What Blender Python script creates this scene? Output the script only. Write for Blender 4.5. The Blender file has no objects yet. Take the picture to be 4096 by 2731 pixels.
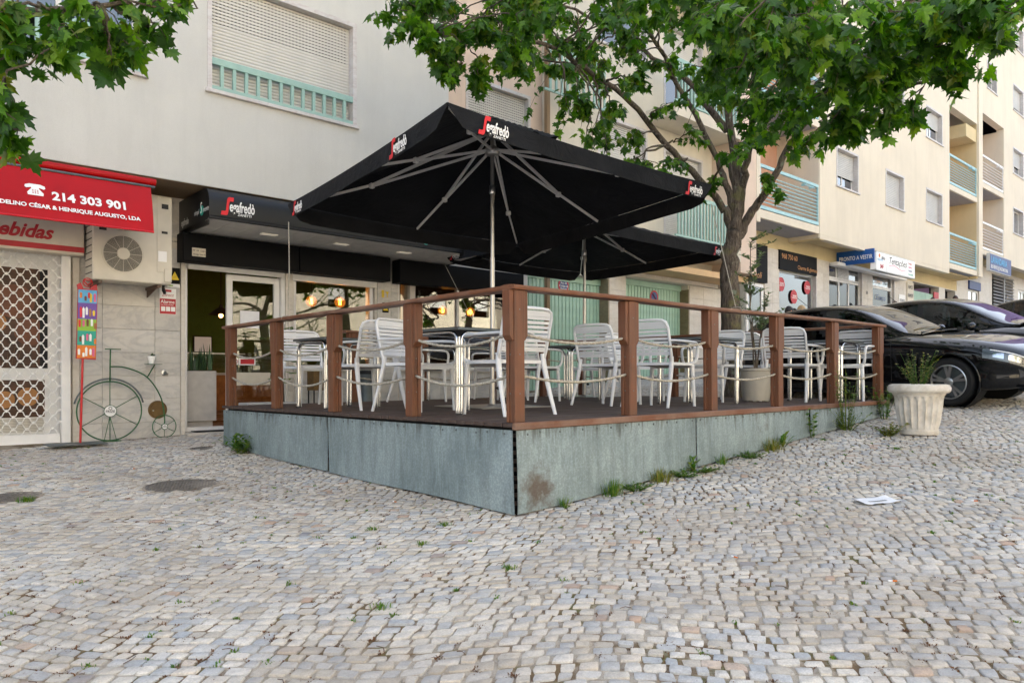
import bpy, bmesh, math, random
import numpy as np
from mathutils import Vector, Matrix
R = math.radians
random.seed(7); rng = np.random.default_rng(7)
SC = bpy.context.scene
COL = SC.collection
# ------------------------------------------------------------------ camera
CAMP = Vector((-3.446, -3.748, .315)); YAW = .7392
cam = bpy.data.cameras.new('camera'); camo = bpy.data.objects.new('camera', cam); COL.objects.link(camo)
camo.location = CAMP; camo.rotation_euler = (R(90), 0, -YAW)
cam.sensor_width = 36; cam.lens = 26.27; cam.shift_y = .0347; cam.clip_start = .05; cam.clip_end = 3000
SC.camera = camo
# ------------------------------------------------------------------ sky, sun, exposure
SUN_EL, SUN_AZ = 36, 18          # the sun stands behind the apartment blocks: the square lies in their shade
w = bpy.data.worlds.new('World'); SC.world = w; w.use_nodes = True
nt = w.node_tree; bg = nt.nodes['Background']
sky = nt.nodes.new('ShaderNodeTexSky'); sky.sky_type = 'NISHITA'; sky.sun_disc = False
sky.sun_elevation = R(SUN_EL); sky.sun_rotation = R(SUN_AZ); sky.air_density = 1.0; sky.dust_density = 4.0; sky.ozone_density = .6
hs = nt.nodes.new('ShaderNodeHueSaturation'); hs.inputs['Saturation'].default_value = .62
nt.links.new(sky.outputs[0], hs.inputs['Color']); nt.links.new(hs.outputs[0], bg.inputs[0])
bg.inputs[1].default_value = .15
sl = bpy.data.lights.new('sun', 'SUN'); so = bpy.data.objects.new('sun', sl); COL.objects.link(so)
sl.energy = 2.4; sl.angle = R(.5); sl.color = (1, .95, .88)
sd = Vector((math.sin(R(SUN_AZ)) * math.cos(R(SUN_EL)), math.cos(R(SUN_AZ)) * math.cos(R(SUN_EL)), math.sin(R(SUN_EL))))
so.rotation_euler = sd.to_track_quat('Z', 'Y').to_euler(); so.location = (0, 20, 30)
vs = SC.view_settings; vs.view_transform = 'Standard'; vs.look = 'None'; vs.gamma = 1; vs.exposure = 2.16
SC.render.engine = 'CYCLES'
SC.cycles.max_bounces = 8; SC.cycles.transparent_max_bounces = 16; SC.cycles.glossy_bounces = 4; SC.cycles.diffuse_bounces = 4
SC.cycles.caustics_reflective = False; SC.cycles.caustics_refractive = False
try:
    SC.cycles.use_denoising = True
except Exception: pass
# ------------------------------------------------------------------ helpers
OFF = {}
def link(o, parent=None):
    COL.objects.link(o)
    if parent is not None: o.parent = parent
    return o
def tag(o, label=None, cat=None, group=None, kind=None):
    if label: o['label'] = label
    if cat: o['category'] = cat
    if group: o['group'] = group
    if kind: o['kind'] = kind
    return o
def thing(name, label, cat, loc=(0, 0, 0), rz=0, group=None):
    o = bpy.data.objects.new(name, None); o.empty_display_size = .1; COL.objects.link(o)
    o.location = loc; o.rotation_euler = (0, 0, rz); OFF[o] = Vector(loc)
    return tag(o, label, cat, group)
def g(x, y):                      # the square: a cobbled slope rising to the right
    t = .4; sp = math.log1p(math.exp(-abs(x) / t)) * t + max(x, 0) - t * math.log(2)
    return -.631 + .076 * (.35 * x + .65 * sp) + .0165 * y + .0018 * min(max(y, 0), 8) ** 2 + .005 * math.sin(x * 2.1 + 1) * math.sin(y * 1.7)
class MB:
    """collects vertices and faces, builds ONE mesh object"""
    def __init__(s): s.v = []; s.f = []; s.m = []; s.mi = 0
    def add(s, vs_, fs_):
        o = len(s.v); s.v.extend([tuple(p) for p in vs_])
        for f in fs_: s.f.append(tuple(i + o for i in f)); s.m.append(s.mi)
        return s
    def box(s, x0, x1, y0, y1, z0, z1):
        return s.add([(x0, y0, z0), (x1, y0, z0), (x1, y1, z0), (x0, y1, z0), (x0, y0, z1), (x1, y0, z1), (x1, y1, z1), (x0, y1, z1)],
                     [(3, 2, 1, 0), (4, 5, 6, 7), (0, 1, 5, 4), (1, 2, 6, 5), (2, 3, 7, 6), (3, 0, 4, 7)])
    def bar(s, a, b, wx, wz, up=(0, 0, 1), w2=None, z2=None):
        a = Vector(a); b = Vector(b); d = (b - a).normalized(); up = Vector(up)
        if abs(d.dot(up)) > .99: up = Vector((0, 1, 0))
        r = d.cross(up).normalized(); u = r.cross(d)
        V = []
        for p, ww, hh in ((a, wx, wz), (b, w2 or wx, z2 or wz)):
            V += [p + r * (sx * ww / 2) + u * (sz * hh / 2) for sx, sz in ((-1, -1), (1, -1), (1, 1), (-1, 1))]
        return s.add(V, [(0, 1, 2, 3), (7, 6, 5, 4), (0, 4, 5, 1), (1, 5, 6, 2), (2, 6, 7, 3), (3, 7, 4, 0)])
    def tube(s, path, r, n=8, cap=True, ell=1, twist=0, lobes=0, close=False):
        P = [Vector(p) for p in path]; N = len(P)
        rr = r if hasattr(r, '__len__') else [r] * N
        V = []; F = []; up = None
        for i, p in enumerate(P):
            d = (P[(i + 1) % N] - P[i - 1]) if close else (P[min(i + 1, N - 1)] - P[max(i - 1, 0)])
            d = d.normalized() if d.length > 1e-9 else Vector((0, 0, 1))
            if up is None: up = Vector((0, 0, 1)) if abs(d.z) < .9 else Vector((1, 0, 0))
            x = d.cross(up)
            if x.length < 1e-5: x = d.cross(Vector((.3, .8, .5)))
            x.normalize(); y = x.cross(d).normalized(); up = y
            for k in range(n):
                a = 2 * math.pi * k / n
                q = rr[i] * (1 + (.2 * math.cos(lobes * a) if lobes else 0)); a2 = a + twist * i
                V.append(p + x * (math.cos(a2) * q) + y * (math.sin(a2) * q * ell))
        m = N if close else N - 1
        for i in range(m):
            j = (i + 1) % N
            for k in range(n):
                l = (k + 1) % n; F.append((i * n + k, i * n + l, j * n + l, j * n + k))
        if cap and not close:
            F.append(tuple(range(n - 1, -1, -1))); F.append(tuple((N - 1) * n + k for k in range(n)))
        return s.add(V, F)
    def cyl(s, c, r, h, n=24, r2=None, axis='Z'):
        c = Vector(c); d = {'X': Vector((1, 0, 0)), 'Y': Vector((0, 1, 0)), 'Z': Vector((0, 0, 1))}[axis]
        return s.tube([c, c + d * h], [r, r if r2 is None else r2], n)
    def lathe(s, c, prof, n=32, cap=True, axis='Z'):
        V = []; F = []
        for r_, z in prof:
            for k in range(n):
                a = 2 * math.pi * k / n; u, v = r_ * math.cos(a), r_ * math.sin(a)
                if axis == 'Z': V.append((c[0] + u, c[1] + v, c[2] + z))
                elif axis == 'Y': V.append((c[0] + u, c[1] - z, c[2] + v))
                else: V.append((c[0] + z, c[1] + u, c[2] + v))
        for i in range(len(prof) - 1):
            for k in range(n):
                l = (k + 1) % n; F.append((i * n + k, i * n + l, (i + 1) * n + l, (i + 1) * n + k))
        if cap:
            F.append(tuple(range(n - 1, -1, -1))); F.append(tuple((len(prof) - 1) * n + k for k in range(n)))
        return s.add(V, F)
    def prism(s, poly, fn0, fn1):           # poly of 2-D points, fn maps (u,v) to front / back 3-D points
        n = len(poly); V = [fn0(*p) for p in poly] + [fn1(*p) for p in poly]
        return s.add(V, [tuple(range(n)), tuple(range(2 * n - 1, n - 1, -1))] + [(i, i + n, (i + 1) % n + n, (i + 1) % n) for i in range(n)])
    def grid(s, fn, nu, nv):
        V = [fn(i / nu, j / nv) for j in range(nv + 1) for i in range(nu + 1)]
        return s.add(V, [(j * (nu + 1) + i, j * (nu + 1) + i + 1, (j + 1) * (nu + 1) + i + 1, (j + 1) * (nu + 1) + i) for j in range(nv) for i in range(nu)])
    def build(s, name, m, parent=None, world=True, bevel=0, smooth=False, seg=1, recalc=True, loc=None, rot=None):
        me = bpy.data.meshes.new(name)
        off = OFF.get(parent, Vector()) if (parent is not None and world) else Vector()
        V = [(p[0] - off.x, p[1] - off.y, p[2] - off.z) for p in s.v] if off.length else s.v
        me.from_pydata(V, [], s.f)
        for mm in (m if isinstance(m, (list, tuple)) else [m]): me.materials.append(mm)
        if any(s.m): me.polygons.foreach_set('material_index', s.m)
        if bevel or recalc:
            b = bmesh.new(); b.from_mesh(me)
            if recalc: bmesh.ops.recalc_face_normals(b, faces=b.faces)
            if bevel:
                ed = [e for e in b.edges if len(e.link_faces) == 2 and e.calc_face_angle(0) > .5]
                bmesh.ops.bevel(b, geom=ed, offset=bevel, segments=seg, affect='EDGES', clamp_overlap=True)
            b.to_mesh(me); b.free()
        if smooth:
            me.shade_smooth()
            if smooth is not True: me.set_sharp_from_angle(angle=R(smooth))
        me.update()
        o = bpy.data.objects.new(name, me); link(o, parent)
        if loc is not None: o.location = loc
        if rot is not None: o.rotation_euler = rot
        if world: OFF[o] = off
        return o
def dup(o, parent=None, **kw):
    c = o.copy(); COL.objects.link(c); c.parent = parent
    for k, v in kw.items(): setattr(c, k, v)
    return c
def dup_tree(root, loc, rz, label, group=None, z=None):
    r = root.copy(); COL.objects.link(r); r.location = loc; r.rotation_euler = (0, 0, rz); r['label'] = label
    if group: r['group'] = group
    for ch in list(root.children):
        c = ch.copy(); COL.objects.link(c); c.parent = r
        for gc in ch.children:
            d = gc.copy(); COL.objects.link(d); d.parent = c
    return r
def catmull(P, n):                # dense Catmull-Rom through the rows of P
    P = np.asarray(P, float); N = len(P); out = []
    for i in range(N - 1):
        p0, p1, p2, p3 = P[max(i - 1, 0)], P[i], P[i + 1], P[min(i + 2, N - 1)]
        for k in range(n):
            t = k / n
            out.append(.5 * ((2 * p1) + (-p0 + p2) * t + (2 * p0 - 5 * p1 + 4 * p2 - p3) * t * t + (-p0 + 3 * p1 - 3 * p2 + p3) * t ** 3))
    out.append(P[-1]); return np.array(out)
# ------------------------------------------------------------------ materials
def lin(h):
    c = [int(h[i:i + 2], 16) / 255 for i in (0, 2, 4)]
    return tuple((x / 12.92 if x <= .04045 else ((x + .055) / 1.055) ** 2.4) for x in c) + (1,)
class NT:
    def __init__(s, name):
        s.m = bpy.data.materials.new(name); s.m.use_nodes = True; s.t = s.m.node_tree; s.p = s.t.nodes['Principled BSDF']; s.out = s.t.nodes['Material Output']
        s._co = None
    def n(s, typ, **kw):
        x = s.t.nodes.new(typ)
        for k, v in kw.items():
            if k.startswith('_'): setattr(x, k[1:], v)
            else: x.inputs[k.replace('__', ' ')].default_value = v
        return x
    def l(s, a, b): s.t.links.new(a, b); return s
    def co(s, kind='Object'):
        if s._co is None: s._co = s.t.nodes.new('ShaderNodeTexCoord')
        return s._co.outputs[kind]
    def mp(s, scale=(1, 1, 1), kind='Object', rot=(0, 0, 0)):
        x = s.t.nodes.new('ShaderNodeMapping'); x.inputs['Scale'].default_value = scale; x.inputs['Rotation'].default_value = rot
        s.l(s.co(kind), x.inputs['Vector']); return x.outputs[0]
    def noise(s, scale, detail=4, rough=.55, vec=None, dist=0):
        x = s.n('ShaderNodeTexNoise', Scale=scale, Detail=detail, Roughness=rough, Distortion=dist); s.l(vec or s.co(), x.inputs['Vector']); return x.outputs['Fac']
    def ramp(s, fac, stops, interp='LINEAR'):
        x = s.t.nodes.new('ShaderNodeValToRGB'); e = x.color_ramp.elements; x.color_ramp.interpolation = interp
        while len(e) < len(stops): e.new(.5)
        for el, (p, c) in zip(e, stops):
            el.position = p; el.color = c if len(c) == 4 else tuple(c) + (1,)
        s.l(fac, x.inputs[0]); return x.outputs[0]
    def mix(s, fac, a, b, mode='MIX'):
        x = s.t.nodes.new('ShaderNodeMix'); x.data_type = 'RGBA'; x.blend_type = mode
        for i, v in ((0, fac), (6, a), (7, b)):
            if hasattr(v, 'is_linked'): s.l(v, x.inputs[i])
            else: x.inputs[i].default_value = v if i == 0 else (tuple(v) if len(v) == 4 else tuple(v) + (1,))
        return x.outputs[2]
    def bump(s, h, strength=.3, dist=.01):
        x = s.n('ShaderNodeBump', Strength=strength, Distance=dist); s.l(h, x.inputs['Height']); s.l(x.outputs[0], s.p.inputs['Normal']); return s
    def col(s, c):
        if hasattr(c, 'is_linked'): s.l(c, s.p.inputs['Base Color'])
        else: s.p.inputs['Base Color'].default_value = c if len(c) == 4 else tuple(c) + (1,)
        return s
    def rough(s, r, metal=0, coat=0, spec=None):
        if hasattr(r, 'is_linked'): s.l(r, s.p.inputs['Roughness'])
        else: s.p.inputs['Roughness'].default_value = r
        s.p.inputs['Metallic'].default_value = metal; s.p.inputs['Coat Weight'].default_value = coat
        if spec is not None: s.p.inputs['Specular IOR Level'].default_value = spec
        return s
G1 = lambda v: (v, v, v, 1)
M = {}
def simple(name, c, rough=.5, metal=0, var=.12, vs_=8., bump=0., bs=60., coat=0, spec=None):
    t = NT(name); c = lin(c) if isinstance(c, str) else (tuple(c) + (1,))[:4]
    n = t.noise(vs_, 5)
    t.col(t.ramp(n, [(.3, tuple(x * (1 - var) for x in c[:3])), (.7, tuple(min(1, x * (1 + var * .6)) for x in c[:3]))]))
    t.rough(rough, metal, coat, spec)
    if bump: t.bump(t.noise(bs, 3), bump, .004)
    M[name] = t.m; return t.m
def emit(name, c, s):
    t = NT(name); c = lin(c) if isinstance(c, str) else c
    t.p.inputs['Base Color'].default_value = c; t.p.inputs['Emission Color'].default_value = c; t.p.inputs['Emission Strength'].default_value = s
    M[name] = t.m
def stucco(name, c, dirt=.16):
    t = NT(name); c = lin(c)
    a = t.noise(.55, 5, .6); b = t.noise(1.3, 5, .65, t.mp((3, 3, .3)), .6); f = t.noise(130, 4, .7)
    k = t.ramp(a, [(.3, tuple(x * (1 - dirt) for x in c[:3])), (.62, c[:3])])
    k = t.mix(t.ramp(b, [(.45, G1(0)), (.72, G1(.24))]), k, tuple(x * .72 for x in c[:3]))
    k = t.mix(t.ramp(f, [(.35, G1(.16)), (.6, G1(0))]), k, tuple(x * .6 for x in c[:3]))
    t.col(k).rough(.93, spec=.2); t.bump(t.noise(95, 5, .75), .55, .006); M[name] = t.m
stucco('stucco_grey', 'd0cfc9', .12); stucco('stucco_cream', 'e2d8c5', .1); stucco('stucco_pink', 'dfcab8'); stucco('stucco_ochre', 'd8c69c'); stucco('stucco_rose', 'd9a98f'); stucco('stucco_orange', 'dcbb92'); stucco('stucco_brown', '9a8368', .25); stucco('stucco_violet', '9d86b4'); stucco('stucco_gold', 'e4d8bf'); stucco('stucco_beige', 'ddd5c4')
def marble(name, c1, c2, scale=1.3, rough=.35):
    t = NT(name); oi = t.n('ShaderNodeObjectInfo'); ad = t.n('ShaderNodeVectorMath', _operation='MULTIPLY_ADD')
    cb = t.n('ShaderNodeCombineXYZ'); t.l(oi.outputs['Random'], cb.inputs[0]); t.l(oi.outputs['Random'], cb.inputs[2])
    sc = t.n('ShaderNodeVectorMath', _operation='SCALE'); t.l(cb.outputs[0], sc.inputs[0]); sc.inputs['Scale'].default_value = 37
    a2 = t.n('ShaderNodeVectorMath', _operation='ADD'); t.l(t.mp((1, 1, 2.6), rot=(0, R(24), 0)), a2.inputs[0]); t.l(sc.outputs[0], a2.inputs[1])
    v = t.noise(scale, 8, .62, a2.outputs[0], 1.4)
    veins = t.ramp(v, [(.44, G1(0)), (.50, G1(1)), (.53, G1(.15)), (.60, G1(0))])
    base = t.ramp(t.noise(2.5, 5, .6, a2.outputs[0]), [(.3, tuple(x * .86 for x in lin(c1)[:3])), (.7, lin(c1))])
    k = t.mix(t.mix(.42, G1(0), veins), base, lin(c2))
    gr = t.noise(14, 4); k = t.mix(t.ramp(gr, [(.5, G1(0)), (.8, G1(.22))]), k, lin('8d7f6c'))
    br = t.n('ShaderNodeBrightContrast'); t.l(k, br.inputs[0]); mr = t.n('ShaderNodeMapRange', From__Max=1., To__Min=-.05, To__Max=.03); t.l(oi.outputs['Random'], mr.inputs[0]); t.l(mr.outputs[0], br.inputs['Bright'])
    t.col(br.outputs[0]).rough(rough); M[name] = t.m
marble('marble', 'cfcbc4', '9a9a9c', 1.0); marble('marble_trim', 'cfcbc8', 'ae9a97', 3); marble('marble_beige', 'd4cdc2', 'c0b6a6', 1.6, .5); marble('marble_brown', '8e8168', '655b48', 3, .45)
simple('mint', '97b9a6', .45, var=.1, bump=.05); simple('mint_light', '97b8ad', .45, var=.08); simple('aqua', '9cc6cc', .45, var=.08); simple('white_metal', 'e3e2df', .4, var=.06); simple('white_pvc', 'd6d3cd', .35, var=.05); simple('shutter', 'cfcdc6', .5, var=.07, vs_=3); simple('shutter_grey', 'c3c3c0', .5, var=.08, vs_=3)
simple('dark_slot', '1c1c1d', .8); simple('black_board', '0b0b0d', .6, var=.2, vs_=4, spec=.15); simple('black_matte', '121214', .7, var=.2); simple('awning_black', '0a0b0d', .42, var=.25, vs_=3, bump=.1, bs=25); simple('awning_red', 'ae060c', .42, var=.15, vs_=2, spec=.25); simple('red_paint', 'c4161d', .35); simple('red_sign', 'b5202b', .45); simple('cream_sign', 'cfc6b4', .5, var=.06); simple('yellow', 'e6c417', .5); simple('orange', 'df7c23', .5); simple('blue_sign', '14539c', .4, var=.05); simple('navy', '2b3f78', .45); simple('teal', '23a08c', .5); simple('white_print', 'f0efec', .5, var=.02); simple('grey_print', 'b9b9b7', .5, var=.05); simple('red_print', 'd7222c', .5, var=.03); simple('black_print', '202020', .6); simple('violet_print', '6b4aa0', .5); simple('pink_print', 'd65d8c', .5); simple('sky_print', '58a9d6', .5); simple('lime_print', '8dbb3c', .5); simple('brown_print', '6a3a20', .5); simple('tan_print', 'a8743f', .5); simple('bread_print', '4a2b14', .5, var=.7, vs_=9); simple('wicker_print', '8a6238', .5, var=.5, vs_=30); simple('gold_print', 'c98f55', .5)
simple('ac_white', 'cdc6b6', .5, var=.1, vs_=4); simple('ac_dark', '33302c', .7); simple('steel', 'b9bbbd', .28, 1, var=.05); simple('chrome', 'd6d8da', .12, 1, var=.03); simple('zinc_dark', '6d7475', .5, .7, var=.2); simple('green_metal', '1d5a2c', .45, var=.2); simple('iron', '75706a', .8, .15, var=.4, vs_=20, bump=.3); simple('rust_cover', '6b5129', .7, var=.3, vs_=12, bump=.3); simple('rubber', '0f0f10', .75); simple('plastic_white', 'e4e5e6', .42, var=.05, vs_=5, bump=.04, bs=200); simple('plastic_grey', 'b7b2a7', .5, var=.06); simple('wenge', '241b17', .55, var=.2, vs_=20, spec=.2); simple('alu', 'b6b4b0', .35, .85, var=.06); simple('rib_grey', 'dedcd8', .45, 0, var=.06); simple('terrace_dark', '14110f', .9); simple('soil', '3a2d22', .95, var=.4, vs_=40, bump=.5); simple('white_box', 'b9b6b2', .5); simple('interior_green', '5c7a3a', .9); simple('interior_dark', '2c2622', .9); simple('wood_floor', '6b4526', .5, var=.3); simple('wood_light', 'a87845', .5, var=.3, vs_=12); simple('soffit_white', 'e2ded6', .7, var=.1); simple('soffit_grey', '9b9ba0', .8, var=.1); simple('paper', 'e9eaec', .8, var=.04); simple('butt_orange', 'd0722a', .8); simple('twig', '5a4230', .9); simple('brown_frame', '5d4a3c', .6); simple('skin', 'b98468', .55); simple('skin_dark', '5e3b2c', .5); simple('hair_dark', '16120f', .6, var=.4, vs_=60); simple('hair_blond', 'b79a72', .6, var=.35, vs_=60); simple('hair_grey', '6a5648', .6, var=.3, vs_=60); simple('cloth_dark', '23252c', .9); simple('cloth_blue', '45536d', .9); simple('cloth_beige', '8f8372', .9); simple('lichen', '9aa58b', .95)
emit('bulb_hot', (1, .62, .20, 1), 10); emit('lamp_small', (1, .42, .12, 1), 3); emit('tube_white', (.95, 1, 1, 1), 3.0); emit('globe_glow', (1, .26, .02, 1), .22); emit('panel_lamp', (1, .9, .72, 1), .05); emit('sign_lit', (.86, .86, .84, 1), .03); emit('shop_light', (1, .97, .9, 1), 2.0)
def glass(name, tint=(1, 1, 1, 1), refl=1.0, rough=0.0, ior=1.5):
    t = NT(name); t.t.nodes.remove(t.p)
    tr = t.n('ShaderNodeBsdfTransparent', Color=tint); gl = t.n('ShaderNodeBsdfGlossy', Roughness=rough)
    fr = t.n('ShaderNodeFresnel', IOR=ior); mu = t.n('ShaderNodeMath', _operation='MULTIPLY'); mu.inputs[1].default_value = refl; mu.use_clamp = True
    t.l(fr.outputs[0], mu.inputs[0]); mx = t.t.nodes.new('ShaderNodeMixShader'); t.l(mu.outputs[0], mx.inputs[0]); t.l(tr.outputs[0], mx.inputs[1]); t.l(gl.outputs[0], mx.inputs[2]); t.l(mx.outputs[0], t.out.inputs[0]); M[name] = t.m
glass('pane', (.85, .88, .86, 1), 2.0); glass('pane_far', (.5, .55, .56, 1), 4.0); glass('amber_glass', (1, .62, .22, 1), 1.2); glass('car_glass', (.12, .15, .16, 1), 1.2); glass('clear_plastic', (.85, .87, .9, 1), 2.5)
def globe():
    t = NT('amber_globe'); t.t.nodes.remove(t.p); tr = t.n('ShaderNodeBsdfTransparent', Color=(1, .55, .18, 1)); em = t.n('ShaderNodeEmission', Color=(1, .30, .03, 1), Strength=.30); mx = t.t.nodes.new('ShaderNodeMixShader'); mx.inputs[0].default_value = .45; t.l(tr.outputs[0], mx.inputs[1]); t.l(em.outputs[0], mx.inputs[2]); t.l(mx.outputs[0], t.out.inputs[0]); M['amber_globe'] = t.m
globe()
def wood(name, c1, c2, axis, rough=.5, grey=None):
    t = NT(name); s = [26, 26, 26]; s[axis] = 1.1
    oi = t.n('ShaderNodeObjectInfo'); ad = t.n('ShaderNodeVectorMath', _operation='ADD'); sc = t.n('ShaderNodeVectorMath', _operation='SCALE'); sc.inputs['Scale'].default_value = 11; cb = t.n('ShaderNodeCombineXYZ')
    for i in range(3): t.l(oi.outputs['Random'], cb.inputs[i])
    t.l(cb.outputs[0], sc.inputs[0]); t.l(t.mp(tuple(s)), ad.inputs[0]); t.l(sc.outputs[0], ad.inputs[1])
    n = t.noise(1.0, 6, .6, ad.outputs[0], .6)
    k = t.ramp(n, [(.25, lin(c2)), (.5, lin(c1)), (.78, tuple(x * .75 for x in lin(c1)[:3]))])
    k = t.mix(t.ramp(t.noise(3, 3), [(.35, G1(0)), (.75, G1(.45))]), k, lin(c2))
    if grey: k = t.mix(t.ramp(t.noise(1.6, 6, .65), [(.42, G1(0)), (.65, G1(.75))]), k, lin(grey))
    t.col(k).rough(rough); t.bump(n, .25, .004); M[name] = t.m
wood('wood_post', '76462a', '452715', 2, .55, '654833'); wood('wood_rail_x', '7a4a2e', '4e2d1a', 0, .55, '8b7262'); wood('wood_rail_y', '7a4a2e', '4e2d1a', 1, .55, '8b7262'); wood('deck_plank', '4b3a32', '2f231e', 0, .7, '5a4f48')
def zinc():
    t = NT('zinc_patina'); oi = t.n('ShaderNodeObjectInfo')
    a = t.noise(1.1, 6, .65); st = t.noise(1.4, 7, .75, t.mp((5, 5, .8)), 1.2); fi = t.noise(60, 4, .7, t.mp((1, 1, 1), rot=(.3, .5, .2)))
    k = t.ramp(a, [(.28, lin('79888a')), (.5, lin('97a6a8')), (.72, lin('adbabb'))])
    k = t.mix(t.ramp(st, [(.46, G1(0)), (.72, G1(.55))]), k, lin('5d6665'))
    k = t.mix(t.ramp(fi, [(.45, G1(.35)), (.62, G1(0))]), k, lin('525d5c'))
    rs = t.noise(1.7, 5, .7); k = t.mix(t.ramp(rs, [(.66, G1(0)), (.78, G1(.75))]), k, lin('5b4a38'))
    wv = t.noise(22, 3, .6, t.mp((1, 1, .15)), 1.5)
    k = t.mix(t.ramp(wv, [(.5, G1(0)), (.75, G1(.25))]), k, lin('b4c8cd'))
    # rust blotch by the corner and dark runs below the plank ends
    vd = t.n('ShaderNodeVectorMath', _operation='DISTANCE'); t.l(t.co(), vd.inputs[0]); vd.inputs[1].default_value = (.20, -.02, -.46)
    ds = t.n('ShaderNodeMath', _operation='MULTIPLY_ADD'); t.l(t.noise(9, 5, .7), ds.inputs[0]); ds.inputs[1].default_value = .55; t.l(vd.outputs['Value'], ds.inputs[2])
    k = t.mix(t.ramp(ds.outputs[0], [(.30, G1(.8)), (.46, G1(0))]), k, lin('5a4432'))
    sx = t.n('ShaderNodeSeparateXYZ'); t.l(t.co(), sx.inputs[0]); zr_ = t.n('ShaderNodeMath', _operation='MULTIPLY_ADD'); t.l(t.noise(3.2, 6, .75, t.mp((6, 6, .35))), zr_.inputs[0]); zr_.inputs[1].default_value = 1.0; t.l(sx.outputs[2], zr_.inputs[2])
    k = t.mix(t.ramp(zr_.outputs[0], [(.42, G1(0)), (.56, G1(.75))]), k, lin('4b4a44'))
    t.col(k).rough(.62, .25); t.bump(fi, .18, .003); M['zinc_patina'] = t.m
zinc()
def cobblemat():
    t = NT('cobble'); at = t.n('ShaderNodeAttribute', _attribute_name='rnd')
    sp = t.n('ShaderNodeSeparateColor'); t.l(at.outputs['Color'], sp.inputs[0])
    base = t.ramp(sp.outputs[0], [(0, lin('bdb5a8')), (.2, lin('d8d1c4')), (.42, lin('e3ddd2')), (.55, lin('c6c6c4')), (.72, lin('b0b5b9')), (.85, lin('e6e1d8')), (.975, lin('d2c8ba')), (.99, lin('c9a890')), (1, lin('93969b'))], 'LINEAR')
    n = t.noise(38, 6, .7); k = t.mix(t.ramp(n, [(.32, G1(.35)), (.55, G1(0))]), base, lin('77706a'))
    n2 = t.noise(160, 3, .7); k = t.mix(t.ramp(n2, [(.4, G1(.25)), (.6, G1(0))]), k, lin('6f6a66'))
    n3 = t.noise(.8, 5, .65); k = t.mix(t.ramp(n3, [(.38, G1(.42)), (.60, G1(0))]), k, lin('9a8d7d'))
    t.col(k).rough(.82, spec=.3); t.bump(t.noise(70, 6, .75), .5, .006); M['cobble'] = t.m
    t = NT('joint_sand'); n = t.noise(240, 4, .8); mo = t.noise(3.0, 6, .7); m2 = t.noise(1.0, 3, .6)
    k = t.ramp(n, [(.3, lin('93887a')), (.7, lin('c6bdae'))])
    k = t.mix(t.ramp(mo, [(.46, G1(0)), (.58, G1(.85))]), k, t.ramp(t.noise(9, 3), [(.35, lin('5c5a2c')), (.5, lin('705636')), (.7, lin('4d3b28'))]))
    t.col(k).rough(.95, spec=.1); t.bump(n, .6, .006); M['joint_sand'] = t.m
    t = NT('far_paving'); br = t.n('ShaderNodeTexBrick', Scale=1.0); br.inputs['Brick Width'].default_value = .085; br.inputs['Row Height'].default_value = .07; br.inputs['Mortar Size'].default_value = .008
    br.inputs['Color1'].default_value = lin('c5bdb1'); br.inputs['Color2'].default_value = lin('b0b1b3'); br.inputs['Mortar'].default_value = lin('897c6c')
    t.l(t.mp(rot=(0, 0, R(40))), br.inputs['Vector']); t.col(br.outputs[0]).rough(.9); t.bump(br.outputs['Fac'], -.4, .01); M['far_paving'] = t.m
cobblemat()
def leafmat(name, c1, c2, c3, trans=.5):
    t = NT(name); oi = t.n('ShaderNodeAttribute', _attribute_name='rnd'); ob = t.n('ShaderNodeObjectInfo')
    sm = t.n('ShaderNodeMath', _operation='ADD'); t.l(oi.outputs['Fac'], sm.inputs[0]); t.l(ob.outputs['Random'], sm.inputs[1]); fr = t.n('ShaderNodeMath', _operation='FRACT'); t.l(sm.outputs[0], fr.inputs[0])
    k = t.ramp(fr.outputs[0], [(0, lin(c1)), (.5, lin(c2)), (.9, lin(c3)), (1, lin('6e7a1c'))])
    k = t.mix(t.ramp(t.noise(30, 3), [(.4, G1(.3)), (.6, G1(0))]), k, tuple(x * .5 for x in lin(c1)[:3]))
    t.col(k).rough(.42, spec=.45)
    tl = t.n('ShaderNodeBsdfTranslucent'); k2 = t.mix(1, k, (1.5, 1.7, .5, 1), 'MULTIPLY'); t.l(k2, tl.inputs[0])
    mx = t.t.nodes.new('ShaderNodeMixShader'); mx.inputs[0].default_value = trans; t.l(t.p.outputs[0], mx.inputs[1]); t.l(tl.outputs[0], mx.inputs[2]); t.l(mx.outputs[0], t.out.inputs[0]); M[name] = t.m
leafmat('leaf', '294c0f', '3e6a14', '6d981d', .42); leafmat('weed', '3d6a22', '577d2c', '7f8f3a', .35); leafmat('olive_leaf', '5b7350', '6f8562', '87967a', .25); leafmat('dry_grass', '8a7c3a', '7a7c2e', '6a7c2a', .3); leafmat('succulent', '2a4a30', '35583a', '446a46', .15)
def bark():
    t = NT('bark'); n = t.noise(1.0, 8, .7, t.mp((34, 34, 7)), .8); a = t.noise(5, 5, .6)
    k = t.ramp(n, [(.3, lin('332d28')), (.52, lin('6a6057')), (.75, lin('8f867a'))]); k = t.mix(t.ramp(a, [(.52, G1(0)), (.66, G1(.65))]), k, lin('79764f'))
    k = t.mix(t.ramp(t.noise(7, 3), [(.64, G1(0)), (.70, G1(.7))]), k, lin('8f9a86'))
    t.col(k).rough(.95, spec=.1); t.bump(n, 1.0, .035); M['bark'] = t.m
bark()
def paint(name, c):
    t = NT(name); t.col(lin(c)).rough(.5, 0, .9, 0.05); t.p.inputs['Coat Roughness'].default_value = .02; M[name] = t.m
paint('car_black', '030406'); simple('car_plastic', '111214', .6)
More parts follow.
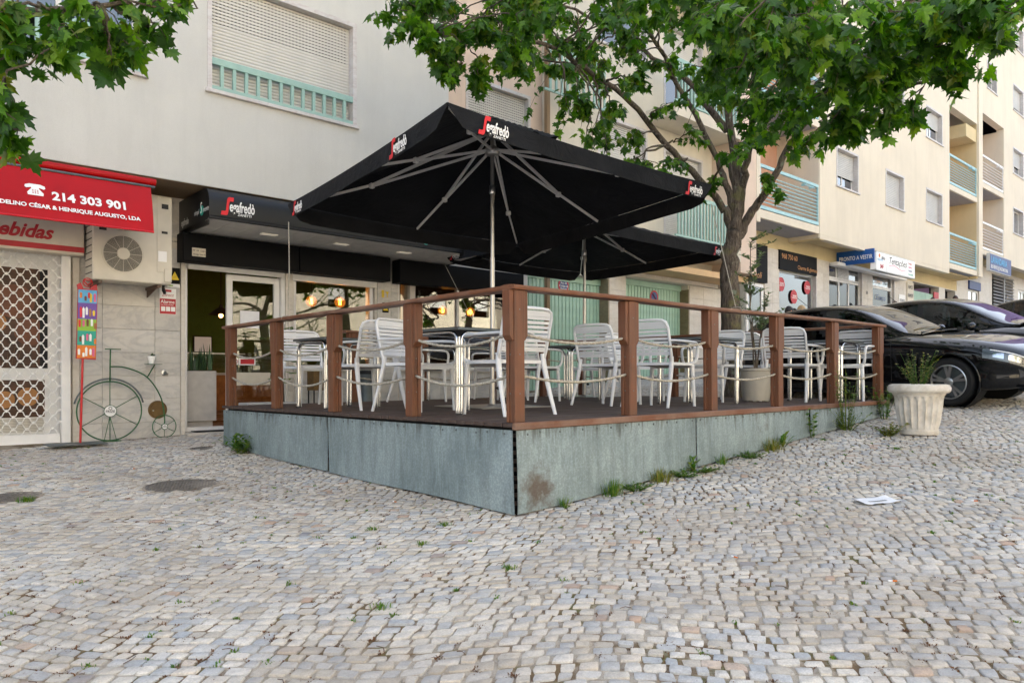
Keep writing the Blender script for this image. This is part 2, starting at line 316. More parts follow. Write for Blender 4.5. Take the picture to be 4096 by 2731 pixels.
def cloth():
    t = NT('canopy_cloth'); n = t.noise(2.5, 4); t.col(t.ramp(n, [(.3, lin('131416')), (.7, lin('1f2023'))])).rough(.9, spec=.25); t.bump(t.noise(5, 4, .6, None, 1.5), .35, .05); M['canopy_cloth'] = t.m
cloth()
def rope():
    t = NT('rope'); n = t.noise(60, 4); t.col(t.ramp(n, [(.3, lin('8d8779')), (.7, lin('c3bcae'))])).rough(.9, spec=.1); M['rope'] = t.m
rope()
def stone():
    t = NT('cast_stone'); a = t.noise(7, 6, .65); t.col(t.ramp(a, [(.3, lin('b9b0a2')), (.6, lin('ddd6ca'))])).rough(.9, spec=.2); t.bump(t.noise(120, 5, .7), .35, .004); M['cast_stone'] = t.m
stone()
# ------------------------------------------------------------------ lettering
def text(body, size, m, parent, mat4, name='lettering', bold=0, xs=1, shear=0, align='LEFT', ext=.001, sp=1):
    cu = bpy.data.curves.new('t', 'FONT'); cu.body = body; cu.size = size; cu.offset = bold * size; cu.shear = shear; cu.align_x = align; cu.extrude = ext; cu.resolution_u = 3; cu.space_character = sp
    to = bpy.data.objects.new('t', cu); me = to.to_mesh().copy(); to.to_mesh_clear(); bpy.data.objects.remove(to); bpy.data.curves.remove(cu)
    me.transform(Matrix.Diagonal((xs, 1, 1, 1)))
    me.materials.clear(); me.materials.append(m)
    for p in me.polygons: p.material_index = 0
    o = bpy.data.objects.new(name, me); link(o, parent)
    off = OFF.get(parent, Vector())
    o.matrix_local = Matrix.Translation(-off) @ mat4
    return o
def onface(x, y, z):               # plane facing -y (towards the square)
    return Matrix.Translation((x, y, z)) @ Matrix.Rotation(R(90), 4, 'X')
def onleft(x, y, z):               # plane facing -x
    return Matrix.Translation((x, y, z)) @ Matrix.Rotation(R(-90), 4, 'Z') @ Matrix.Rotation(R(90), 4, 'X')
S_POLY = [(0, 0), (.10, .0), (.16, .05), (.22, .22), (.27, .52), (.30, .70), (.34, .74), (.56, .74), (.60, .78), (.62, 1.0), (.30, 1.0), (.20, .96), (.15, .86), (.10, .52), (.06, .30), (.03, .26), (-.18, .26), (-.24, .22), (-.30, 0)]
S_POLY = [(-.30, 0), (.08, .0), (.17, .06), (.21, .20), (.25, .52), (.29, .72), (.34, .78), (.56, .78), (.60, 1.0), (.28, 1.0), (.18, .95), (.13, .82), (.08, .45), (.05, .27), (.0, .22), (-.24, .22)]
def seg_logo(parent, mat4, h, name='coffee_logo'):
    """red swash S with condensed white letters and a small second line; origin bottom left, height h"""
    off = OFF.get(parent, Vector())
    b = MB(); b.prism([(p[0] * h * .8 + .24 * h, p[1] * h) for p in S_POLY], lambda u, v: (u, v, .002), lambda u, v: (u, v, 0))
    o = b.build('logo_initial', M['red_print'], parent, world=False); o.matrix_local = Matrix.Translation(-off) @ mat4
    text('egafredò', h * .80, M['white_print'], parent, mat4 @ Matrix.Translation((h * .47, h * .25, .002)), 'logo_lettering', .022, .50, .06)
    text('ZANETTI', h * .19, M['white_print'], parent, mat4 @ Matrix.Translation((h * .92, h * .05, .002)), 'logo_lettering', .012, 1.0, .1)
def simp_logo(parent, mat4, h):
    off = OFF.get(parent, Vector())
    b = MB(); b.lathe((h * 1.75, h * .35, 0), [(h * .42, 0), (h * .42, .002)], 20); o = b.build('logo_disc', M['teal'], parent, world=False); o.matrix_local = Matrix.Translation(-off) @ mat4
    text('simpl', h * .62, M['grey_print'], parent, mat4 @ Matrix.Translation((0, h * .15, .003)), 'logo_lettering', -.004, .85, .25)
    text('S', h * 1.35, M['white_print'], parent, mat4 @ Matrix.Translation((h * 1.42, h * .12, .004)), 'logo_lettering', -.01, .6, .2)
    text('mente', h * .62, M['grey_print'], parent, mat4 @ Matrix.Translation((h * 2.0, h * .15, .004)), 'logo_lettering', -.004, .85, .25)
# ------------------------------------------------------------------ ground
FW = np.array([math.sin(YAW), math.cos(YAW)]); RT = np.array([math.cos(YAW), -math.sin(YAW)]); C2 = np.array([CAMP.x, CAMP.y])
DB = 15.0
def cam_ab(x, y):
    d = np.array([x, y]) - C2; return d @ RT, d @ FW
xs_ = sorted(set([-60, -40, -25, -16, -12] + list(np.arange(-9, 16.1, .5)) + [18, 20, 23, 26, 30, 35, 40, 50, 60, 80, 110, 150]))
ys_ = sorted(set([-60, -40, -28, -18, -12, -9] + list(np.arange(-7, 7.6, .5)) + [9, 14]))
gb = MB(); idx = {}
for j, y in enumerate(ys_):
    for i, x in enumerate(xs_):
        idx[i, j] = len(gb.v); gb.v.append((x, y, g(x, y) - .0070))
for j in range(len(ys_) - 1):
    for i in range(len(xs_) - 1):
        a, b = cam_ab((xs_[i] + xs_[i + 1]) / 2, (ys_[j] + ys_[j + 1]) / 2)
        gb.f.append((idx[i, j], idx[i + 1, j], idx[i + 1, j + 1], idx[i, j + 1])); gb.m.append(0 if (1.2 < b < DB - .2 and abs(a) < .8 * b + .9) else 1)
ground = gb.build('cobbled_square', [M['joint_sand'], M['far_paving']], smooth=True, recalc=False); tag(ground, kind='structure')
def warp(s, t):
    t2 = t + .10 * math.sin(s * 1.05 + .6) + .05 * math.sin(s * 2.3 + t * .7) + .03 * math.sin(s * 4.7 + t)
    s2 = s + .05 * math.sin(t * 1.6 + s * .5) + .10 * t * .35
    a = s2 * .985 + t2 * .17; b = t2 * .985 - s2 * .17 * .6
    return C2 + RT * a + FW * b
MANHOLES = []        # filled below: (x, y, r)
def on_ground(px, py):             # a spot of the sloping ground measured in the photograph
    d = np.array([FW[0] + RT[0] * (px - 1176) / 1716, FW[1] + RT[1] * (px - 1176) / 1716, (865.6 - py) / 1716])
    t = 3.
    for _ in range(80):
        z = g(C2[0] + d[0] * t, C2[1] + d[1] * t); t += .6 * ((z - .315) / d[2] - t)
    return C2[0] + d[0] * t, C2[1] + d[1] * t
MH = [(on_ground(28, 1140), .22), (on_ground(422, 1112), .30), (on_ground(464, 1028), .13)]
MANHOLES = [(p[0], p[1], r) for p, r in MH]
stones = []
t = 1.5; row = 0
while t < DB + 1.5:
    h_ = random.uniform(.062, .078); amax = .80 * t + 1.4
    s = -amax + random.uniform(0, .1)
    while s < amax:
        wd = random.uniform(.058, .096)
        if random.random() < .06: wd *= 1.3
        c = warp(s + wd / 2, t + h_ / 2); x, y = c
        a, b = cam_ab(x, y)
        ok = 1.35 < b < DB and abs(a) < .80 * b + .9 and y < 6.5
        if .06 < x < 6.2 and .06 < y < 5.0: ok = False
        if ok and any((x - mx) ** 2 + (y - my) ** 2 < (mr + .02) ** 2 for mx, my, mr in MANHOLES): ok = False
        if ok:
            gp = random.choice((.003, .004, .005, .0075))
            J = lambda: random.uniform(-.0065, .0065)
            cs = [(s + gp + J(), t + gp + J()), (s + wd - gp + J(), t + gp + J()), (s + wd - gp + J(), t + h_ - gp + J()), (s + gp + J(), t + h_ - gp + J())]
            stones.append((b, cs))
        s += wd
    t += h_; row += 1
stones.sort(key=lambda q: q[0])
def stone_geo(cs, far):
    mid = np.mean(cs, 0); out = []
    for i in range(4):
        p = np.array(cs[i]); q = np.array(cs[(i + 1) % 4])
        pc = p + (mid - p) * random.uniform(.03, .13)
        m = (p + q) / 2 + (mid - (p + q) / 2) * random.uniform(-.06, .06)
        out += [pc, m]
    W = [warp(*p) for p in out]; mw = np.mean(W, 0); zt = random.uniform(-.0035, .0035); tx, ty = random.uniform(-.05, .05), random.uniform(-.05, .05)
    V = []; ins = random.uniform(.86, .94)
    for k, sc in ((0, 1.0), (1, .97), (2, ins)):
        for p in W:
            q = mw + (p - mw) * sc; d = q - mw
            V.append((q[0], q[1], g(q[0], q[1]) + zt + tx * d[0] + ty * d[1] + (-.022, -.0024, 0)[k]))
    if far: return V[:8] + V[16:], [(i, (i + 1) % 8, 8 + (i + 1) % 8, 8 + i) for i in range(8)] + [tuple(range(8, 16))]
    F = [(i, (i + 1) % 8, 8 + (i + 1) % 8, 8 + i) for i in range(8)] + [(8 + i, 8 + (i + 1) % 8, 16 + (i + 1) % 8, 16 + i) for i in range(8)] + [tuple(range(16, 24))]
    return V, F
def with_rnd(me, cols):
    at = me.attributes.new('rnd', 'FLOAT_COLOR', 'POINT'); at.data.foreach_set('color', np.asarray(cols, np.float32).ravel())
NEAR = 300
inview = [q for q in stones if abs(((lambda m: cam_ab(*warp(*m))[0])(np.mean(q[1], 0)))) < .69 * q[0] and q[0] > 2.55]
near = inview[:NEAR]; nearids = {id(q) for q in near}
for q in near:
    V, F = stone_geo(q[1], False); b = MB().add(V, F); o = b.build('cobblestone', M['cobble'], ground, recalc=False, smooth=50)
    r = random.random(); with_rnd(o.data, [(r, random.random(), 0, 1)] * len(V))
fb = MB(); cols = []
for q in stones:
    if id(q) in nearids: continue
    V, F = stone_geo(q[1], q[0] > 6); fb.add(V, F); r = random.random(); cols += [(r, 0, 0, 1)] * len(V)
o = fb.build('cobblestones', M['cobble'], ground, recalc=False, smooth=50); with_rnd(o.data, cols); o['kind'] = 'stuff'
# ---- moss, leaf litter and grit in the joints (uncountable)
def blades(b, cols, x, y, z, n, hgt, spread, wdt=.004, lean=.6):
    for _ in range(n):
        a = random.uniform(0, 6.28); r0 = random.uniform(0, spread); bx, by = x + math.cos(a) * r0, y + math.sin(a) * r0
        h1 = hgt * random.uniform(.5, 1.1); l = lean * h1 * random.random(); a2 = a + random.uniform(-.6, .6); cx, cy = math.cos(a2), math.sin(a2); wx, wy = -cy * wdt, cx * wdt
        V = [(bx - wx, by - wy, z), (bx + wx, by + wy, z), (bx + cx * l * .4 + wx * .8, by + cy * l * .4 + wy * .8, z + h1 * .6), (bx + cx * l * .4 - wx * .8, by + cy * l * .4 - wy * .8, z + h1 * .6), (bx + cx * l, by + cy * l, z + h1 * (1 - .3 * l / max(h1, 1e-6)))]
        b.add(V, [(0, 1, 2, 3), (3, 2, 4)]); r = random.random(); cols += [(r, r, r, 1)] * 5
mb_, mc_ = MB(), []; db_, dc_ = MB(), []
for b_, cs in random.sample(stones[:15000], 4600):
    c = cs[random.randrange(4)]; x, y = warp(*c); zz = g(x, y) - .006
    sparse = .5 + .5 * math.sin(x * 1.3 + 2) * math.sin(y * 1.1 + x * .5)
    if random.random() > sparse * .8 + .15: continue
    if random.random() < .16: blades(mb_, mc_, x, y, zz, random.randint(8, 26), random.uniform(.008, .022), random.uniform(.01, .04), .003)
    else: blades(db_, dc_, x, y, zz, random.randint(8, 26), random.uniform(.006, .013), random.uniform(.02, .06), .0028, 2.0)
o = mb_.build('moss_tufts', M['weed'], recalc=False); with_rnd(o.data, mc_); tag(o, 'small green moss tufts growing in the joints between the cobbles', 'moss', kind='stuff')
simple('litter', '6b4a30', .95, var=.4, vs_=30)
o = db_.build('leaf_litter', M['litter'], recalc=False); tag(o, 'brown dry litter lying in the joints between the cobbles', 'litter', kind='stuff')
# ---- manhole covers
def manhole(p, r, label, kind):
    x, y = p; z = g(x, y); t_ = thing('manhole_cover', label, 'manhole cover', (x, y, z - .01), group='manhole covers in the paving')
    sx, sy = (g(x + .1, y) - g(x - .1, y)) / .2, (g(x, y + .1) - g(x, y - .1)) / .2; t_.rotation_euler = (math.atan(sy), -math.atan(sx), .4)
    MB().lathe((0, 0, -.02), [(r * 1.0, 0), (r * 1.0, .026), (r * .93, .026), (r * .93, .018)], 40, cap=False).build('frame_ring', M['iron'], t_, world=False, smooth=40)
    MB().lathe((0, 0, -.02), [(r * .92, 0), (r * .92, .022)], 40).build('lid', M['iron'], t_, world=False, smooth=40)
    s = .035 if r > .25 else .03; kb = MB(); n = int(r / s) + 1
    for i in range(-n, n + 1):
        for j in range(-n, n + 1):
            if (i * i + j * j) ** .5 * s < r * .85: kb.box(i * s - s * .3, i * s + s * .3, j * s - s * .3, j * s + s * .3, .001, .007)
    kb.build('tread_studs', M['iron'], t_, world=False)
manhole(*MH[0], 'round iron manhole cover cut by the left edge of the picture, grass beside it', 0)
manhole(*MH[1], 'large round iron manhole cover with leaf litter, left of the terrace panels', 0)
manhole(*MH[2], 'smallest manhole cover, beside the terrace corner near the cafe door', 0)
# ---- paper sheet with punched holes, cigarette ends, twigs
px, py = on_ground(2012, 1152)
pb = MB(); th = YAW - .25; ux, uy = math.cos(-th), math.sin(-th)
def pf(u, v):
    a, c = (u - .5) * .28, (v - .5) * .16; x = px + ux * a - uy * c; y = py + uy * a + ux * c
    return (x, y, g(x, y) + .007 + .010 * max(0, u - .8) * 4 * abs(v - .3) + .006 * math.sin(u * 5 + v * 3) ** 2 + (.012 * max(0, .15 - u) * 5))
pb.grid(pf, 14, 8); pap = pb.build('paper_sheet', M['paper'], recalc=False, smooth=True); tag(pap, 'crumpled white paper sheet lying on the cobbles right of the terrace', 'paper')
hb = MB()
for i in range(8):
    u = .30 + i * .055; q = pf(u, .42 - .02 * i); hb.add([(q[0] - .008, q[1] - .004, q[2] + .003), (q[0] + .008, q[1] - .002, q[2] + .003), (q[0] + .006, q[1] + .014, q[2] + .004), (q[0] - .01, q[1] + .01, q[2] + .004)], [(0, 1, 2, 3)])
hb.build('printed_marks', M['black_print'], pap, recalc=False)
BUTTS = [(2060, 1338, 'right half of the foreground'), (1693, 1284, 'beside the sandy patch below the deck'), (1556, 1198, 'near the panel weeds'), (1420, 1100, 'close to the long panel'), (910, 1155, 'left of the zinc corner'), (310, 1078, 'left of the large manhole'), (2245, 1153, 'beyond the paper sheet'), (1270, 1165, 'right beside the zinc corner')]
for k, (bx, by, wh) in enumerate(BUTTS):
    x, y = on_ground(bx, by); a = random.uniform(0, 3); z = g(x, y) + .010
    t_ = thing('cigarette_end', 'orange and white cigarette end on the cobbles, ' + wh, 'cigarette end', (x, y, z), a, 'cigarette ends on the cobbles')
    MB().tube([(0, 0, 0), (.022, 0, 0)], .0042, 8).build('filter', M['butt_orange'], t_, world=False, smooth=40)
    MB().tube([(.0222, 0, 0), (.040, 0, .001)], .0040, 8).build('paper_tube', M['paper'], t_, world=False, smooth=40)
tw = MB()
for _ in range(70):
    b_, cs = random.choice(stones[:4500]); x, y = warp(*cs[0]); a = random.uniform(0, 3.1); l = random.uniform(.02, .09); z = g(x, y) + .006
    tw.tube([(x, y, z), (x + math.cos(a) * l * .5, y + math.sin(a) * l * .5, z + .004), (x + math.cos(a + .3) * l, y + math.sin(a + .3) * l, z)], .0016, 4)
o = tw.build('twigs', M['twig']); tag(o, 'tiny fallen twigs scattered over the cobbles', 'twigs', kind='stuff')
# ------------------------------------------------------------------ terrace
W_, L_ = 6.3, 5.1
dz = lambda x, y: .004 * x - .005 * y
deck = thing('terrace', 'raised timber terrace with post and rope railing, clad in weathered zinc sheets', 'terrace'); deck.rotation_euler = (-.005, -.004, 0)
P = lambda mb, n, m, par=deck, **k: mb.build(n, m, par, world=False, **k)
npl = 50; pw = L_ / npl
pm = MB().box(-.03, W_, 0, pw - .006, -.028, 0); p0 = P(pm, 'plank', M['deck_plank'], bevel=.003)
for i in range(npl):
    o = p0 if i == 0 else dup(p0, deck); o.location = (random.uniform(-.006, .004), i * pw, random.uniform(-.0015, .0015)); o.rotation_euler = (0, 0, 0)
# joists behind the zinc and edge boards
jb = MB()
for i in range(9): jb.box(.05, W_ - .05, .12 + i * .6, .17 + i * .6, -.14, -.030)
jb.box(.03, .08, .05, L_ - .05, -.2, -.031)
for x in (.04,): jb.box(x, x + .08, .04, .12, g(0, 0) - .02, -.031)
P(jb, 'joist', M['terrace_dark'])
for i in range(9):
    z = -.10 - i * .058; P(MB().box(.012, .05, .012, .05, z, z + .026), 'corner_lath', M['deck_plank'])
P(MB().box(-.035, W_ + .02, -.035, -.002, -.046, .004), 'edge_board', M['wood_rail_x'], bevel=.006)
P(MB().box(W_, W_ + .03, -.002, L_, -.046, .002), 'edge_board', M['wood_rail_y'], bevel=.006)
# zinc sheets
def sheet(axis, a0, a1, seed, top=-.048):
    rr = random.Random(seed); ph = [rr.uniform(0, 6) for _ in range(4)]; b = MB(); nu, nv = 30, 8
    def pos(u, v, d):
        a = a0 + (a1 - a0) * u
        gx, gy = (a, 0) if axis == 'x' else (0, a)
        tilt = .004 * gx - .005 * gy
        zb = g(gx, gy) + .012 - tilt + .004 * math.sin(a * 3 + ph[1]); z = zb + (top - zb) * v
        w_ = .008 * math.sin(a * 2.2 + ph[0]) * math.sin(v * 3.1) + .006 * math.sin(u * math.pi) * (1 - v)
        if axis == 'x': return (a + .010 * math.sin(v * 2.5 + ph[2]) * (1 if u in (0, 1) else 0) * .6, -.020 - w_ + d, z)
        return (-.018 - w_ + d, a + .008 * math.sin(v * 2.5 + ph[2]) * (1 if u in (0, 1) else 0), z)
    b.grid(lambda u, v: pos(u, v, 0), nu, nv); b.grid(lambda u, v: pos(u, v, .004), nu, nv)
    o = P(b, 'zinc_sheet', M['zinc_patina'], recalc=False, smooth=True)
    sb = MB(); n = int(abs(a1 - a0) / .17)
    for i in range(n):
        u = (i + .5 + rr.uniform(-.25, .25)) / n; p = pos(u, .955 + rr.uniform(-.012, .012), 0)
        if axis == 'x': sb.lathe(p, [(.0085, -.001), (.0085, .004), (.004, .006)], 8, axis='Y')
        else: sb.lathe((p[0], p[1], p[2]), [(.0085, .001), (.0085, -.004), (.004, -.006)], 8, axis='X')
    so_ = P(sb, 'sheet_screws', M['zinc_dark'], o); so_['kind'] = 'stuff'
sheet('y', .002, 2.555, 1); sheet('y', 2.575, 5.08, 2)
for a, b_, s in ((-.004, 2.12, 3), (2.135, 4.22, 4), (4.235, 6.29, 5)): sheet('x', a, b_, s)
b = MB(); b.grid(lambda u, v: (W_ + .012, .0 + L_ * u, (g(W_, L_ * u) - .03) * (1 - v) - .05 * v), 10, 2); P(b, 'zinc_sheet', M['zinc_patina'], recalc=False)
b = MB(); b.grid(lambda u, v: (W_ * u, L_ + .012, (g(W_ * u, L_) - .1) * (1 - v) - .05 * v), 10, 2); P(b, 'zinc_sheet', M['zinc_patina'], recalc=False)
# rusty blotch where the sheet meets the corner (stain with its own outline)
# posts: three plies, with a bracket block on both sides under the handrail
def post(x, y, along, corner=False):
    b = MB(); s = .047
    if along == 'x': b.box(-s, s, -s, -.017, 0, .915); b.box(-s + .006, s - .006, -.015, .015, 0, .914); b.box(-s, s, .017, s, 0, .915)
    else: b.box(-s, -.017, -s, s, 0, .915); b.box(-.015, .015, -s + .006, s - .006, 0, .914); b.box(.017, s, -s, s, 0, .915)
    o = P(b, 'post', M['wood_post'], bevel=.004); o.location = (x, y, .001)
    for sgn in (-1, 1):
        br = MB(); t0, t1 = s + .001, s + .038
        poly = [(t0, .912), (t1, .912), (t1, .60), (t0 + .012, .565), (t0, .565)]
        if along == 'x': br.prism(poly, lambda u, v: (sgn * u, -s + .008, v), lambda u, v: (sgn * u, s - .008, v))
        else: br.prism(poly, lambda u, v: (-s + .008, sgn * u, v), lambda u, v: (s - .008, sgn * u, v))
        P(br, 'bracket', M['wood_post'], o, bevel=.003)
    kb = MB()
    for zz in (.2, .47, .78):
        for sx in (-1,):
            kb.lathe((0, -s, zz), [(.006, -.001), (.006, .002)], 8, axis='Y'); kb.lathe((-s, 0, zz), [(.006, .001), (.006, -.002)], 8, axis='X')
    q = P(kb, 'bolt_heads', M['iron'], o); q['kind'] = 'stuff'
LP = [.06, 1.29, 2.57, 3.80, 5.03]; FP = [.06, 1.30, 2.47, 3.68, 4.94, 6.20]; BP = [1.70, 2.82, 4.2, 5.25, 6.20]; RP = [1.55, 3.1]
for y in LP[1:]: post(.06, y, 'y')
post(.06, .06, 'x')
for x in FP[1:]: post(x, .06, 'x')
for x in BP: post(x, 5.03, 'x')
for y in RP: post(6.2, y, 'y')
def rail(pts, sag=None):
    b = MB(); prof = [(-.07, -.004), (-.062, -.018), (.062, -.018), (.07, -.004), (.066, .012), (.03, .017), (-.03, .017), (-.066, .012)]
    n = len(prof); V = []; Pp = [Vector(p) for p in pts]
    for i, p in enumerate(Pp):
        d1 = (Pp[i] - Pp[i - 1]).normalized() if i else (Pp[1] - Pp[0]).normalized(); d2 = (Pp[i + 1] - Pp[i]).normalized() if i < len(Pp) - 1 else d1
        n1 = Vector((-d1.y, d1.x, 0)); n2 = Vector((-d2.y, d2.x, 0)); nn = (n1 + n2); nn = nn / max(.3, nn.dot(n1))
        for u, v in prof: V.append(p + nn * u + Vector((0, 0, v)))
    F = [(i * n + k, i * n + (k + 1) % n, (i + 1) * n + (k + 1) % n, (i + 1) * n + k) for i in range(len(Pp) - 1) for k in range(n)] + [tuple(range(n - 1, -1, -1)), tuple((len(Pp) - 1) * n + k for k in range(n))]
    return b.add(V, F)
zr = .934
P(rail([(.06, 5.14, zr - .004), (.055, 3.2, zr + .004), (.06, 2.0, zr), (.06, .06 + .072, zr)]), 'handrail', M['wood_rail_y'], smooth=45)
P(rail([(-.012, .06, zr), (1.3, .06, zr + .003), (2.5, .06, zr - .010), (3.72, .06, zr - .002)]), 'handrail', M['wood_rail_x'], smooth=45)
P(rail([(3.726, .06, zr - .001), (4.94, .06, zr + .002), (6.3, .06, zr - .006)]), 'handrail', M['wood_rail_x'], smooth=45)
P(rail([(6.2, .135, zr - .006), (6.2, 5.1, zr)]), 'handrail', M['wood_rail_y'], smooth=45)
P(rail([(1.55, 5.03, zr), (6.12, 5.03, zr)]), 'handrail', M['wood_rail_x'], smooth=45)
def ropes(p, q, sag1=.05, sag2=.05):
    for z, sg in ((.625, sag1), (.33, sag2)):
        sg *= random.uniform(.85, 1.2); d = ((q[0] - p[0]) ** 2 + (q[1] - p[1]) ** 2) ** .5; n = int(d * 46); pts = []
        for i in range(n + 1):
            t = i / n; pts.append((p[0] + (q[0] - p[0]) * t, p[1] + (q[1] - p[1]) * t, z + (.012 if t > .5 else 0) * 0 - sg * 4 * t * (1 - t)))
        P(MB().tube(pts, .0105, 9, twist=.62, lobes=3), 'rope', M['rope'], smooth=True)
s = .04
for a, c in zip(LP[:-1], LP[1:]): ropes((.06, a + s), (.06, c - s), .075, .08)
for a, c in zip(FP[:-1], FP[1:]): ropes((a + s, .06), (c - s, .06), .055, .055)
for a, c in zip(BP[:-1], BP[1:]): ropes((a + s, 5.03), (c - s, 5.03), .05, .05)
for a, c in zip([.06] + RP, RP + [5.03]): ropes((6.2, a + s), (6.2, c - s), .05, .05)
P(MB().tube([(1.62, 5.0, .63), (1.58, 4.98, .55), (1.575, 4.98, .40), (1.58, 4.98, .22)], .0105, 9, twist=.62, lobes=3), 'rope', M['rope'], smooth=True)
# ------------------------------------------------------------------ buildings
def wall(name, m, parent, x0, x1, z0, z1, y0, y1, ops=(), rev=None):
    """slab facing -y with rectangular openings (x0,x1,z0,z1), reveals included"""
    b = MB(); X = sorted({x0, x1} | {v for o in ops for v in o[:2]}); Z = sorted({z0, z1} | {v for o in ops for v in o[2:4]})
    inside = lambda x, z: any(o[0] < x < o[1] and o[2] < z < o[3] for o in ops)
    for i in range(len(X) - 1):
        for j in range(len(Z) - 1):
            a, c, d, e = X[i], X[i + 1], Z[j], Z[j + 1]
            if inside((a + c) / 2, (d + e) / 2): continue
            b.add([(a, y0, d), (c, y0, d), (c, y0, e), (a, y0, e)], [(0, 1, 2, 3)]); b.add([(a, y1, d), (c, y1, d), (c, y1, e), (a, y1, e)], [(3, 2, 1, 0)])
    q = [(x0, x1, z0, z1, False)] + [(*o[:4], True) for o in ops]
    for a, c, d, e, hole in q:
        P4 = [(a, d), (c, d), (c, e), (a, e)]
        for k in range(4):
            p, r = P4[k], P4[(k + 1) % 4]; V = [(p[0], y0, p[1]), (r[0], y0, r[1]), (r[0], y1, r[1]), (p[0], y1, p[1])]
            b.add(V, [(0, 1, 2, 3)] if hole else [(3, 2, 1, 0)])
    return b.build(name, m, parent, recalc=False)
def box(name, m, parent, *a, **k): return MB().box(*a).build(name, m, parent, **k)
SLATS = {}
def shutter(win, x0, x1, z0, z1, y, pitch, m, objs, slots=0):
    """roller shutter of overlapping slats; objs: each slat its own sub-part"""
    n = max(1, int(round((z1 - z0) / pitch))); p = (z1 - z0) / n
    prof = [(0, 0), (-.006, .15), (-.009, .5), (-.006, .85), (0, .93), (.006, .93), (.006, 0)]
    one = lambda mb, z: mb.add([(xx, y + q[0], z + q[1] * p) for xx in (x0, x1) for q in prof], [(i, i + 7, (i + 1) % 7 + 7, (i + 1) % 7) for i in range(7)] + [tuple(range(6, -1, -1)), tuple(range(7, 14))])
    if objs:
        o0 = one(MB(), z0).build('shutter_slat', m, win, smooth=40)
        for i in range(1, n): dup(o0, win, location=(0, 0, p * i))
    else:
        b = MB()
        for i in range(n): one(b, z0 + p * i)
        b.build('shutter', m, win, smooth=40)
    MB().box(x0, x1, y + .012, y + .02, z0, z1).build('shutter_backing', M['dark_slot'], win)
    if slots:
        sb = MB()
        for i in range(n - slots, n):
            z = z0 + p * i; k = int((x1 - x0) / .05)
            for j in range(k): sb.box(x0 + .03 + j * (x1 - x0 - .06) / k, x0 + .03 + j * (x1 - x0 - .06) / k + .026, y - .0105, y - .004, z + p * .02, z + p * .13)
        sb.build('light_slots', M['dark_slot'], win)['kind'] = 'stuff'
def window(par, x0, x1, z0, z1, yw, shut=1., objs=False, trim=M['marble_trim'], pitch=.045, depth=.14, sm=None, sill=True, slots=0, room=None):
    """opening in a wall at plane yw: stone lining, sill, frame, panes, shutter lowered by the fraction shut"""
    t = .035; b = MB().box(x0 - .03, x0 + .028, yw - .012, yw + depth + .1, z0 + .02, z1 - .03).box(x1 - .028, x1 + .03, yw - .012, yw + depth + .1, z0 + .02, z1 - .03).box(x0 - .03, x1 + .03, yw - .012, yw + depth + .1, z1 - .03, z1 + .03)
    wn = b.build('window', trim, par)
    if sill: MB().box(x0 - .06, x1 + .06, yw - .05, yw + depth + .1, z0 - .025, z0 + .02).build('sill', trim, wn, bevel=.004)
    y = yw + depth - .02; x0 += .028; x1 -= .028; z0 += .021; z1 -= .031
    if shut < 1:
        zs = z1 - (z1 - z0) * shut
        fb = MB().box(x0, x0 + .05, y + .03, y + .07, z0, z1).box(x1 - .05, x1, y + .03, y + .07, z0, z1).box(x0 + .05, x1 - .05, y + .03, y + .07, z0, z0 + .06).box(x0 + .05, x1 - .05, y + .03, y + .07, z1 - .06, z1).box((x0 + x1) / 2 - .03, (x0 + x1) / 2 + .03, y + .028, y + .068, z0 + .06, z1 - .06)
        fb.build('frame', M['white_pvc'], wn, bevel=.004)
        for a, c in ((x0 + .05, (x0 + x1) / 2 - .03), ((x0 + x1) / 2 + .03, x1 - .05)):
            MB().box(a, c, y + .045, y + .05, z0 + .06, z1 - .06).build('pane', M['pane_far'], wn)
        MB().box(x0, x1, y + .25, y + .26, z0, z1).build('curtain', M['cloth_beige'], wn)
        if shut > 0: shutter(wn, x0 + .004, x1 - .004, zs, z1 - .002, y, pitch, sm or M['shutter'], objs, slots)
    else: shutter(wn, x0 + .004, x1 - .004, z0 + .002, z1 - .002, y, pitch, sm or M['shutter'], objs, slots)
    return wn
# ---- the near block with the cafe
b1 = thing('apartment_building', 'pale grey rendered apartment block above the cafe and the drinks shop', 'building', (0, 6.6, -.45))
W1 = (.06, 2.12, 3.90, 5.36); W0 = (-2.40, -.72, 3.87, 5.33)
wall('wall', M['stucco_grey'], b1, -9, 3.82, 2.70, 17, 5.72, 6.0, [W1, W0, (-5, -3.4, 3.87, 5.33)] + [(a, c, d + k, e + k) for a, c, d, e in (W1, W0) for k in (2.9, 5.8, 8.7)])
box('side_wall', M['stucco_grey'], b1, 3.56, 3.818, 6.003, 9.5, 2.704, 17)
box('soffit', M['stucco_brown'], b1, -9, 3.81, 5.74, 6.9, 2.695, 2.78)
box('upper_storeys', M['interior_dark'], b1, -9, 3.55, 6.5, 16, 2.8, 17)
wn = window(b1, *W1, 5.72, 1., True, depth=.13, pitch=.043, slots=12)
window(b1, *W0, 5.72, 0., depth=.13)
for k in (2.9, 5.8, 8.7):
    for a, c, d, e in (W1, W0): window(b1, a, c, d + k, e + k, 5.72, .7, depth=.13)
def bal_rail(par, x0, x1, z0, z1, y, m, n, name='window_rail'):
    b = MB().box(x0, x1, y - .022, y + .022, z1 - .085, z1).box(x0, x1, y - .02, y + .02, z0 + .03, z0 + .075).box((x0 + x1) / 2 - .02, (x0 + x1) / 2 + .02, y - .019, y + .019, z0, z0 + .03)
    o = b.build(name, m, par, bevel=.004)
    s = (x1 - x0) / n; b0 = MB().box(x0 + s - .02, x0 + s + .02, y - .018, y + .018, z0 + .075, z1 - .085).build('baluster', m, o)
    for i in range(1, n - 1): dup(b0, o, location=(s * i, 0, 0))
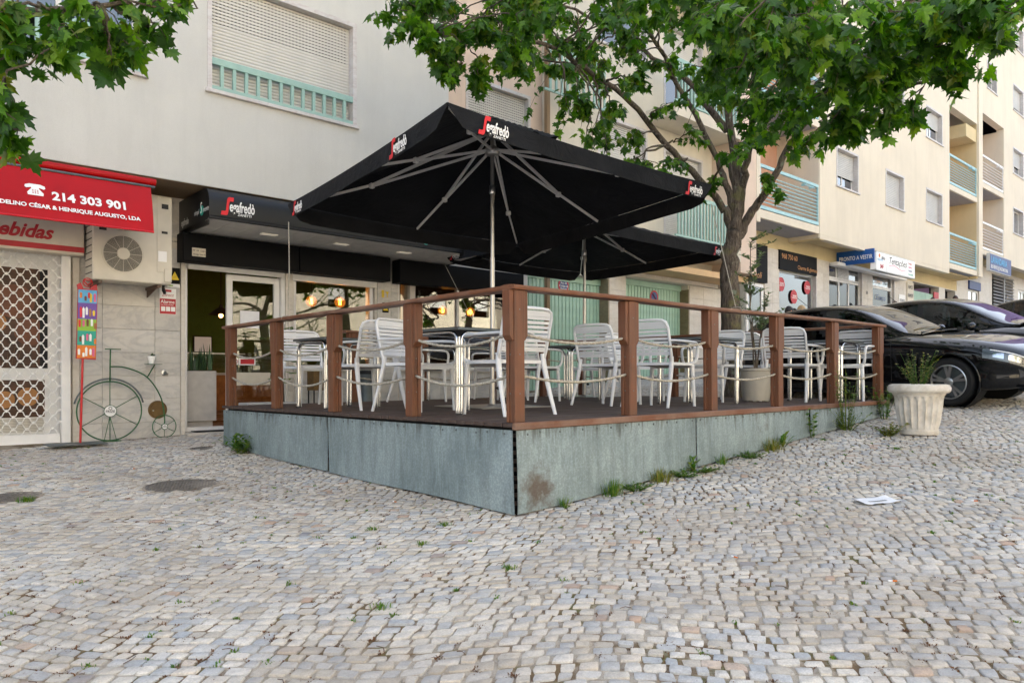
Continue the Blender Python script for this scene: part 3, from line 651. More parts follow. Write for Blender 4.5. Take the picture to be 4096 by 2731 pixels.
bal_rail(b1, W1[0], W1[1], 3.905, 4.33, 5.735, M['mint_light'], 13)
bal_rail(b1, W0[0], W0[1], 3.875, 4.32, 5.735, M['mint_light'], 11)
# shop level: walls, marble cladding
SH = [(-2.62, -1.30, -1, 1.80), (.05, 1.50, -1, 1.845), (1.62, 3.02, .42, 1.83), (3.46, 6.0, .42, 1.98)]
wall('shop_wall', M['marble_beige'], b1, -9, 3.80, -1.2, 2.694, 6.612, 6.9, [o for o in SH[:3]] + [(3.46, 3.7, .42, 1.98)])
def tiles(par, x0, x1, z0, z1, y, tw=.60, th_=.30, m=M['marble'], off=0.):
    z = z0
    while z < z1 - .02:
        h_ = min(th_, z1 - z); x = x0
        first = tw * off if off else tw
        while x < x1 - .01:
            w_ = min(first if x == x0 else tw, x1 - x)
            MB().box(x + .0015, x + w_ - .0015, y - .010 - random.uniform(0, .002), y + .008, z + .0015, z + h_ - .0015).build('marble_tile', m, par, bevel=.002)
            x += w_
        z += th_
tiles(b1, -1.19, -.005, -.56, 2.69, 6.603, .62, .297, off=.4)
tiles(b1, 3.05, 3.44, -.40, 2.69, 6.603, .26, .30); tiles(b1, 1.53, 1.60, -.5, 2.69, 6.603, .3, .6, M['marble_beige'])
tiles(b1, 1.63, 3.0, -.52, .40, 6.603, .62, .30)
MB().box(-1.275, -1.20, 6.56, 6.62, -.7, 2.6).build('shop_jamb', M['marble_beige'], b1); MB().box(-.003, .048, 6.555, 6.62, -.7, 2.3).build('shop_jamb', M['marble_beige'], b1)
MB().box(1.60, 3.04, 6.55, 6.72, .40, .44).build('window_ledge', M['marble_beige'], b1, bevel=.004)
box('step', M['marble_beige'], b1, .04, 1.5, 6.4, 6.66, -.60, -.425)
box('doormat', M['rubber'], b1, .15, 1.0, 6.42, 6.7, -.424, -.412)
# cafe interior
box('cafe_floor', M['wood_floor'], b1, -.1, 6.2, 6.92, 12, -.47, -.42); box('cafe_back_wall', M['interior_green'], b1, -.1, 6.2, 11.4, 11.5, -.4, 2.6)
box('cafe_side_wall', M['interior_dark'], b1, -.2, -.1, 6.92, 11.4, -.4, 2.6); box('cafe_side_wall', M['interior_dark'], b1, 6.2, 6.3, 6.92, 11.4, -.4, 2.6)
box('cafe_ceiling', M['soffit_white'], b1, -.2, 6.3, 6.92, 11.5, 2.5, 2.6)
# frames of door and windows
def frame(par, nm, x0, x1, z0, z1, y, t=.05, d=.06, m=M['white_metal'], mull=(), pane=True, pm='pane', trans=()):
    b = MB().box(x0, x0 + t, y, y + d, z0, z1).box(x1 - t, x1, y, y + d, z0, z1).box(x0 + t, x1 - t, y, y + d, z1 - t, z1).box(x0 + t, x1 - t, y, y + d, z0, z0 + t)
    for mx in mull: b.box(mx - t / 2, mx + t / 2, y + .001, y + d - .001, z0 + t, z1 - t)
    o = b.build(nm, m, par, bevel=.004)
    ed = [x0 + t] + [v for mx in mull for v in (mx - t / 2, mx + t / 2)] + [x1 - t]
    if pane:
        for a, c in zip(ed[::2], ed[1::2]): MB().box(a, c, y + d * .45, y + d * .45 + .006, z0 + t, z1 - t).build('pane', M[pm], o)
    return o
dr = frame(b1, 'door_frame', .05, 1.50, -.42, 1.845, 6.64, .055, .08, pane=False)
frame(b1, 'sliding_door', .66, 1.44, -.41, 1.76, 6.70, .085, .045)
box('door_track', M['white_metal'], dr, .105, 1.445, 6.60, 6.638, 1.77, 1.84)
wA = frame(b1, 'shop_window', 1.63, 3.01, .44, 1.825, 6.66, .055, .07)
box('shutter_guide', M['white_metal'], wA, 1.60, 3.04, 6.59, 6.655, 1.745, 1.835)
# rest of the cafe front belongs to the next block
# ---- second block: pink recess and garages
b2 = thing('apartment_building', 'pink and beige apartment block behind the parasols, above two mint garage doors', 'building', (8, 6.6, 0), group=None)
RW = (4.92, 6.45, 4.28, 5.66); W3 = (8.33, 9.93, 4.38, 5.76)
wall('recess_wall', M['stucco_pink'], b2, 3.83, 6.80, 2.60, 17, 6.62, 6.9, [RW, (4.92, 6.45, 7.2, 8.6)])
wall('wall', M['stucco_beige'], b2, 6.801, 13.2, 2.76, 17, 6.50, 6.9, [W3, (8.33, 9.93, 7.28, 8.66), (10.6, 12.1, 3.35, 5.5), (10.6, 12.1, 6.25, 8.4), (8.33, 9.93, 10.2, 11.5)])
window(b2, *RW, 6.62, 1., True, depth=.12, pitch=.045, slots=12); window(b2, 4.92, 6.45, 7.2, 8.6, 6.62, .6, depth=.12)
window(b2, *W3, 6.50, 1., True, depth=.12, pitch=.046, slots=12); window(b2, 8.33, 9.93, 7.28, 8.66, 6.50, .35, depth=.12); window(b2, 8.33, 9.93, 10.2, 11.5, 6.5, .5, depth=.12)
window(b2, 10.6, 12.1, 3.35, 5.5, 6.5, 1., depth=.12, sill=False); window(b2, 10.6, 12.1, 6.25, 8.4, 6.5, .5, depth=.12, sill=False)
box('downpipe', M['stucco_brown'], b2, 6.72, 6.80, 6.40, 6.48, .2, 16)
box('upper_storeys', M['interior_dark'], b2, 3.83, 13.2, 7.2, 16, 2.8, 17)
bal_rail(b2, 6.35, 8.2, 5.62, 6.55, 6.1, M['mint_light'], 12, 'balcony_rail')
for zf in (3.30, 6.2, 9.1):
    sl_ = box('balcony_slab', M['stucco_beige'], b2, 9.9, 12.52, 5.70, 6.495, zf - .26, zf)
    bal_rail(b2, 9.95, 12.5, zf + .02, zf + 1.0, 5.75, M['mint_light'], 21, 'balcony_rail')
    box('side_rail_panel', M['mint_light'], b2, 9.93, 9.96, 5.78, 6.48, zf + .9, zf + .98)
box('soffit_beam', M['stucco_orange'], b2, 9.0, 13.2, 5.9, 6.62, 2.62, 2.757)
box('end_column', M['stucco_pink'], b2, 12.53, 13.24, 5.71, 6.9, 2.80, 17)
box('lintel', M['marble_beige'], b2, 6.32, 12.9, 6.56, 6.9, 2.52, 2.615)
wall('garage_wall', M['marble_beige'], b2, 3.81, 13.3, -.6, 2.515, 6.612, 6.9, [(3.811, 6.0, .42, 1.98), (6.40, 8.74, -.5, 2.40), (9.36, 11.68, -.3, 2.505)])
tiles(b2, 8.76, 9.34, .08, 2.50, 6.603, .6, .3, M['marble_beige']); tiles(b2, 11.72, 12.9, .2, 2.50, 6.603, .6, .4, M['marble_beige']); tiles(b2, 6.03, 6.38, -.2, 2.4, 6.603, .4, .4, M['marble_beige']); tiles(b2, 3.47, 6.0, -.3, .40, 6.603, .42, .24, M['marble'])
MB().box(3.44, 6.05, 6.55, 6.72, .40, .44).build('window_ledge', M['marble_beige'], b2, bevel=.004)
wB = frame(b2, 'shop_window', 3.47, 5.99, .44, 1.97, 6.66, .055, .07, mull=(4.75,))
box('shutter_guide', M['white_metal'], wB, 3.44, 6.02, 6.59, 6.655, 1.885, 1.98)
for xx in (8.74, 11.68): box('garage_reveal', M['marble_brown'], b2, xx - .004, xx + .04, 6.59, 6.9, -.3, 2.40)
def garage(x0, x1, z0, z1, y, label):
    t_ = thing('garage_door', label, 'garage door', ((x0 + x1) / 2, y, z0), group='mint garage doors')
    MB().box(x0, x1, y - .03, y + .03, z1 - .13, z1).build('header_panel', M['mint'], t_, bevel=.004)
    MB().box(x0, x1, y + .02, y + .05, z0, z1 - .13).build('backing', M['mint'], t_)
    n = int((x1 - x0) / .105); s = (x1 - x0) / n
    b0 = MB().add([(x0 + s * u, y + v, z) for z in (z0, z1 - .132) for u, v in ((.04, .019), (.10, 0), (.90, 0), (.96, .019))], [(0, 1, 5, 4), (1, 2, 6, 5), (2, 3, 7, 6), (0, 4, 7, 3), (3, 2, 1, 0), (4, 5, 6, 7)]).build('board', M['mint'], t_)
    for i in range(1, n): dup(b0, t_, location=(s * i, 0, 0))
    MB().lathe(((x0 + x1) / 2, y - .001, z0 + 1.0), [(.018, 0), (.018, .02), (.01, .03)], 12, axis='Y').build('lock', M['steel'], t_)
    return t_
garage(6.41, 8.73, .02, 2.39, 6.82, 'mint green ribbed garage door behind the second parasol pole'); garage(9.37, 11.67, .12, 2.50, 6.82, 'mint green ribbed garage door nearest the tree trunk')
def nopark(x, z, label, txt):
    t_ = thing('no_parking_sign', label, 'sign', (x, 6.815, z), group='no parking signs on the garage doors')
    MB().lathe((x, 6.812, z), [(.155, 0), (.155, .004)], 32, axis='Y').build('ring', M['red_sign'], t_, smooth=40)
    MB().lathe((x, 6.807, z), [(.12, 0), (.12, .002)], 32, axis='Y').build('disc', M['navy'], t_, smooth=40)
    if txt:
        for k, s in enumerate(('Art. 50', 'Código da', 'Estrada')): text(s, .062, M['white_print'], t_, onface(x, 6.8035, z + .03 - k * .06), align='CENTER')
    else:
        MB().bar((x - .08, 6.803, z + .08), (x + .08, 6.803, z - .08), .002, .03, up=(0, -1, 0)).build('slash', M['red_sign'], t_)
        text('PROIBIDO', .045, M['white_print'], t_, onface(x, 6.8015, z - .085), align='CENTER')
nopark(7.60, 2.18, 'round blue and red no parking sign on the garage door by the second parasol pole', True); nopark(10.63, 2.16, 'round no parking sign on the garage door next to the tree', False)
# ---- third block: cream, shops beneath
b3 = thing('apartment_building', 'cream apartment block with rows of shuttered windows above the clothes shops', 'building', (20, 6.6, .9))
WX = [(17.66, 19.08), (21.14, 22.60), (24.62, 26.18)]; ZF = [(5.74, 6.86), (8.63, 9.73), (11.5, 12.6), (14.4, 15.5)]
ops = [(a, c, d, e) for a, c in WX for d, e in ZF]
wall('wall', M['stucco_cream'], b3, 16.62, 26.95, 4.24, 19, 5.72, 6.0, ops)
shuts = {(0, 0): .66, (1, 0): 1, (2, 0): 1, (2, 1): .52, (0, 1): .4, (1, 1): .8}
for i, (a, c) in enumerate(WX):
    for j, (d, e) in enumerate(ZF): window(b3, a, c, d, e, 5.72, shuts.get((i, j), .7), False, depth=.16, pitch=.055, sm=M['shutter_grey'])
def loggia(par, x0, x1, zf, top, rail_m, back=M['stucco_rose'], depth=1.25, slat=.095, slab=.2, sidewall=M['stucco_cream'], n=1, step=2.9, sides=True):
    y0 = 5.72
    for k in range(n):
        z = zf + k * step
        box('balcony_slab', M['stucco_cream'], par, x0, x1, y0 + .002, y0 + depth, z - slab, z)
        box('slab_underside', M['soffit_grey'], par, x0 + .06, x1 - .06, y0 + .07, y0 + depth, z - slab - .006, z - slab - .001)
        rb = MB().box(x0 + .02, x1 - .02, y0 + .01, y0 + .06, z + 1.06, z + 1.14).box(x0 + .02, x1 - .02, y0 + .01, y0 + .06, z + .03, z + .12)
        for xx in (x0 + .03, x1 - .07): rb.box(xx, xx + .04, y0 + .012, y0 + .058, z + .12, z + 1.06)
        r_ = rb.build('balcony_rail', rail_m, par, bevel=.004)
        m = int(.94 / slat); b0 = MB().tube([(x0 + .06, y0 + .035, z + .12 + slat), (x1 - .06, y0 + .035, z + .12 + slat)], .014, 6).build('rail_bar', rail_m, r_, smooth=40)
        for i in range(1, m - 1): dup(b0, r_, location=(0, 0, slat * i))
        MB().box(x1 - 1.1, x1 - .5, y0 - .12, y0 - .10, z + .93, z + .955).box(x1 - 1.02, x1 - 1.0, y0 - .12, y0 + .01, z + .93, z + 1.0).box(x1 - .6, x1 - .58, y0 - .12, y0 + .01, z + .93, z + 1.0).build('clothes_line_arm', rail_m, r_)
        ww = window(par, x0 + .35, x0 + 1.55, z + .02, z + 2.1, y0 + depth - .16, .55, False, depth=.13, sill=False, pitch=.06, sm=M['shutter_grey'])
    box('loggia_back', back, par, x0, x1, y0 + depth, y0 + depth + .2, zf - slab, zf + n * step)
    if sides:
        box('loggia_side', sidewall, par, x1 + .001, x1 + .18, y0 + .02, y0 + depth, zf - .3, zf + n * step); box('loggia_side', sidewall, par, x0 - .18, x0 - .001, y0 + .02, y0 + depth, zf - .1, zf + n * step)
loggia(b3, 13.44, 16.60, 4.44, 0, M['aqua'], n=4)
box('corner_pier', M['stucco_cream'], b3, 13.242, 13.42, 5.70, 6.9, 4.12, 19)
loggia(b3, 26.97, 30.14, 4.52, 0, M['aqua'], n=2, sidewall=M['stucco_ochre'])
wall('wall', M['stucco_cream'], b3, 26.95, 30.15, 10.32, 19, 5.72, 6.0, [(27.6, 28.9, 11.6, 12.7)]); window(b3, 27.6, 28.9, 11.6, 12.7, 5.72, .4, depth=.16)
box('loggia_beam', M['stucco_ochre'], b3, 28.9, 30.1, 5.75, 6.9, 9.6, 10.1)
box('pier', M['stucco_cream'], b3, 30.16, 30.62, 5.66, 7, 4.30, 19)
box('first_floor_soffit', M['stucco_ochre'], b3, 13.3, 30.6, 6.0, 8.3, 4.245, 4.30); box('beam', M['stucco_ochre'], b3, 16.64, 16.9, 5.74, 7.4, 4.10, 4.238); box('beam', M['stucco_cream'], b3, 16.64, 26.95, 5.724, 5.9, 4.12, 4.239)
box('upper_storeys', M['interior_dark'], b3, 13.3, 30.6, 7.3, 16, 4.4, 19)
wall('shop_front_wall', M['stucco_ochre'], b3, 13.3, 30.7, 3.84, 4.244, 6.62, 6.9)
S3 = [(13.9, 15.20, .3, 3.05), (16.05, 18.22, 1.25, 3.84), (19.12, 21.45, .6, 3.80), (22.34, 24.10, 1.5, 3.80), (25.9, 28.6, 1.0, 3.82), (29.3, 30.5, 1.2, 3.82)]
wall('shop_wall', M['marble_beige'], b3, 13.3, 30.7, 0, 3.839, 6.612, 6.9, S3)
for x0, x1 in ((15.22, 16.03), (18.25, 19.1), (21.48, 22.3), (24.13, 25.3)): tiles(b3, x0, x1, .7, 3.83, 6.603, .42, .55, M['marble_beige'])
for xx in (18.20, 21.42, 24.08): MB().box(xx, xx + .03, 6.57, 6.9, .6, 3.8).build('shop_jamb', M['marble_trim'], b3)
# charme shop: dark fascia and window
box('fascia_board', M['black_board'], b3, 15.98, 18.20, 6.55, 6.61, 3.31, 3.85)
f3 = box('fascia_board', M['black_board'], b3, 14.3, 15.28, 6.53, 6.60, 2.85, 3.85)
text('968 750 60', .20, M['gold_print'], b3, onface(16.08, 6.545, 3.62)); text('Charme & glamour', .16, M['gold_print'], b3, onface(17.0, 6.545, 3.40)); text('Amoli', .24, M['gold_print'], b3, onface(14.36, 6.525, 2.95), shear=.3)
cw = frame(b3, 'shop_window', 16.07, 18.20, 1.25, 3.30, 6.68, .05, .06, pm='pane_far', m=M['alu'])
for x, z in ((16.28, 2.92), (17.02, 2.62), (17.83, 2.95)):
    MB().lathe((x, 6.67, z), [(.20, 0), (.20, .003)], 24, axis='Y').build('discount_sticker', M['red_sign'], cw); text('-20%', .15, M['white_print'], b3, onface(x, 6.6655, z - .05), align='CENTER', shear=.2)
box('light_tube', M['tube_white'], b3, 18.10, 18.13, 6.78, 6.81, 1.3, 3.2); box('light_tube', M['tube_white'], b3, 16.2, 18.05, 6.80, 6.83, 3.20, 3.23)
for x0, x1, m_ in ((13.4, 18.3, 'soffit_white'), (18.9, 24.3, 'cream_sign'), (25.4, 30.6, 'interior_dark')):
    box('shop_back_wall', M[m_], b3, x0, x1, 8.4, 8.5, .3, 3.9)
box('shop_floor', M['wood_light'], b3, 13.4, 30.6, 6.92, 8.4, .25, .3)
for x in (18.6, 24.9): box('shop_partition', M['cream_sign'], b3, x, x + .1, 6.92, 8.4, .3, 3.9)
frame(b3, 'shop_door', 14.32, 15.18, .45, 2.82, 6.60, .10, .06, pm='pane_far')
# clothes shop front
frame(b3, 'shop_door', 19.14, 21.44, .7, 3.36, 6.66, .07, .06, mull=(19.92, 20.62), pm='pane'); frame(b3, 'transom_window', 19.14, 21.44, 3.37, 3.79, 6.66, .05, .06, mull=(19.75, 20.6), pm='pane_far')
lv = MB()
for i in range(9): lv.box(19.79, 20.56, 6.64, 6.66, 3.40 + i * .042, 3.425 + i * .042)
lv.build('louvre', M['white_metal'], b3)
text('omem', .16, M['navy'], b3, onface(19.2, 6.655, 3.58)); text('Tentações', .15, M['grey_print'], b3, onface(20.68, 6.655, 3.58), shear=.25)
frame(b3, 'shop_window', 22.36, 24.08, 1.5, 3.36, 6.66, .05, .06, pm='pane'); frame(b3, 'transom_window', 22.36, 24.08, 3.37, 3.79, 6.66, .05, .06, pm='pane_far')
text('Criança', .2, M['gold_print'], b3, onface(22.6, 6.655, 3.5), shear=.3); text('tiffosi', .15, M['black_print'], b3, onface(23.45, 6.655, 3.5)); text('Criança', .26, M['navy'], b3, onface(22.7, 6.655, 2.95), shear=.35)
for x, z in ((22.9, 3.1), (23.5, 2.9), (23.9, 3.15), (20.9, 3.2), (19.6, 3.2)): MB().lathe((x, 7.6, z), [(.01, -.08), (.07, -.04), (.09, 0), (.07, .04), (.01, .08)], 12).build('ceiling_lamp', M['shop_light'], b3, smooth=True)
for k in range(5):
    box('shelf', M['wood_light'], b3, 19.2, 24.2, 8.1, 8.38, .9 + k * .45, .93 + k * .45)
cg = MB(); gm = ['navy', 'cloth_dark', 'cloth_blue', 'white_print', 'red_sign', 'cloth_beige']
for k in range(46):
    x = 19.3 + random.random() * 4.8; z = .95 + random.randrange(5) * .45; MB().box(x, x + random.uniform(.12, .3), 8.08, 8.34, z, z + random.uniform(.1, .3)).build('folded_clothes', M[random.choice(gm)], b3)
for k in range(12):
    x = 19.25 + k * .17 + random.uniform(-.03, .03); MB().box(x, x + .12, 7.3, 7.7, 1.0, random.uniform(1.9, 2.2)).build('hanging_clothes', M[random.choice(gm)], b3)
text('50', .14, M['black_print'], b3, onface(21.75, 6.585, 3.05))
# projecting blue sign and light box
ps = thing('shop_sign', 'blue shop sign reading pronto a vestir standing out from the wall', 'sign', (19.6, 6.2, 3.7))
box('board', M['blue_sign'], ps, 19.57, 19.63, 5.46, 6.58, 3.74, 4.16); text('PRONTO A VESTIR', .175, M['white_print'], ps, onleft(19.566, 6.50, 3.87), xs=.68, bold=.008)
ls = thing('light_box_sign', 'white light box sign with coloured shop names in front of the clothes shop', 'sign', (21, 5.45, 3.5))
box('box', M['sign_lit'], ls, 19.66, 22.70, 5.42, 5.60, 3.54, 4.06); box('divider', M['grey_print'], ls, 20.42, 20.44, 5.415, 5.42, 3.54, 4.06); 
MB().box(19.64, 22.72, 5.425, 5.59, 4.06, 4.085).box(19.64, 22.72, 5.425, 5.59, 3.515, 3.54).build('box_rim', M['alu'], ls)
Z_ = 5.417
text('mayoral', .12, M['sky_print'], ls, onface(19.72, Z_, 3.82)); text('tiffosi', .16, M['black_print'], ls, onface(20.02, Z_, 3.87), xs=.8); text('SMF', .17, M['red_sign'], ls, onface(19.9, Z_, 3.60), bold=.02)
MB().lathe((19.87, Z_, 3.97), [(.06, 0), (.06, .002)], 16, axis='Y').build('logo_disc', M['orange'], ls)
text('Tentações', .30, M['black_print'], ls, onface(20.55, Z_, 3.80), shear=.35, xs=1.15); MB().tube([(20.6 + i * .1, Z_, 3.72 + .05 * math.sin(i * .45)) for i in range(14)], .008, 5).build('flourish', M['pink_print'], ls)
for k, (s_, m_) in enumerate((('Criança', 'red_sign'), ('Senhora', 'pink_print'), ('Homem', 'navy'), ('Acessórios', 'teal'))): text(s_, .11, M[m_], ls, onface(22.15, Z_, 3.93 - k * .115), xs=.85)
box('roller_blind_box', M['white_metal'], b3, 19.05, 24.5, 6.30, 6.55, 3.70, 3.81, bevel=.02)
# upholsterer and mint double door
for k, s_ in enumerate(('ESTOFADOR', 'E', 'REPARAMOS', '96 216 90 05', 'CADEIRAS')): 
    if k == 0: box('notice_board', M['white_print'], b3, 24.5, 25.05, 6.57, 6.592, 1.6, 3.25)
    text(s_, .13, M['black_print'], b3, onface(24.78, 6.567, 3.0 - k * .27), align='CENTER', xs=.62)
box('notice_board', M['cream_sign'], b3, 25.25, 25.85, 6.56, 6.60, 2.45, 3.75); box('notice_board', M['red_sign'], b3, 25.25, 25.85, 6.56, 6.60, 2.0, 2.44)
for k, s_ in enumerate(('FAMOS', 'RAMOS', 'EIRAS', 'OFÁS')): text(s_, .2, M['black_print'], b3, onface(25.3, 6.556, 3.5 - k * .3), xs=.7)
text('CHÕES', .2, M['white_print'], b3, onface(25.28, 6.556, 2.08), xs=.75)
db = MB()
for i in range(11): db.box(25.92 + i * .13, 26.03 + i * .13, 6.62, 6.66, 1.0, 3.5)
db.build('corrugated_door', M['mint'], b3); box('door_panel', M['mint'], b3, 27.4, 28.6, 6.64, 6.68, 3.0, 3.5); box('side_door', M['white_metal'], b3, 27.5, 28.9, 6.1, 6.15, 1.2, 3.0)
box('red_notice', M['red_sign'], b3, 28.0, 28.5, 6.58, 6.61, 3.05, 3.6)
# ---- fourth block
b4 = thing('apartment_building', 'furthest cream block with slatted balconies above the laundry', 'building', (33, 6.6, 2))
loggia(b4, 30.64, 33.72, 5.46, 0, M['white_metal'], n=2, step=2.7, slat=.12); 
WE = [(35.1, 36.7), (40, 41.6)]; ZE = [(6.66, 7.8), (9.3, 10.45), (12.1, 13.25), (14.9, 16)]
wall('wall', M['stucco_cream'], b4, 33.74, 42, 5.18, 20, 5.72, 6.0, [(a, c, d, e) for a, c in WE for d, e in ZE])
wall('wall', M['stucco_cream'], b4, 30.62, 33.739, 10.95, 20, 5.72, 6.0, [(31.4, 32.7, 12.1, 13.2)]); window(b4, 31.4, 32.7, 12.1, 13.2, 5.72, 0., depth=.16)
for a, c in WE:
    for j, (d, e) in enumerate(ZE): window(b4, a, c, d, e, 5.72, (0., .6, .75, .6)[j], depth=.16, pitch=.06, sm=M['shutter_grey'])
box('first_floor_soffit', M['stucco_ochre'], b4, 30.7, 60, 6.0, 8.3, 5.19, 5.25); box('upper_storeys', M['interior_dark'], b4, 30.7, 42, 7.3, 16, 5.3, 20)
wall('shop_wall', M['marble_beige'], b4, 30.7, 60, 1, 5.18, 6.612, 6.9, [(32.1, 33.6, 1.5, 4.4), (35.4, 38.7, 1.6, 5.0), (39.6, 41.0, 1.6, 4.6)])
frame(b4, 'shop_door', 32.12, 33.58, 1.6, 4.05, 6.66, .08, .06, mull=(32.85,), pm='pane_far'); box('fascia_board', M['navy'], b4, 32.1, 33.6, 6.55, 6.61, 4.05, 4.4)
frame(b4, 'shop_door', 39.6, 41.0, 1.7, 4.6, 6.66, .08, .06, mull=(40.3,), pm='pane_far', m=M['white_metal'])
box('shop_back_wall', M['interior_dark'], b4, 30.8, 60, 7.6, 7.7, 1, 5.2)
def lattice(par, x0, x1, z0, z1, y, nx, nz, r, m, name, amp=.42):
    """scissor grille of wavy bars riveted together: each wave is one bar"""
    sx = (x1 - x0) / nx; sz = (z1 - z0) / nz; b = MB()
    for j in range(nz + 1):
        for ph in (0, 1):
            pts = []
            for i in range(nx * 8 + 1):
                a = i / 8 * 2 * math.pi; k = math.cos(a); k = math.copysign(abs(k) ** .75, k)
                pts.append((x0 + i / 8 * sx, y + (.006 if ph else -.006), z0 + j * sz + (k if ph else -k) * sz * amp * .55 + (sz * .5 if ph else 0) * 0))
            b.tube(pts, r, 4)
        
    return b.build(name, m, par)
lg = thing('security_grille', 'folded grey scissor grille over the shop front below the laundry sign', 'grille', (37, 6.55, 1.6))
lattice(lg, 35.45, 36.98, 1.7, 4.95, 6.56, 9, 22, .014, M['alu'], 'lattice_bars'); lattice(lg, 37.1, 38.65, 1.7, 4.95, 6.56, 9, 22, .014, M['alu'], 'lattice_bars'); box('centre_post', M['alu'], lg, 37.0, 37.08, 6.53, 6.59, 1.6, 5.0)
lv_ = thing('laundry_sign', 'blue and grey laundry sign reading lavandaria under the far balconies', 'sign', (32, 5.5, 4.6))
box('board', M['navy'], lv_, 30.72, 33.60, 5.42, 5.56, 4.60, 5.24); box('rim', M['grey_print'], lv_, 30.69, 33.63, 5.43, 5.55, 4.57, 5.27)
text('LAVANDARIA', .36, M['sky_print'], lv_, onface(30.80, 5.415, 4.90), xs=.98, bold=.02); text('SELF-SERVICE @ ENGOMADORIA', .20, M['white_print'], lv_, onface(30.78, 5.415, 4.68), xs=.78, bold=.01)
b5 = thing('apartment_building', 'violet rendered block cut by the right edge beyond the cream ones', 'building', (50, 6.6, 2.5))
box('wall', M['stucco_violet'], b5, 42.02, 70, 5.68, 16, 5.4, 22); wb = box('balcony_parapet', M['stucco_violet'], b5, 43, 46, 4.8, 5.67, 11.5, 12.4)
# ---- the block across the street (only seen mirrored in the glass and the car paint)
b6 = thing('apartment_building', 'sunlit cream block across the street, seen only as a reflection in cafe glass', 'building', (6, -26, -1.2))
wall('wall', M['stucco_gold'], b6, -26, 48, -3, 15, -26.3, -26, [(x, x + 1.5, z, z + 1.4) for x in range(-24, 46, 4) for z in (1.8, 4.8, 7.8, 10.8)])
box('inner_mass', M['interior_dark'], b6, -26, 48, -36, -27, -3, 14.9); fb = MB()
for x in range(-24, 46, 4):
    for z in (1.8, 4.8, 7.8, 10.8): fb.box(x, x + 1.5, -26.2, -26.15, z + .5, z + 1.4)
fb.build('lowered_shutters', M['shutter'], b6)
# ------------------------------------------------------------------ drinks shop on the left
gt = thing('security_grille', 'white scissor grille drawn across the drinks shop window', 'grille', (-1.9, 6.55, -.46))
box('frame_post', M['white_metal'], gt, -1.40, -1.305, 6.52, 6.60, -.50, 1.80); box('bottom_rail', M['white_metal'], gt, -2.62, -1.41, 6.53, 6.59, -.47, -.36); box('header', M['white_metal'], gt, -2.62, -1.305, 6.50, 6.62, 1.78, 1.86)
def scissor(par, x0, x1, z0, z1, y, nx, nz, r):
    sx, sz = (x1 - x0) / nx, (z1 - z0) / nz
    for j in range(nz + 1):
        pts = [(x0 + i / 10 * sx, y - .004, z0 + j * sz + sz * .47 * math.tanh(1.8 * math.cos(i / 10 * 2 * math.pi) * (1 if j % 2 else -1))) for i in range(nx * 10 + 1)]
        MB().tube(pts, r, 6).build('wavy_bar', M['white_metal'], par, smooth=True)
    rv = MB()
    for j in range(nz):
        for i in range(nx * 2 + 1):
            if (i % 2 == 0) == (j % 2 == 1): rv.box(x0 + i * sx / 2 - .011, x0 + i * sx / 2 + .011, y - .014, y + .006, z0 + (j + .5) * sz - .016, z0 + (j + .5) * sz + .016)
    o = rv.build('rivet_clips', M['white_metal'], par, bevel=.003); o['kind'] = 'stuff'
scissor(gt, -2.62, -1.41, -.33, 1.76, 6.555, 9, 29, .0062)
bs = thing('shop_sign', 'cream sign with red script reading bebidas above the grille', 'sign', (-1.9, 6.4, 1.8))
box('board', M['cream_sign'], bs, -3.4, -1.20, 6.34, 6.60, 1.77, 2.14, bevel=.004); box('stripe', M['red_sign'], bs, -3.4, -1.198, 6.337, 6.34, 1.80, 1.865)
text('Bebidas', .22, M['red_sign'], bs, onface(-2.19, 6.336, 1.925), shear=.35, bold=.03, xs=.96)
# window behind the grille with printed food pictures
sw = thing('shop_window', 'drinks shop window with large bread pictures behind the grille', 'window', (-1.95, 6.7, -.45))
box('frame', M['white_metal'], sw, -2.62, -1.305, 6.66, 6.70, -.45, 1.79)
box('picture', M['bread_print'], sw, -2.62, -1.52, 6.652, 6.658, .42, 1.60); box('picture', M['bread_print'], sw, -2.62, -1.55, 6.652, 6.658, -.16, .28)
for x, z, r_ in ((-2.2, 1.35, .16), (-1.85, 1.2, .2), (-1.7, .85, .16), (-2.05, .95, .12), (-1.95, .05, .1), (-1.72, .08, .11)):
    MB().lathe((x, 6.652, z), [(r_, 0), (r_ * .7, .001)], 24, axis='Y').build('printed_loaf', M['tan_print' if r_ < .13 else 'brown_print'], sw)
for k in range(9):
    x = -2.2 + k * .045; MB().bar((x, 6.650, .45), (x - .1 + k * .02, 6.650, .45 + .38 - k * .02), .001, .022, up=(0, -1, 0)).build('printed_wicker', M['wicker_print'], sw)
box('dark_picture_gap', M['dark_slot'], sw, -1.60, -1.52, 6.650, 6.651, .42, 1.60)
lb = MB()
for k in range(9): lb.box(-2.6, -1.56, 6.645, 6.652, -.33 + k * .018, -.32 + k * .018)
lb.build('vent_slats', M['alu'], sw)
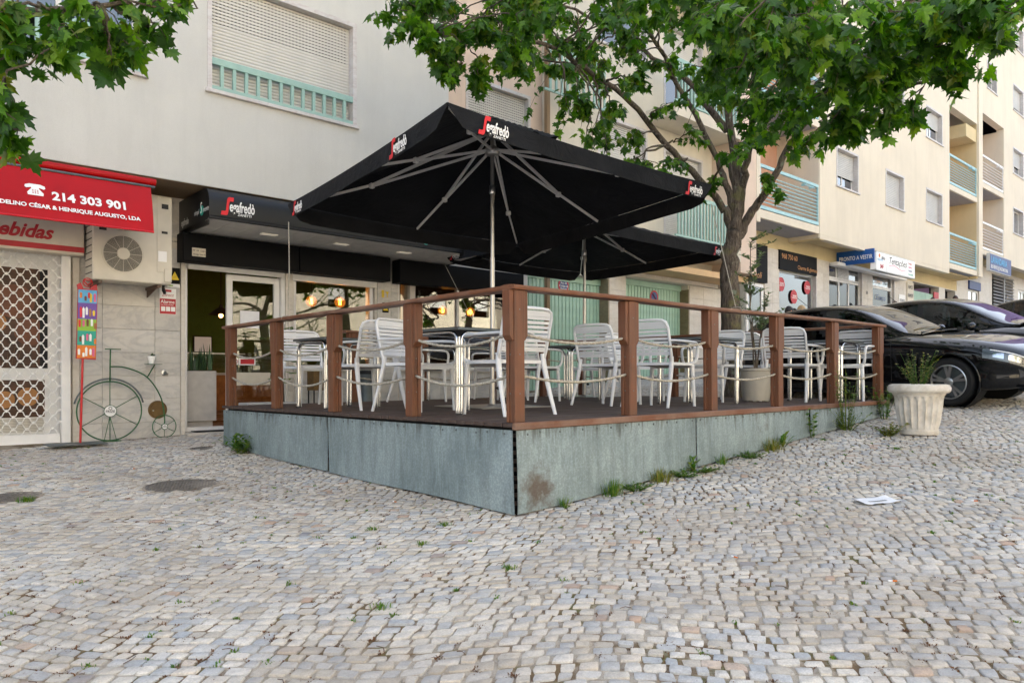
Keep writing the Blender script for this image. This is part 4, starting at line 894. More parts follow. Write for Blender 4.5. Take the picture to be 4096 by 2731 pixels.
# red awning
ra = thing('awning', 'red shop awning with white telephone number over the drinks shop', 'awning', (-1.6, 5.6, 2.0))
MB().tube([(-3.2, 5.66, 2.615), (-.60, 5.66, 2.615)], .045, 16).build('roller_tube', M['awning_red'], ra, smooth=40)
MB().tube([(-3.2, 5.63, 2.555), (-.615, 5.63, 2.555)], .016, 8).build('rail_tube', M['zinc_dark'], ra, smooth=40)
A0, A1 = Vector((0, 5.63, 2.55)), Vector((0, 5.36, 1.975)); xl, xr = -3.2, -.66
b = MB(); b.grid(lambda u, v: (xl + (xr - xl) * u - .045 * v * u, A0.y + (A1.y - A0.y) * v - .02 * math.sin(v * math.pi), A0.z + (A1.z - A0.z) * v - .012 * math.sin(u * 9) * v), 20, 6); b.build('fabric', M['awning_red'], ra, smooth=True, recalc=False)
MB().tube([(xl, A1.y, A1.z), (xr - .045, A1.y, A1.z)], .012, 8).build('front_bar', M['red_paint'], ra, smooth=40)
for xx in (-.72,): MB().bar((xx, 6.55, 2.45), (xx, 5.45, 2.12), .025, .03).build('folding_arm', M['alu'], ra)
ay = math.atan2(A1.y - A0.y, A1.z - A0.z); tilt = math.atan2(A0.y - A1.y, A0.z - A1.z)
def onawn(x, v): return Matrix.Translation((x, A0.y + (A1.y - A0.y) * v - .026, A0.z + (A1.z - A0.z) * v)) @ Matrix.Rotation(R(90) - tilt, 4, 'X')
text('214 303 901', .145, M['white_print'], ra, onawn(-1.70, .60), bold=.035, xs=1.02); text('ADELINO CÉSAR & HENRIQUE AUGUSTO, LDA', .068, M['white_print'], ra, onawn(-2.22, .80), bold=.032, xs=.97)
TEL = [(0, 0), (.14, 0), (.145, .03), (.105, .085), (.105, .10), (.15, .085), (.165, .10), (.16, .125), (.12, .142), (.02, .142), (-.02, .125), (-.025, .10), (-.01, .085), (.035, .10), (.035, .085), (-.005, .03)]
b = MB(); b.prism(TEL, lambda u, v: (u, v, .002), lambda u, v: (u, v, 0)); o = b.build('telephone_symbol', M['white_print'], ra, world=False); o.matrix_local = Matrix.Translation(-OFF[ra]) @ onawn(-1.92, .56)
b = MB()
for i in range(3):
    for j in range(3): b.box(.042 + i * .022, .054 + i * .022, .022 + j * .018, .032 + j * .018, .0021, .003)
o = b.build('telephone_keys', M['red_sign'], ra, world=False); o.matrix_local = Matrix.Translation(-OFF[ra]) @ onawn(-1.92, .56)
# air conditioning unit
ac = thing('air_conditioner', 'large two fan outdoor air conditioning unit on the marble wall', 'air conditioner', (-.72, 6.3, 1.4))
box('casing', M['ac_white'], ac, -1.17, -.28, 6.08, 6.42, 1.47, 2.57, bevel=.012)
box('side_panel', M['ac_white'], ac, -.455, -.275, 6.073, 6.40, 1.62, 2.56, bevel=.005)
for cz, nm in ((1.80, 0), (2.30, 1)):
    fx = -.84; MB().lathe((fx, 6.079, cz), [(.232, 0), (.232, .008), (.215, .004), (.215, -.0)], 48, axis='Y', cap=False).build('fan_ring', M['ac_white'], ac, smooth=40)
    MB().lathe((fx, 6.0785, cz), [(.22, 0), (.22, .001)], 48, axis='Y').build('fan_opening', M['ac_dark'], ac)
    gr = MB()
    for k in range(13):
        rr_ = .075 + k * .0115; gr.tube([(fx + rr_ * math.cos(a * math.pi / 18), 6.062, cz + rr_ * math.sin(a * math.pi / 18)) for a in range(36)], .0022, 4, close=True)
    for k in range(12):
        a = k * math.pi / 6; gr.tube([(fx + .06 * math.cos(a), 6.06, cz + .06 * math.sin(a)), (fx + .225 * math.cos(a), 6.066, cz + .225 * math.sin(a))], .0028, 4)
    q = gr.build('fan_guard', M['ac_white'], ac); q['kind'] = 'stuff'
    MB().lathe((fx, 6.062, cz), [(.07, -.01), (.07, .008), (.055, .012)], 32, axis='Y').build('fan_hub', M['ac_white'], ac, smooth=40)
    fan = MB()
    for k in range(4):
        a = k * math.pi / 2 + .3; fan.add([(fx + r_ * math.cos(a + t_), 6.0775 - .006 * (t_ > 0), cz + r_ * math.sin(a + t_)) for r_ in (.07, .2) for t_ in (-.3, .35)], [(0, 1, 3, 2)])
    fan.build('fan_blades', M['black_matte'], ac)
b = MB()
for k in range(12): b.box(-1.176, -1.170, 6.10, 6.38, 1.55 + k * .08, 1.56 + k * .08)
b.build('coil_fins', M['ac_dark'], ac)
box('label', M['white_print'], ac, -.44, -.34, 6.069, 6.072, 1.98 - .23, 1.98 - .10); box('badge', M['black_print'], ac, -.40, -.32, 6.069, 6.072, 2.41, 2.47); box('handle_slot', M['ac_dark'], ac, -.40, -.33, 6.068, 6.072, 2.10, 2.13); box('handle_slot', M['ac_dark'], ac, -1.10, -1.02, 6.074, 6.079, 2.06, 2.09); box('valve_cover', M['ac_white'], ac, -.37, -.285, 6.05, 6.072, 1.50, 1.66, bevel=.004)
for xx in (-1.08, -.42):
    b = MB().box(xx - .02, xx + .02, 6.10, 6.59, 1.43, 1.468); b.prism([(6.58, 1.43), (6.2, 1.43), (6.58, 1.34)], lambda u, v: (xx - .006, u, v), lambda u, v: (xx + .006, u, v)); b.build('wall_bracket', M['brown_frame'], ac)
MB().tube([(-.34, 6.2, 1.47), (-.34, 6.2, 1.41), (-.30, 6.28, 1.385), (-.26, 6.4, 1.41), (-.25, 6.52, 1.5)], .018, 8).build('pipe', M['black_matte'], ac, smooth=True)
# wall signs
def plate(name, label, x0, x1, z0, z1, m, y=6.588, cat='sign'):
    t_ = thing(name, label, cat, ((x0 + x1) / 2, y, z0)); box('plate', M[m], t_, x0, x1, y - .006, y, z0, z1, bevel=.002); return t_
al = plate('alarm_sign', 'white and red alarm warning sign beside the cafe door', -.27, -.06, 1.14, 1.48, 'white_print')
box('red_field', M['red_sign'], al, -.265, -.065, 6.579, 6.5815, 1.145, 1.345); text('Alarme', .062, M['white_print'], al, onface(-.255, 6.578, 1.285), bold=.01, xs=.95); text('Direct', .055, M['red_sign'], al, onface(-.24, 6.578, 1.375), shear=.4); box('badge', M['red_sign'], al, -.2, -.12, 6.579, 6.5815, 1.435, 1.465); text('com Aviso à Polícia', .024, M['white_print'], al, onface(-.255, 6.578, 1.258), xs=.85)
for k in range(3): box('pictogram', M['white_print'], al, -.25 + k * .062, -.198 + k * .062, 6.5775, 6.579, 1.18, 1.24)
cc = plate('camera_warning_sign', 'black sign with yellow triangle below the air conditioner', -.145, -.01, 1.55, 1.76, 'black_board')
MB().prism([(-.135, 1.60), (-.02, 1.60), (-.0775, 1.71)], lambda u, v: (u, 6.5795, v), lambda u, v: (u, 6.5815, v)).build('triangle', M['yellow'], cc); MB().bar((-.1, 6.579, 1.63), (-.055, 6.579, 1.65), .001, .025, up=(0, -1, 0)).build('camera_symbol', M['black_print'], cc)
sp_ = plate('sticker', 'narrow white sticker under the camera warning sign', -.17, -.01, 1.50, 1.545, 'white_print'); box('printed_line', M['lime_print'], sp_, -.16, -.1, 6.5795, 6.582, 1.515, 1.53)
pl = plate('small_plate', 'pale alarm company plate high beside the cafe awning', -.14, -.005, 2.02, 2.16, 'cream_sign'); text('SALARME', .028, M['black_print'], pl, onface(-.135, 6.581, 2.1))
# ice cream price board on a red pole
ic = thing('ice_cream_board', 'colourful ice cream price board on a red pole with flat steel base', 'sign', (-1.27, 6.2, -.47))
box('base_plate', M['zinc_dark'], ic, -1.62, -1.02, 6.02, 6.38, -.475, -.462, bevel=.003); MB().tube([(-1.27, 6.2, -.46), (-1.245, 6.2, .56)], .013, 10).build('pole', M['red_paint'], ic, smooth=40)
BO = [(-1.32, .53), (-1.11, .52), (-1.09, 1.33), (-1.10, 1.42), (-1.14, 1.40), (-1.18, 1.36), (-1.24, 1.36), (-1.27, 1.43), (-1.31, 1.40), (-1.30, 1.33)]
MB().prism(BO, lambda u, v: (u, 6.180, v), lambda u, v: (u, 6.194, v)).build('board', M['red_sign'], ic)
strips = [('orange', .54, .69), ('teal', .69, .86), ('lime_print', .86, 1.0), ('violet_print', 1.0, 1.19), ('sky_print', 1.19, 1.345)]
for m_, z0, z1 in strips: MB().prism([(-1.312 + .02 * (z0 - .5), z0), (-1.115 + .02 * (z0 - .5), z0), (-1.115 + .02 * (z1 - .5), z1), (-1.312 + .02 * (z1 - .5), z1)], lambda u, v: (u, 6.1775, v), lambda u, v: (u, 6.1795, v)).build('printed_band', M[m_], ic)
r2 = random.Random(3)
for m_, z0, z1 in strips:
    for k in range(5):
        x = -1.295 + k * .038 + r2.uniform(-.012, .012) + .02 * (z0 - .5); zz = z0 + .01 + r2.uniform(0, .05); hgt = (z1 - z0) * r2.uniform(.35, .75)
        MB().prism([(x, zz), (x + .022, zz), (x + .024, zz + hgt * .8), (x + .011, zz + hgt), (x - .002, zz + hgt * .8)], lambda u, v: (u, 6.1755, v), lambda u, v: (u, 6.177, v)).build('printed_ice_cream', M[r2.choice(['brown_print', 'tan_print', 'white_print', 'orange', 'red_print', 'yellow', 'pink_print', 'white_print'])], ic)
hp = [(-1.195 + .035 * math.sin(t) ** 3 * 1.1, 1.44 + .03 * (math.cos(t) - .35 * math.cos(2 * t))) for t in np.linspace(0, 2 * math.pi, 26)[:-1]]
MB().tube([(u, 6.187, v) for u, v in hp], .007, 6, close=True).build('heart_emblem', M['red_paint'], ic, smooth=True)
MB().tube([(-1.195 + .05 * math.sin(t), 6.187, 1.435 + .05 * math.cos(t)) for t in np.linspace(0, 2 * math.pi, 26)[:-1]], .006, 6, close=True).build('emblem_ring', M['red_paint'], ic, smooth=True)
# decorative penny farthing
bk = thing('penny_farthing_stand', 'green painted metal penny farthing plant stand against the marble wall', 'bicycle', (-.8, 6.45, -.47))
yb = 6.45; circ = lambda cx, cz, r_, n=56: [(cx + r_ * math.cos(2 * math.pi * k / n), yb, cz + r_ * math.sin(2 * math.pi * k / n)) for k in range(n)]
GM = M['green_metal']
for cx, cz, r_, rb, disc in ((-.89, -.105, .365, .0085, .070), (-.25, -.325, .145, .006, .036)):
    wh_ = MB().tube(circ(cx, cz, r_), rb, 8, close=True).build('wheel', GM, bk, smooth=True)
    for k in range(6):
        a = math.pi / 2 + k * math.pi / 3; MB().tube([(cx + disc * .8 * math.cos(a), yb, cz + disc * .8 * math.sin(a)), (cx + r_ * math.cos(a), yb, cz + r_ * math.sin(a))], rb * .62, 6).build('spoke', GM, wh_, smooth=True)
    MB().lathe((cx, yb - .012, cz), [(disc, -.004), (disc, .006)], 32, axis='Y').build('hub_disc', M['white_print'], wh_); MB().tube([(p[0], yb - .015, p[2]) for p in circ(cx, cz, disc, 32)], .005, 6, close=True).build('hub_rim', GM, wh_, smooth=True)
    text('FRIZE', disc * .62, M['black_print'], bk, onface(cx, yb - .0195, cz - disc * .28), align='CENTER', bold=.01)
    MB().tube([(cx + disc * .25 * math.cos(t), yb - .02, cz + disc * .48 + disc * .25 * math.sin(t)) for t in np.linspace(0, 6.2, 16)], disc * .045, 5, close=True).build('disc_emblem', M['black_print'], wh_)
MB().tube([(-.89, yb, .26), (-.885, yb, .655)], .0085, 8).build('stem', GM, bk, smooth=True); MB().bar((-.95, yb - .02, .66), (-.77, yb - .02, .66), .03, .012).build('handlebar', GM, bk, bevel=.003)
bb = catmull([(-.885, yb, .445), (-.70, yb, .43), (-.46, yb, .315), (-.30, yb, .07), (-.25, yb, -.18), (-.25, yb, -.325)], 8)
MB().tube([tuple(p) for p in bb], .0085, 8).build('backbone', GM, bk, smooth=True); MB().tube([(-.455, yb, .315), (-.365, yb, .475)], .0075, 8).build('plant_arm', GM, bk, smooth=True); MB().box(-.47, -.29, yb - .05, yb + .08, .476, .482).build('plant_tray', GM, bk)
MB().tube([(-.89 + .40 * math.cos(a), yb + .01, -.105 + .40 * math.sin(a)) for a in np.linspace(.25, 2.9, 24)], .005, 6, ell=2.2).build('mudguard', M['zinc_dark'], bk, smooth=True)
for dx in (-.07, .07): MB().tube([(-.89, yb, -.17), (-.89 + dx, yb - .02, -.47)], .004, 6).build('prop', GM, bk, smooth=True)
MB().box(-1.0, -.78, yb - .07, yb + .05, -.478, -.47).build('foot_plate', GM, bk); MB().box(-.33, -.17, yb - .05, yb + .05, -.478, -.47).build('foot_plate', GM, bk)
def leafy(b, cols, base, n, l, w_, spread, up=.6, curl=.3):
    for _ in range(n):
        a = random.uniform(0, 6.28); e = random.uniform(up * .5, min(1.5, up * 1.4)); d = Vector((math.cos(a) * math.cos(e), math.sin(a) * math.cos(e), math.sin(e))); s = Vector((-math.sin(a), math.cos(a), 0)); L = l * random.uniform(.6, 1.1)
        p0 = Vector(base) + Vector((random.uniform(-1, 1), random.uniform(-1, 1), 0)) * spread; p1 = p0 + d * L * .5; p2 = p0 + d * L - Vector((0, 0, L * curl))
        b.add([p0 - s * w_ * .3, p0 + s * w_ * .3, p1 + s * w_, p2, p1 - s * w_], [(0, 1, 2, 4), (4, 2, 3)]); r = random.random(); cols += [(r, r, r, 1)] * 5
pt = thing('potted_succulent', 'tiny succulent in a white pot on the penny farthing tray', 'potted plant', (-.40, 6.46, .484))
MB().lathe((-.40, 6.46, .484), [(.032, 0), (.036, .04), (.046, .082), (.048, .082), (.048, .10), (.042, .10), (.041, .085)], 20, cap=False).build('pot', M['white_print'], pt, smooth=40); MB().lathe((-.40, 6.46, .56), [(.042, 0), (.01, .005)], 16).build('soil', M['soil'], pt)
b, c_ = MB(), []; leafy(b, c_, (-.40, 6.46, .565), 34, .075, .007, .012, .8, .05); o = b.build('leaves', M['succulent'], pt, recalc=False); with_rnd(o.data, c_)
hx = thing('wall_hatch', 'brown hexagonal access cover on the marble wall behind the small wheel', 'cover', (-.29, 6.58, -.11))
MB().lathe((-.29, 6.592, -.11), [(.118, 0), (.118, .008)], 36, axis='Y').build('ring', M['rust_cover'], hx); MB().lathe((-.29, 6.584, -.11), [(.105, 0), (.1, .012)], 6, axis='Y').build('hexagon', M['rust_cover'], hx); MB().lathe((-.35, 6.57, -.12), [(.01, 0), (.01, .01)], 10, axis='Y').build('bolt', M['steel'], hx)
vt = thing('round_vent', 'small round metal socket cover on the marble wall', 'cover', (-.20, 6.58, .37)); MB().lathe((-.20, 6.592, .37), [(.042, 0), (.042, .012), (.03, .016)], 24, axis='Y').build('ring', M['steel'], vt, smooth=40); MB().lathe((-.20, 6.575, .37), [(.022, 0), (.018, .006)], 20, axis='Y').build('cap', M['zinc_dark'], vt, smooth=40)
# ------------------------------------------------------------------ cafe awning and boards
aw = thing('awning', 'black cafe awning box with coffee logos and a pale boarded underside', 'awning', (3, 6, 2.1))
prof = [(5.70, 2.655), (5.60, 2.64), (5.54, 2.58), (5.515, 2.48), (5.515, 2.30), (5.53, 2.285), (5.70, 2.285), (6.58, 2.20), (6.58, 2.25)]
AX0, AX1 = -.02, 4.35
b = MB(); n = len(prof[:7]); b.add([(x, y, z) for x in (AX0, AX1) for y, z in prof[:7]], [(i, i + 1, i + 1 + n, i + n) for i in range(n - 1)]); b.build('fabric', M['awning_black'], aw, smooth=40, recalc=False)
b = MB(); b.add([(AX0, 5.70, 2.655), (AX0, 5.60, 2.64), (AX0, 5.54, 2.58), (AX0, 5.515, 2.48), (AX0, 5.515, 2.30), (AX0, 5.56, 2.26), (AX0, 6.59, 2.17), (AX0, 6.59, 2.64)], [tuple(range(8))]); b.build('side_fabric', M['awning_black'], aw, recalc=False)
MB().box(AX0, AX1, 5.505, 5.545, 2.262, 2.292).build('front_bar', M['awning_black'], aw, bevel=.006)
for k in range(14):
    x0 = AX0 + .02 + k * (AX1 - AX0 - .04) / 14; x1 = x0 + (AX1 - AX0 - .04) / 14 - .006
    b = MB(); b.add([(x0, 5.56, 2.283), (x1, 5.56, 2.283), (x1, 6.585, 2.215), (x0, 6.585, 2.215), (x0, 5.56, 2.30), (x1, 5.56, 2.30), (x1, 6.585, 2.232), (x0, 6.585, 2.232)], [(0, 1, 2, 3), (7, 6, 5, 4), (0, 4, 5, 1), (2, 6, 7, 3), (1, 5, 6, 2), (0, 3, 7, 4)]); b.build('underside_board', M['soffit_white'], aw)
for x in (.85, 1.95, 3.05): MB().box(x, x + .22, 5.95, 6.05, 2.246, 2.252).build('recessed_lamp', M['panel_lamp'], aw)
box('underside_edge', M['awning_black'], aw, AX0, AX0 + .02, 5.56, 6.585, 2.19, 2.25); box('end_board', M['awning_black'], aw, AX1 - .01, AX1, 5.53, 6.58, 2.22, 2.64)
seg_logo(aw, onface(.12, 5.513, 2.325), .23); simp_logo(aw, onface(2.93, 5.512, 2.33), .17); simp_logo(aw, onleft(-.022, 6.02, 2.34), .15)
text('egafredo', .13, M['grey_print'], aw, onleft(-.022, 6.5, 2.30), 'logo_lettering', .01, .6)
# black shutter boxes above door and windows
for x0, x1, lab in ((-.05, 1.575, 'black shutter box above the cafe door with the house number plate'), (1.59, 3.14, 'black shutter box above the cafe window with lit bulbs'), (3.32, 6.05, 'black shutter box above the far cafe window behind the parasol')):
    t_ = thing('shutter_box', lab, 'shutter box', ((x0 + x1) / 2, 6.45, 1.84), group='black boxes above the cafe front')
    box('box', M['black_board'], t_, x0, x1, 6.34, 6.585, 1.835, 2.21, bevel=.006)
an = thing('address_plate', 'small white address plate on the black box above the door', 'sign', (.2, 6.33, 1.9)); box('plate', M['cream_sign'], an, .06, .235, 6.328, 6.337, 1.905, 2.015, bevel=.001)
text('Nº 18   Loja A', .034, M['black_print'], an, onface(.068, 6.3265, 1.97), xs=.9); text('Antigo lote 97', .034, M['black_print'], an, onface(.072, 6.3265, 1.92), xs=.86)
c2 = plate('camera_warning_sign', 'black sign with yellow triangle on the pillar right of the lit bulbs', 3.14, 3.26, 1.36, 1.52, 'black_board'); MB().prism([(3.15, 1.39), (3.25, 1.39), (3.20, 1.48)], lambda u, v: (u, 6.5795, v), lambda u, v: (u, 6.5815, v)).build('triangle', M['yellow'], c2)
g_ = thing('wall_symbols', 'yellow fork and glass symbols on the marble pillar between the windows', 'sign', (3.2, 6.58, 1.62)); MB().box(3.13, 3.15, 6.586, 6.59, 1.60, 1.72).box(3.155, 3.175, 6.586, 6.59, 1.60, 1.72).build('cutlery_symbol', M['yellow'], g_); MB().prism([(3.20, 1.70), (3.27, 1.70), (3.24, 1.655), (3.24, 1.61), (3.26, 1.605), (3.21, 1.605), (3.23, 1.61), (3.23, 1.655)], lambda u, v: (u, 6.586, v), lambda u, v: (u, 6.59, v)).build('glass_symbol', M['yellow'], g_)
# pendant bulbs behind the glass
def bulb(x, y, z, lab, r_=.088, power=5):
    t_ = thing('pendant_bulb', lab, 'lamp', (x, y, z + .9), group='glowing globe bulbs in the cafe windows')
    MB().tube([(x, y, z + .12), (x, y, 2.49)], .004, 6).build('cable', M['black_matte'], t_); MB().lathe((x, y, z + .07), [(.018, 0), (.02, .03), (.012, .055)], 14).build('socket', M['iron'], t_, smooth=40)
    MB().lathe((x, y, z), [(r_ * math.sin(a), -r_ * math.cos(a)) for a in np.linspace(.05, 3.0, 14)], 24, cap=False).build('globe', M['amber_globe'], t_, smooth=True)
    f_ = MB()
    for z0 in (-.045, .008): f_.cyl((x, y, z + z0), .02, .042, 10)
    f_.build('filament', M['bulb_hot'], t_)
    l_ = bpy.data.lights.new('bulb_light', 'POINT'); l_.energy = power; l_.color = (1, .6, .25); l_.shadow_soft_size = .05; lo = bpy.data.objects.new('bulb_light', l_); COL.objects.link(lo); lo.parent = t_; lo.location = Vector((x, y, z)) - Vector((x, y, z + .9))
bulb(2.21, 7.2, 1.52, 'left glowing globe bulb in the window next to the door'); bulb(2.72, 7.2, 1.54, 'right glowing globe bulb in the window next to the door'); bulb(4.82, 7.2, 1.53, 'left glowing globe bulb in the wide far cafe window'); bulb(5.47, 7.2, 1.54, 'right glowing globe bulb in the wide far cafe window')
pl_ = thing('pendant_lamp', 'dark shaded pendant lamp glowing inside the open cafe door', 'lamp', (1.08, 8.0, 1.3)); MB().tube([(1.08, 8, 1.42), (1.08, 8, 2.49)], .006, 6).build('cable', M['black_matte'], pl_)
MB().lathe((1.08, 8, 1.29), [(.19, 0), (.10, .07), (.03, .12), (.02, .16)], 24, cap=False).build('lamp_shade', M['black_matte'], pl_, smooth=40); MB().lathe((1.08, 8, 1.27), [(.005, -.03), (.03, -.01), (.035, .02), (.01, .04)], 14).build('lamp_bulb', M['lamp_small'], pl_, smooth=True)
# inside the cafe
cb_ = thing('planter_box', 'pale box planter standing in the cafe doorway', 'planter', (.37, 7.0, -.42)); box('box', M['white_box'], cb_, .16, .58, 6.86, 7.2, -.30, .40, bevel=.006); box('plinth', M['white_box'], cb_, .19, .54, 6.9, 7.17, -.415, -.302); box('soil', M['soil'], cb_, .18, .56, 6.88, 7.18, .401, .41)
sv = thing('snake_plant', 'dark upright snake plant in the pale doorway planter', 'plant', (.37, 7.0, .41)); b, c_ = MB(), []
for k in range(26):
    x, y = random.uniform(.2, .54), random.uniform(6.9, 7.16); blades(b, c_, x, y, .41, 1, random.uniform(.25, .48), .005, .016, .25)
o = b.build('leaves', M['succulent'], sv, recalc=False); with_rnd(o.data, c_)
ct = thing('display_counter', 'wooden serving counter with glass display at the back of the cafe', 'counter', (1.2, 9.6, -.42)); box('base', M['wood_light'], ct, .3, 2.6, 9.4, 10.1, -.415, .35); box('top', M['steel'], ct, .26, 2.64, 9.36, 10.14, .351, .39); box('display_glass', M['pane'], ct, .4, 2.2, 9.45, 10.0, .392, .75); box('light_strip', M['panel_lamp'], ct, .45, 2.1, 9.5, 9.53, .72, .74)
for k in range(7): box('counter_plank', M['wood_light'], ct, .3, 2.6, 9.385, 9.399, -.40 + k * .107, -.30 + k * .107)
sf = thing('wall_shelf', 'dark shelf with plant pots on the green cafe wall', 'shelf', (.9, 11.3, 1.1)); box('board', M['black_matte'], sf, .3, 1.6, 11.1, 11.39, 1.0, 1.03)
for xx in (.5, 1.4): MB().bar((xx, 11.38, .8), (xx, 11.15, 1.0), .03, .02).build('bracket', M['black_matte'], sf)
for xx in (.5, .85, 1.2): 
    q_ = thing('shelf_plant', {.5: 'left', .85: 'middle', 1.2: 'right'}[xx] + ' dark potted plant on the shelf inside the cafe', 'potted plant', (xx, 11.25, 1.03), group='plants on the cafe shelf'); MB().lathe((xx, 11.25, 1.031), [(.06, 0), (.08, .12)], 14).build('pot', M['brown_print'], q_); b, c_ = MB(), []; leafy(b, c_, (xx, 11.25, 1.15), 24, .3, .02, .03, .8, .2); o = b.build('leaves', M['succulent'], q_, recalc=False); with_rnd(o.data, c_)
pc = thing('picture_frame', 'dark framed picture on the green cafe wall', 'picture', (.7, 11.38, .4)); box('frame', M['black_matte'], pc, .45, .95, 11.36, 11.395, .35, .85); box('print', M['brown_print'], pc, .5, .9, 11.355, 11.36, .4, .8)
mn = thing('menu_board', 'small bright menu screen above the cafe counter', 'screen', (1.55, 10.2, .8)); box('screen', M['sign_lit'], mn, 1.45, 1.75, 10.2, 10.23, .78, 1.05); box('rim', M['black_matte'], mn, 1.43, 1.77, 10.21, 10.24, .76, 1.07)
# notices on the sliding door
nd = thing('door_notice', 'red and white notices stuck low on the sliding glass door', 'notice', (.95, 6.7, .4)); box('notice', M['red_sign'], nd, .86, 1.06, 6.705, 6.709, .50, .57); box('notice_border', M['white_print'], nd, .84, 1.08, 6.7095, 6.713, .485, .585); box('pictogram', M['white_print'], nd, .755, .83, 6.705, 6.709, .49, .58); box('letter_panel', M['cream_sign'], nd, .755, 1.30, 6.705, 6.711, .20, .38)
MB().tube([(.79 + .03 * math.cos(t), 6.704, .535 + .03 * math.sin(t)) for t in np.linspace(0, 6.28, 20)[:-1]], .004, 5, close=True).build('pictogram_ring', M['red_sign'], nd)
pp = thing('door_poster', 'pale paper poster stuck on the sliding glass door', 'poster', (1.0, 6.7, 1.1)); box('sheet', M['paper'], pp, .86, 1.14, 6.716, 6.718, 1.02, 1.26)
# in front of the cafe wall
tr = thing('tree_planter', 'white trough with a thin leafy shrub by the sliding door', 'planter', (.95, 6.1, -.5)); box('trough', M['white_box'], tr, .62, 1.32, 5.9, 6.2, -.5, -.03, bevel=.008)
ST = MB().tube([(1.2, 6.05, -.05), (1.18, 6.03, .4), (1.22, 6.06, .9), (1.2, 6.02, 1.05)], [.012, .011, .008, .004], 6).build('stem', M['bark'], tr, smooth=True); b, c_ = MB(), []
for k in range(26): leafy(b, c_, (1.2 + random.gauss(0, .10), 6.05 + random.gauss(0, .1), random.uniform(.15, 1.0)), 9, .09, .022, .05, .4, .3)
o = b.build('leaves', M['weed'], tr, recalc=False); with_rnd(o.data, c_)
bn = thing('metal_bin', 'galvanised cylindrical bin against the marble wall below the window', 'bin', (2.66, 6.25, -.42)); MB().lathe((2.66, 6.25, -.44), [(.115, 0), (.118, .03), (.112, .04), (.112, .78), (.12, .80), (.12, .84), (.09, .86), (.09, .83)], 28).build('body', M['zinc_dark'], bn, smooth=40); MB().lathe((2.66, 6.25, -.44), [(.119, .80), (.124, .805), (.124, .85), (.118, .855)], 28, cap=False).build('rim', M['black_matte'], bn, smooth=40)
st_ = thing('plant_stand', 'olive box on a slim black metal stand under the window', 'stand', (1.86, 6.35, -.45)); box('box', M['rust_cover'], st_, 1.76, 1.96, 6.26, 6.46, .12, .40)
for sx in (1.775, 1.945):
    for sy in (6.275, 6.445): MB().bar((sx, sy, -.45), (sx, sy, .119), .016, .016).build('leg', M['black_matte'], st_)
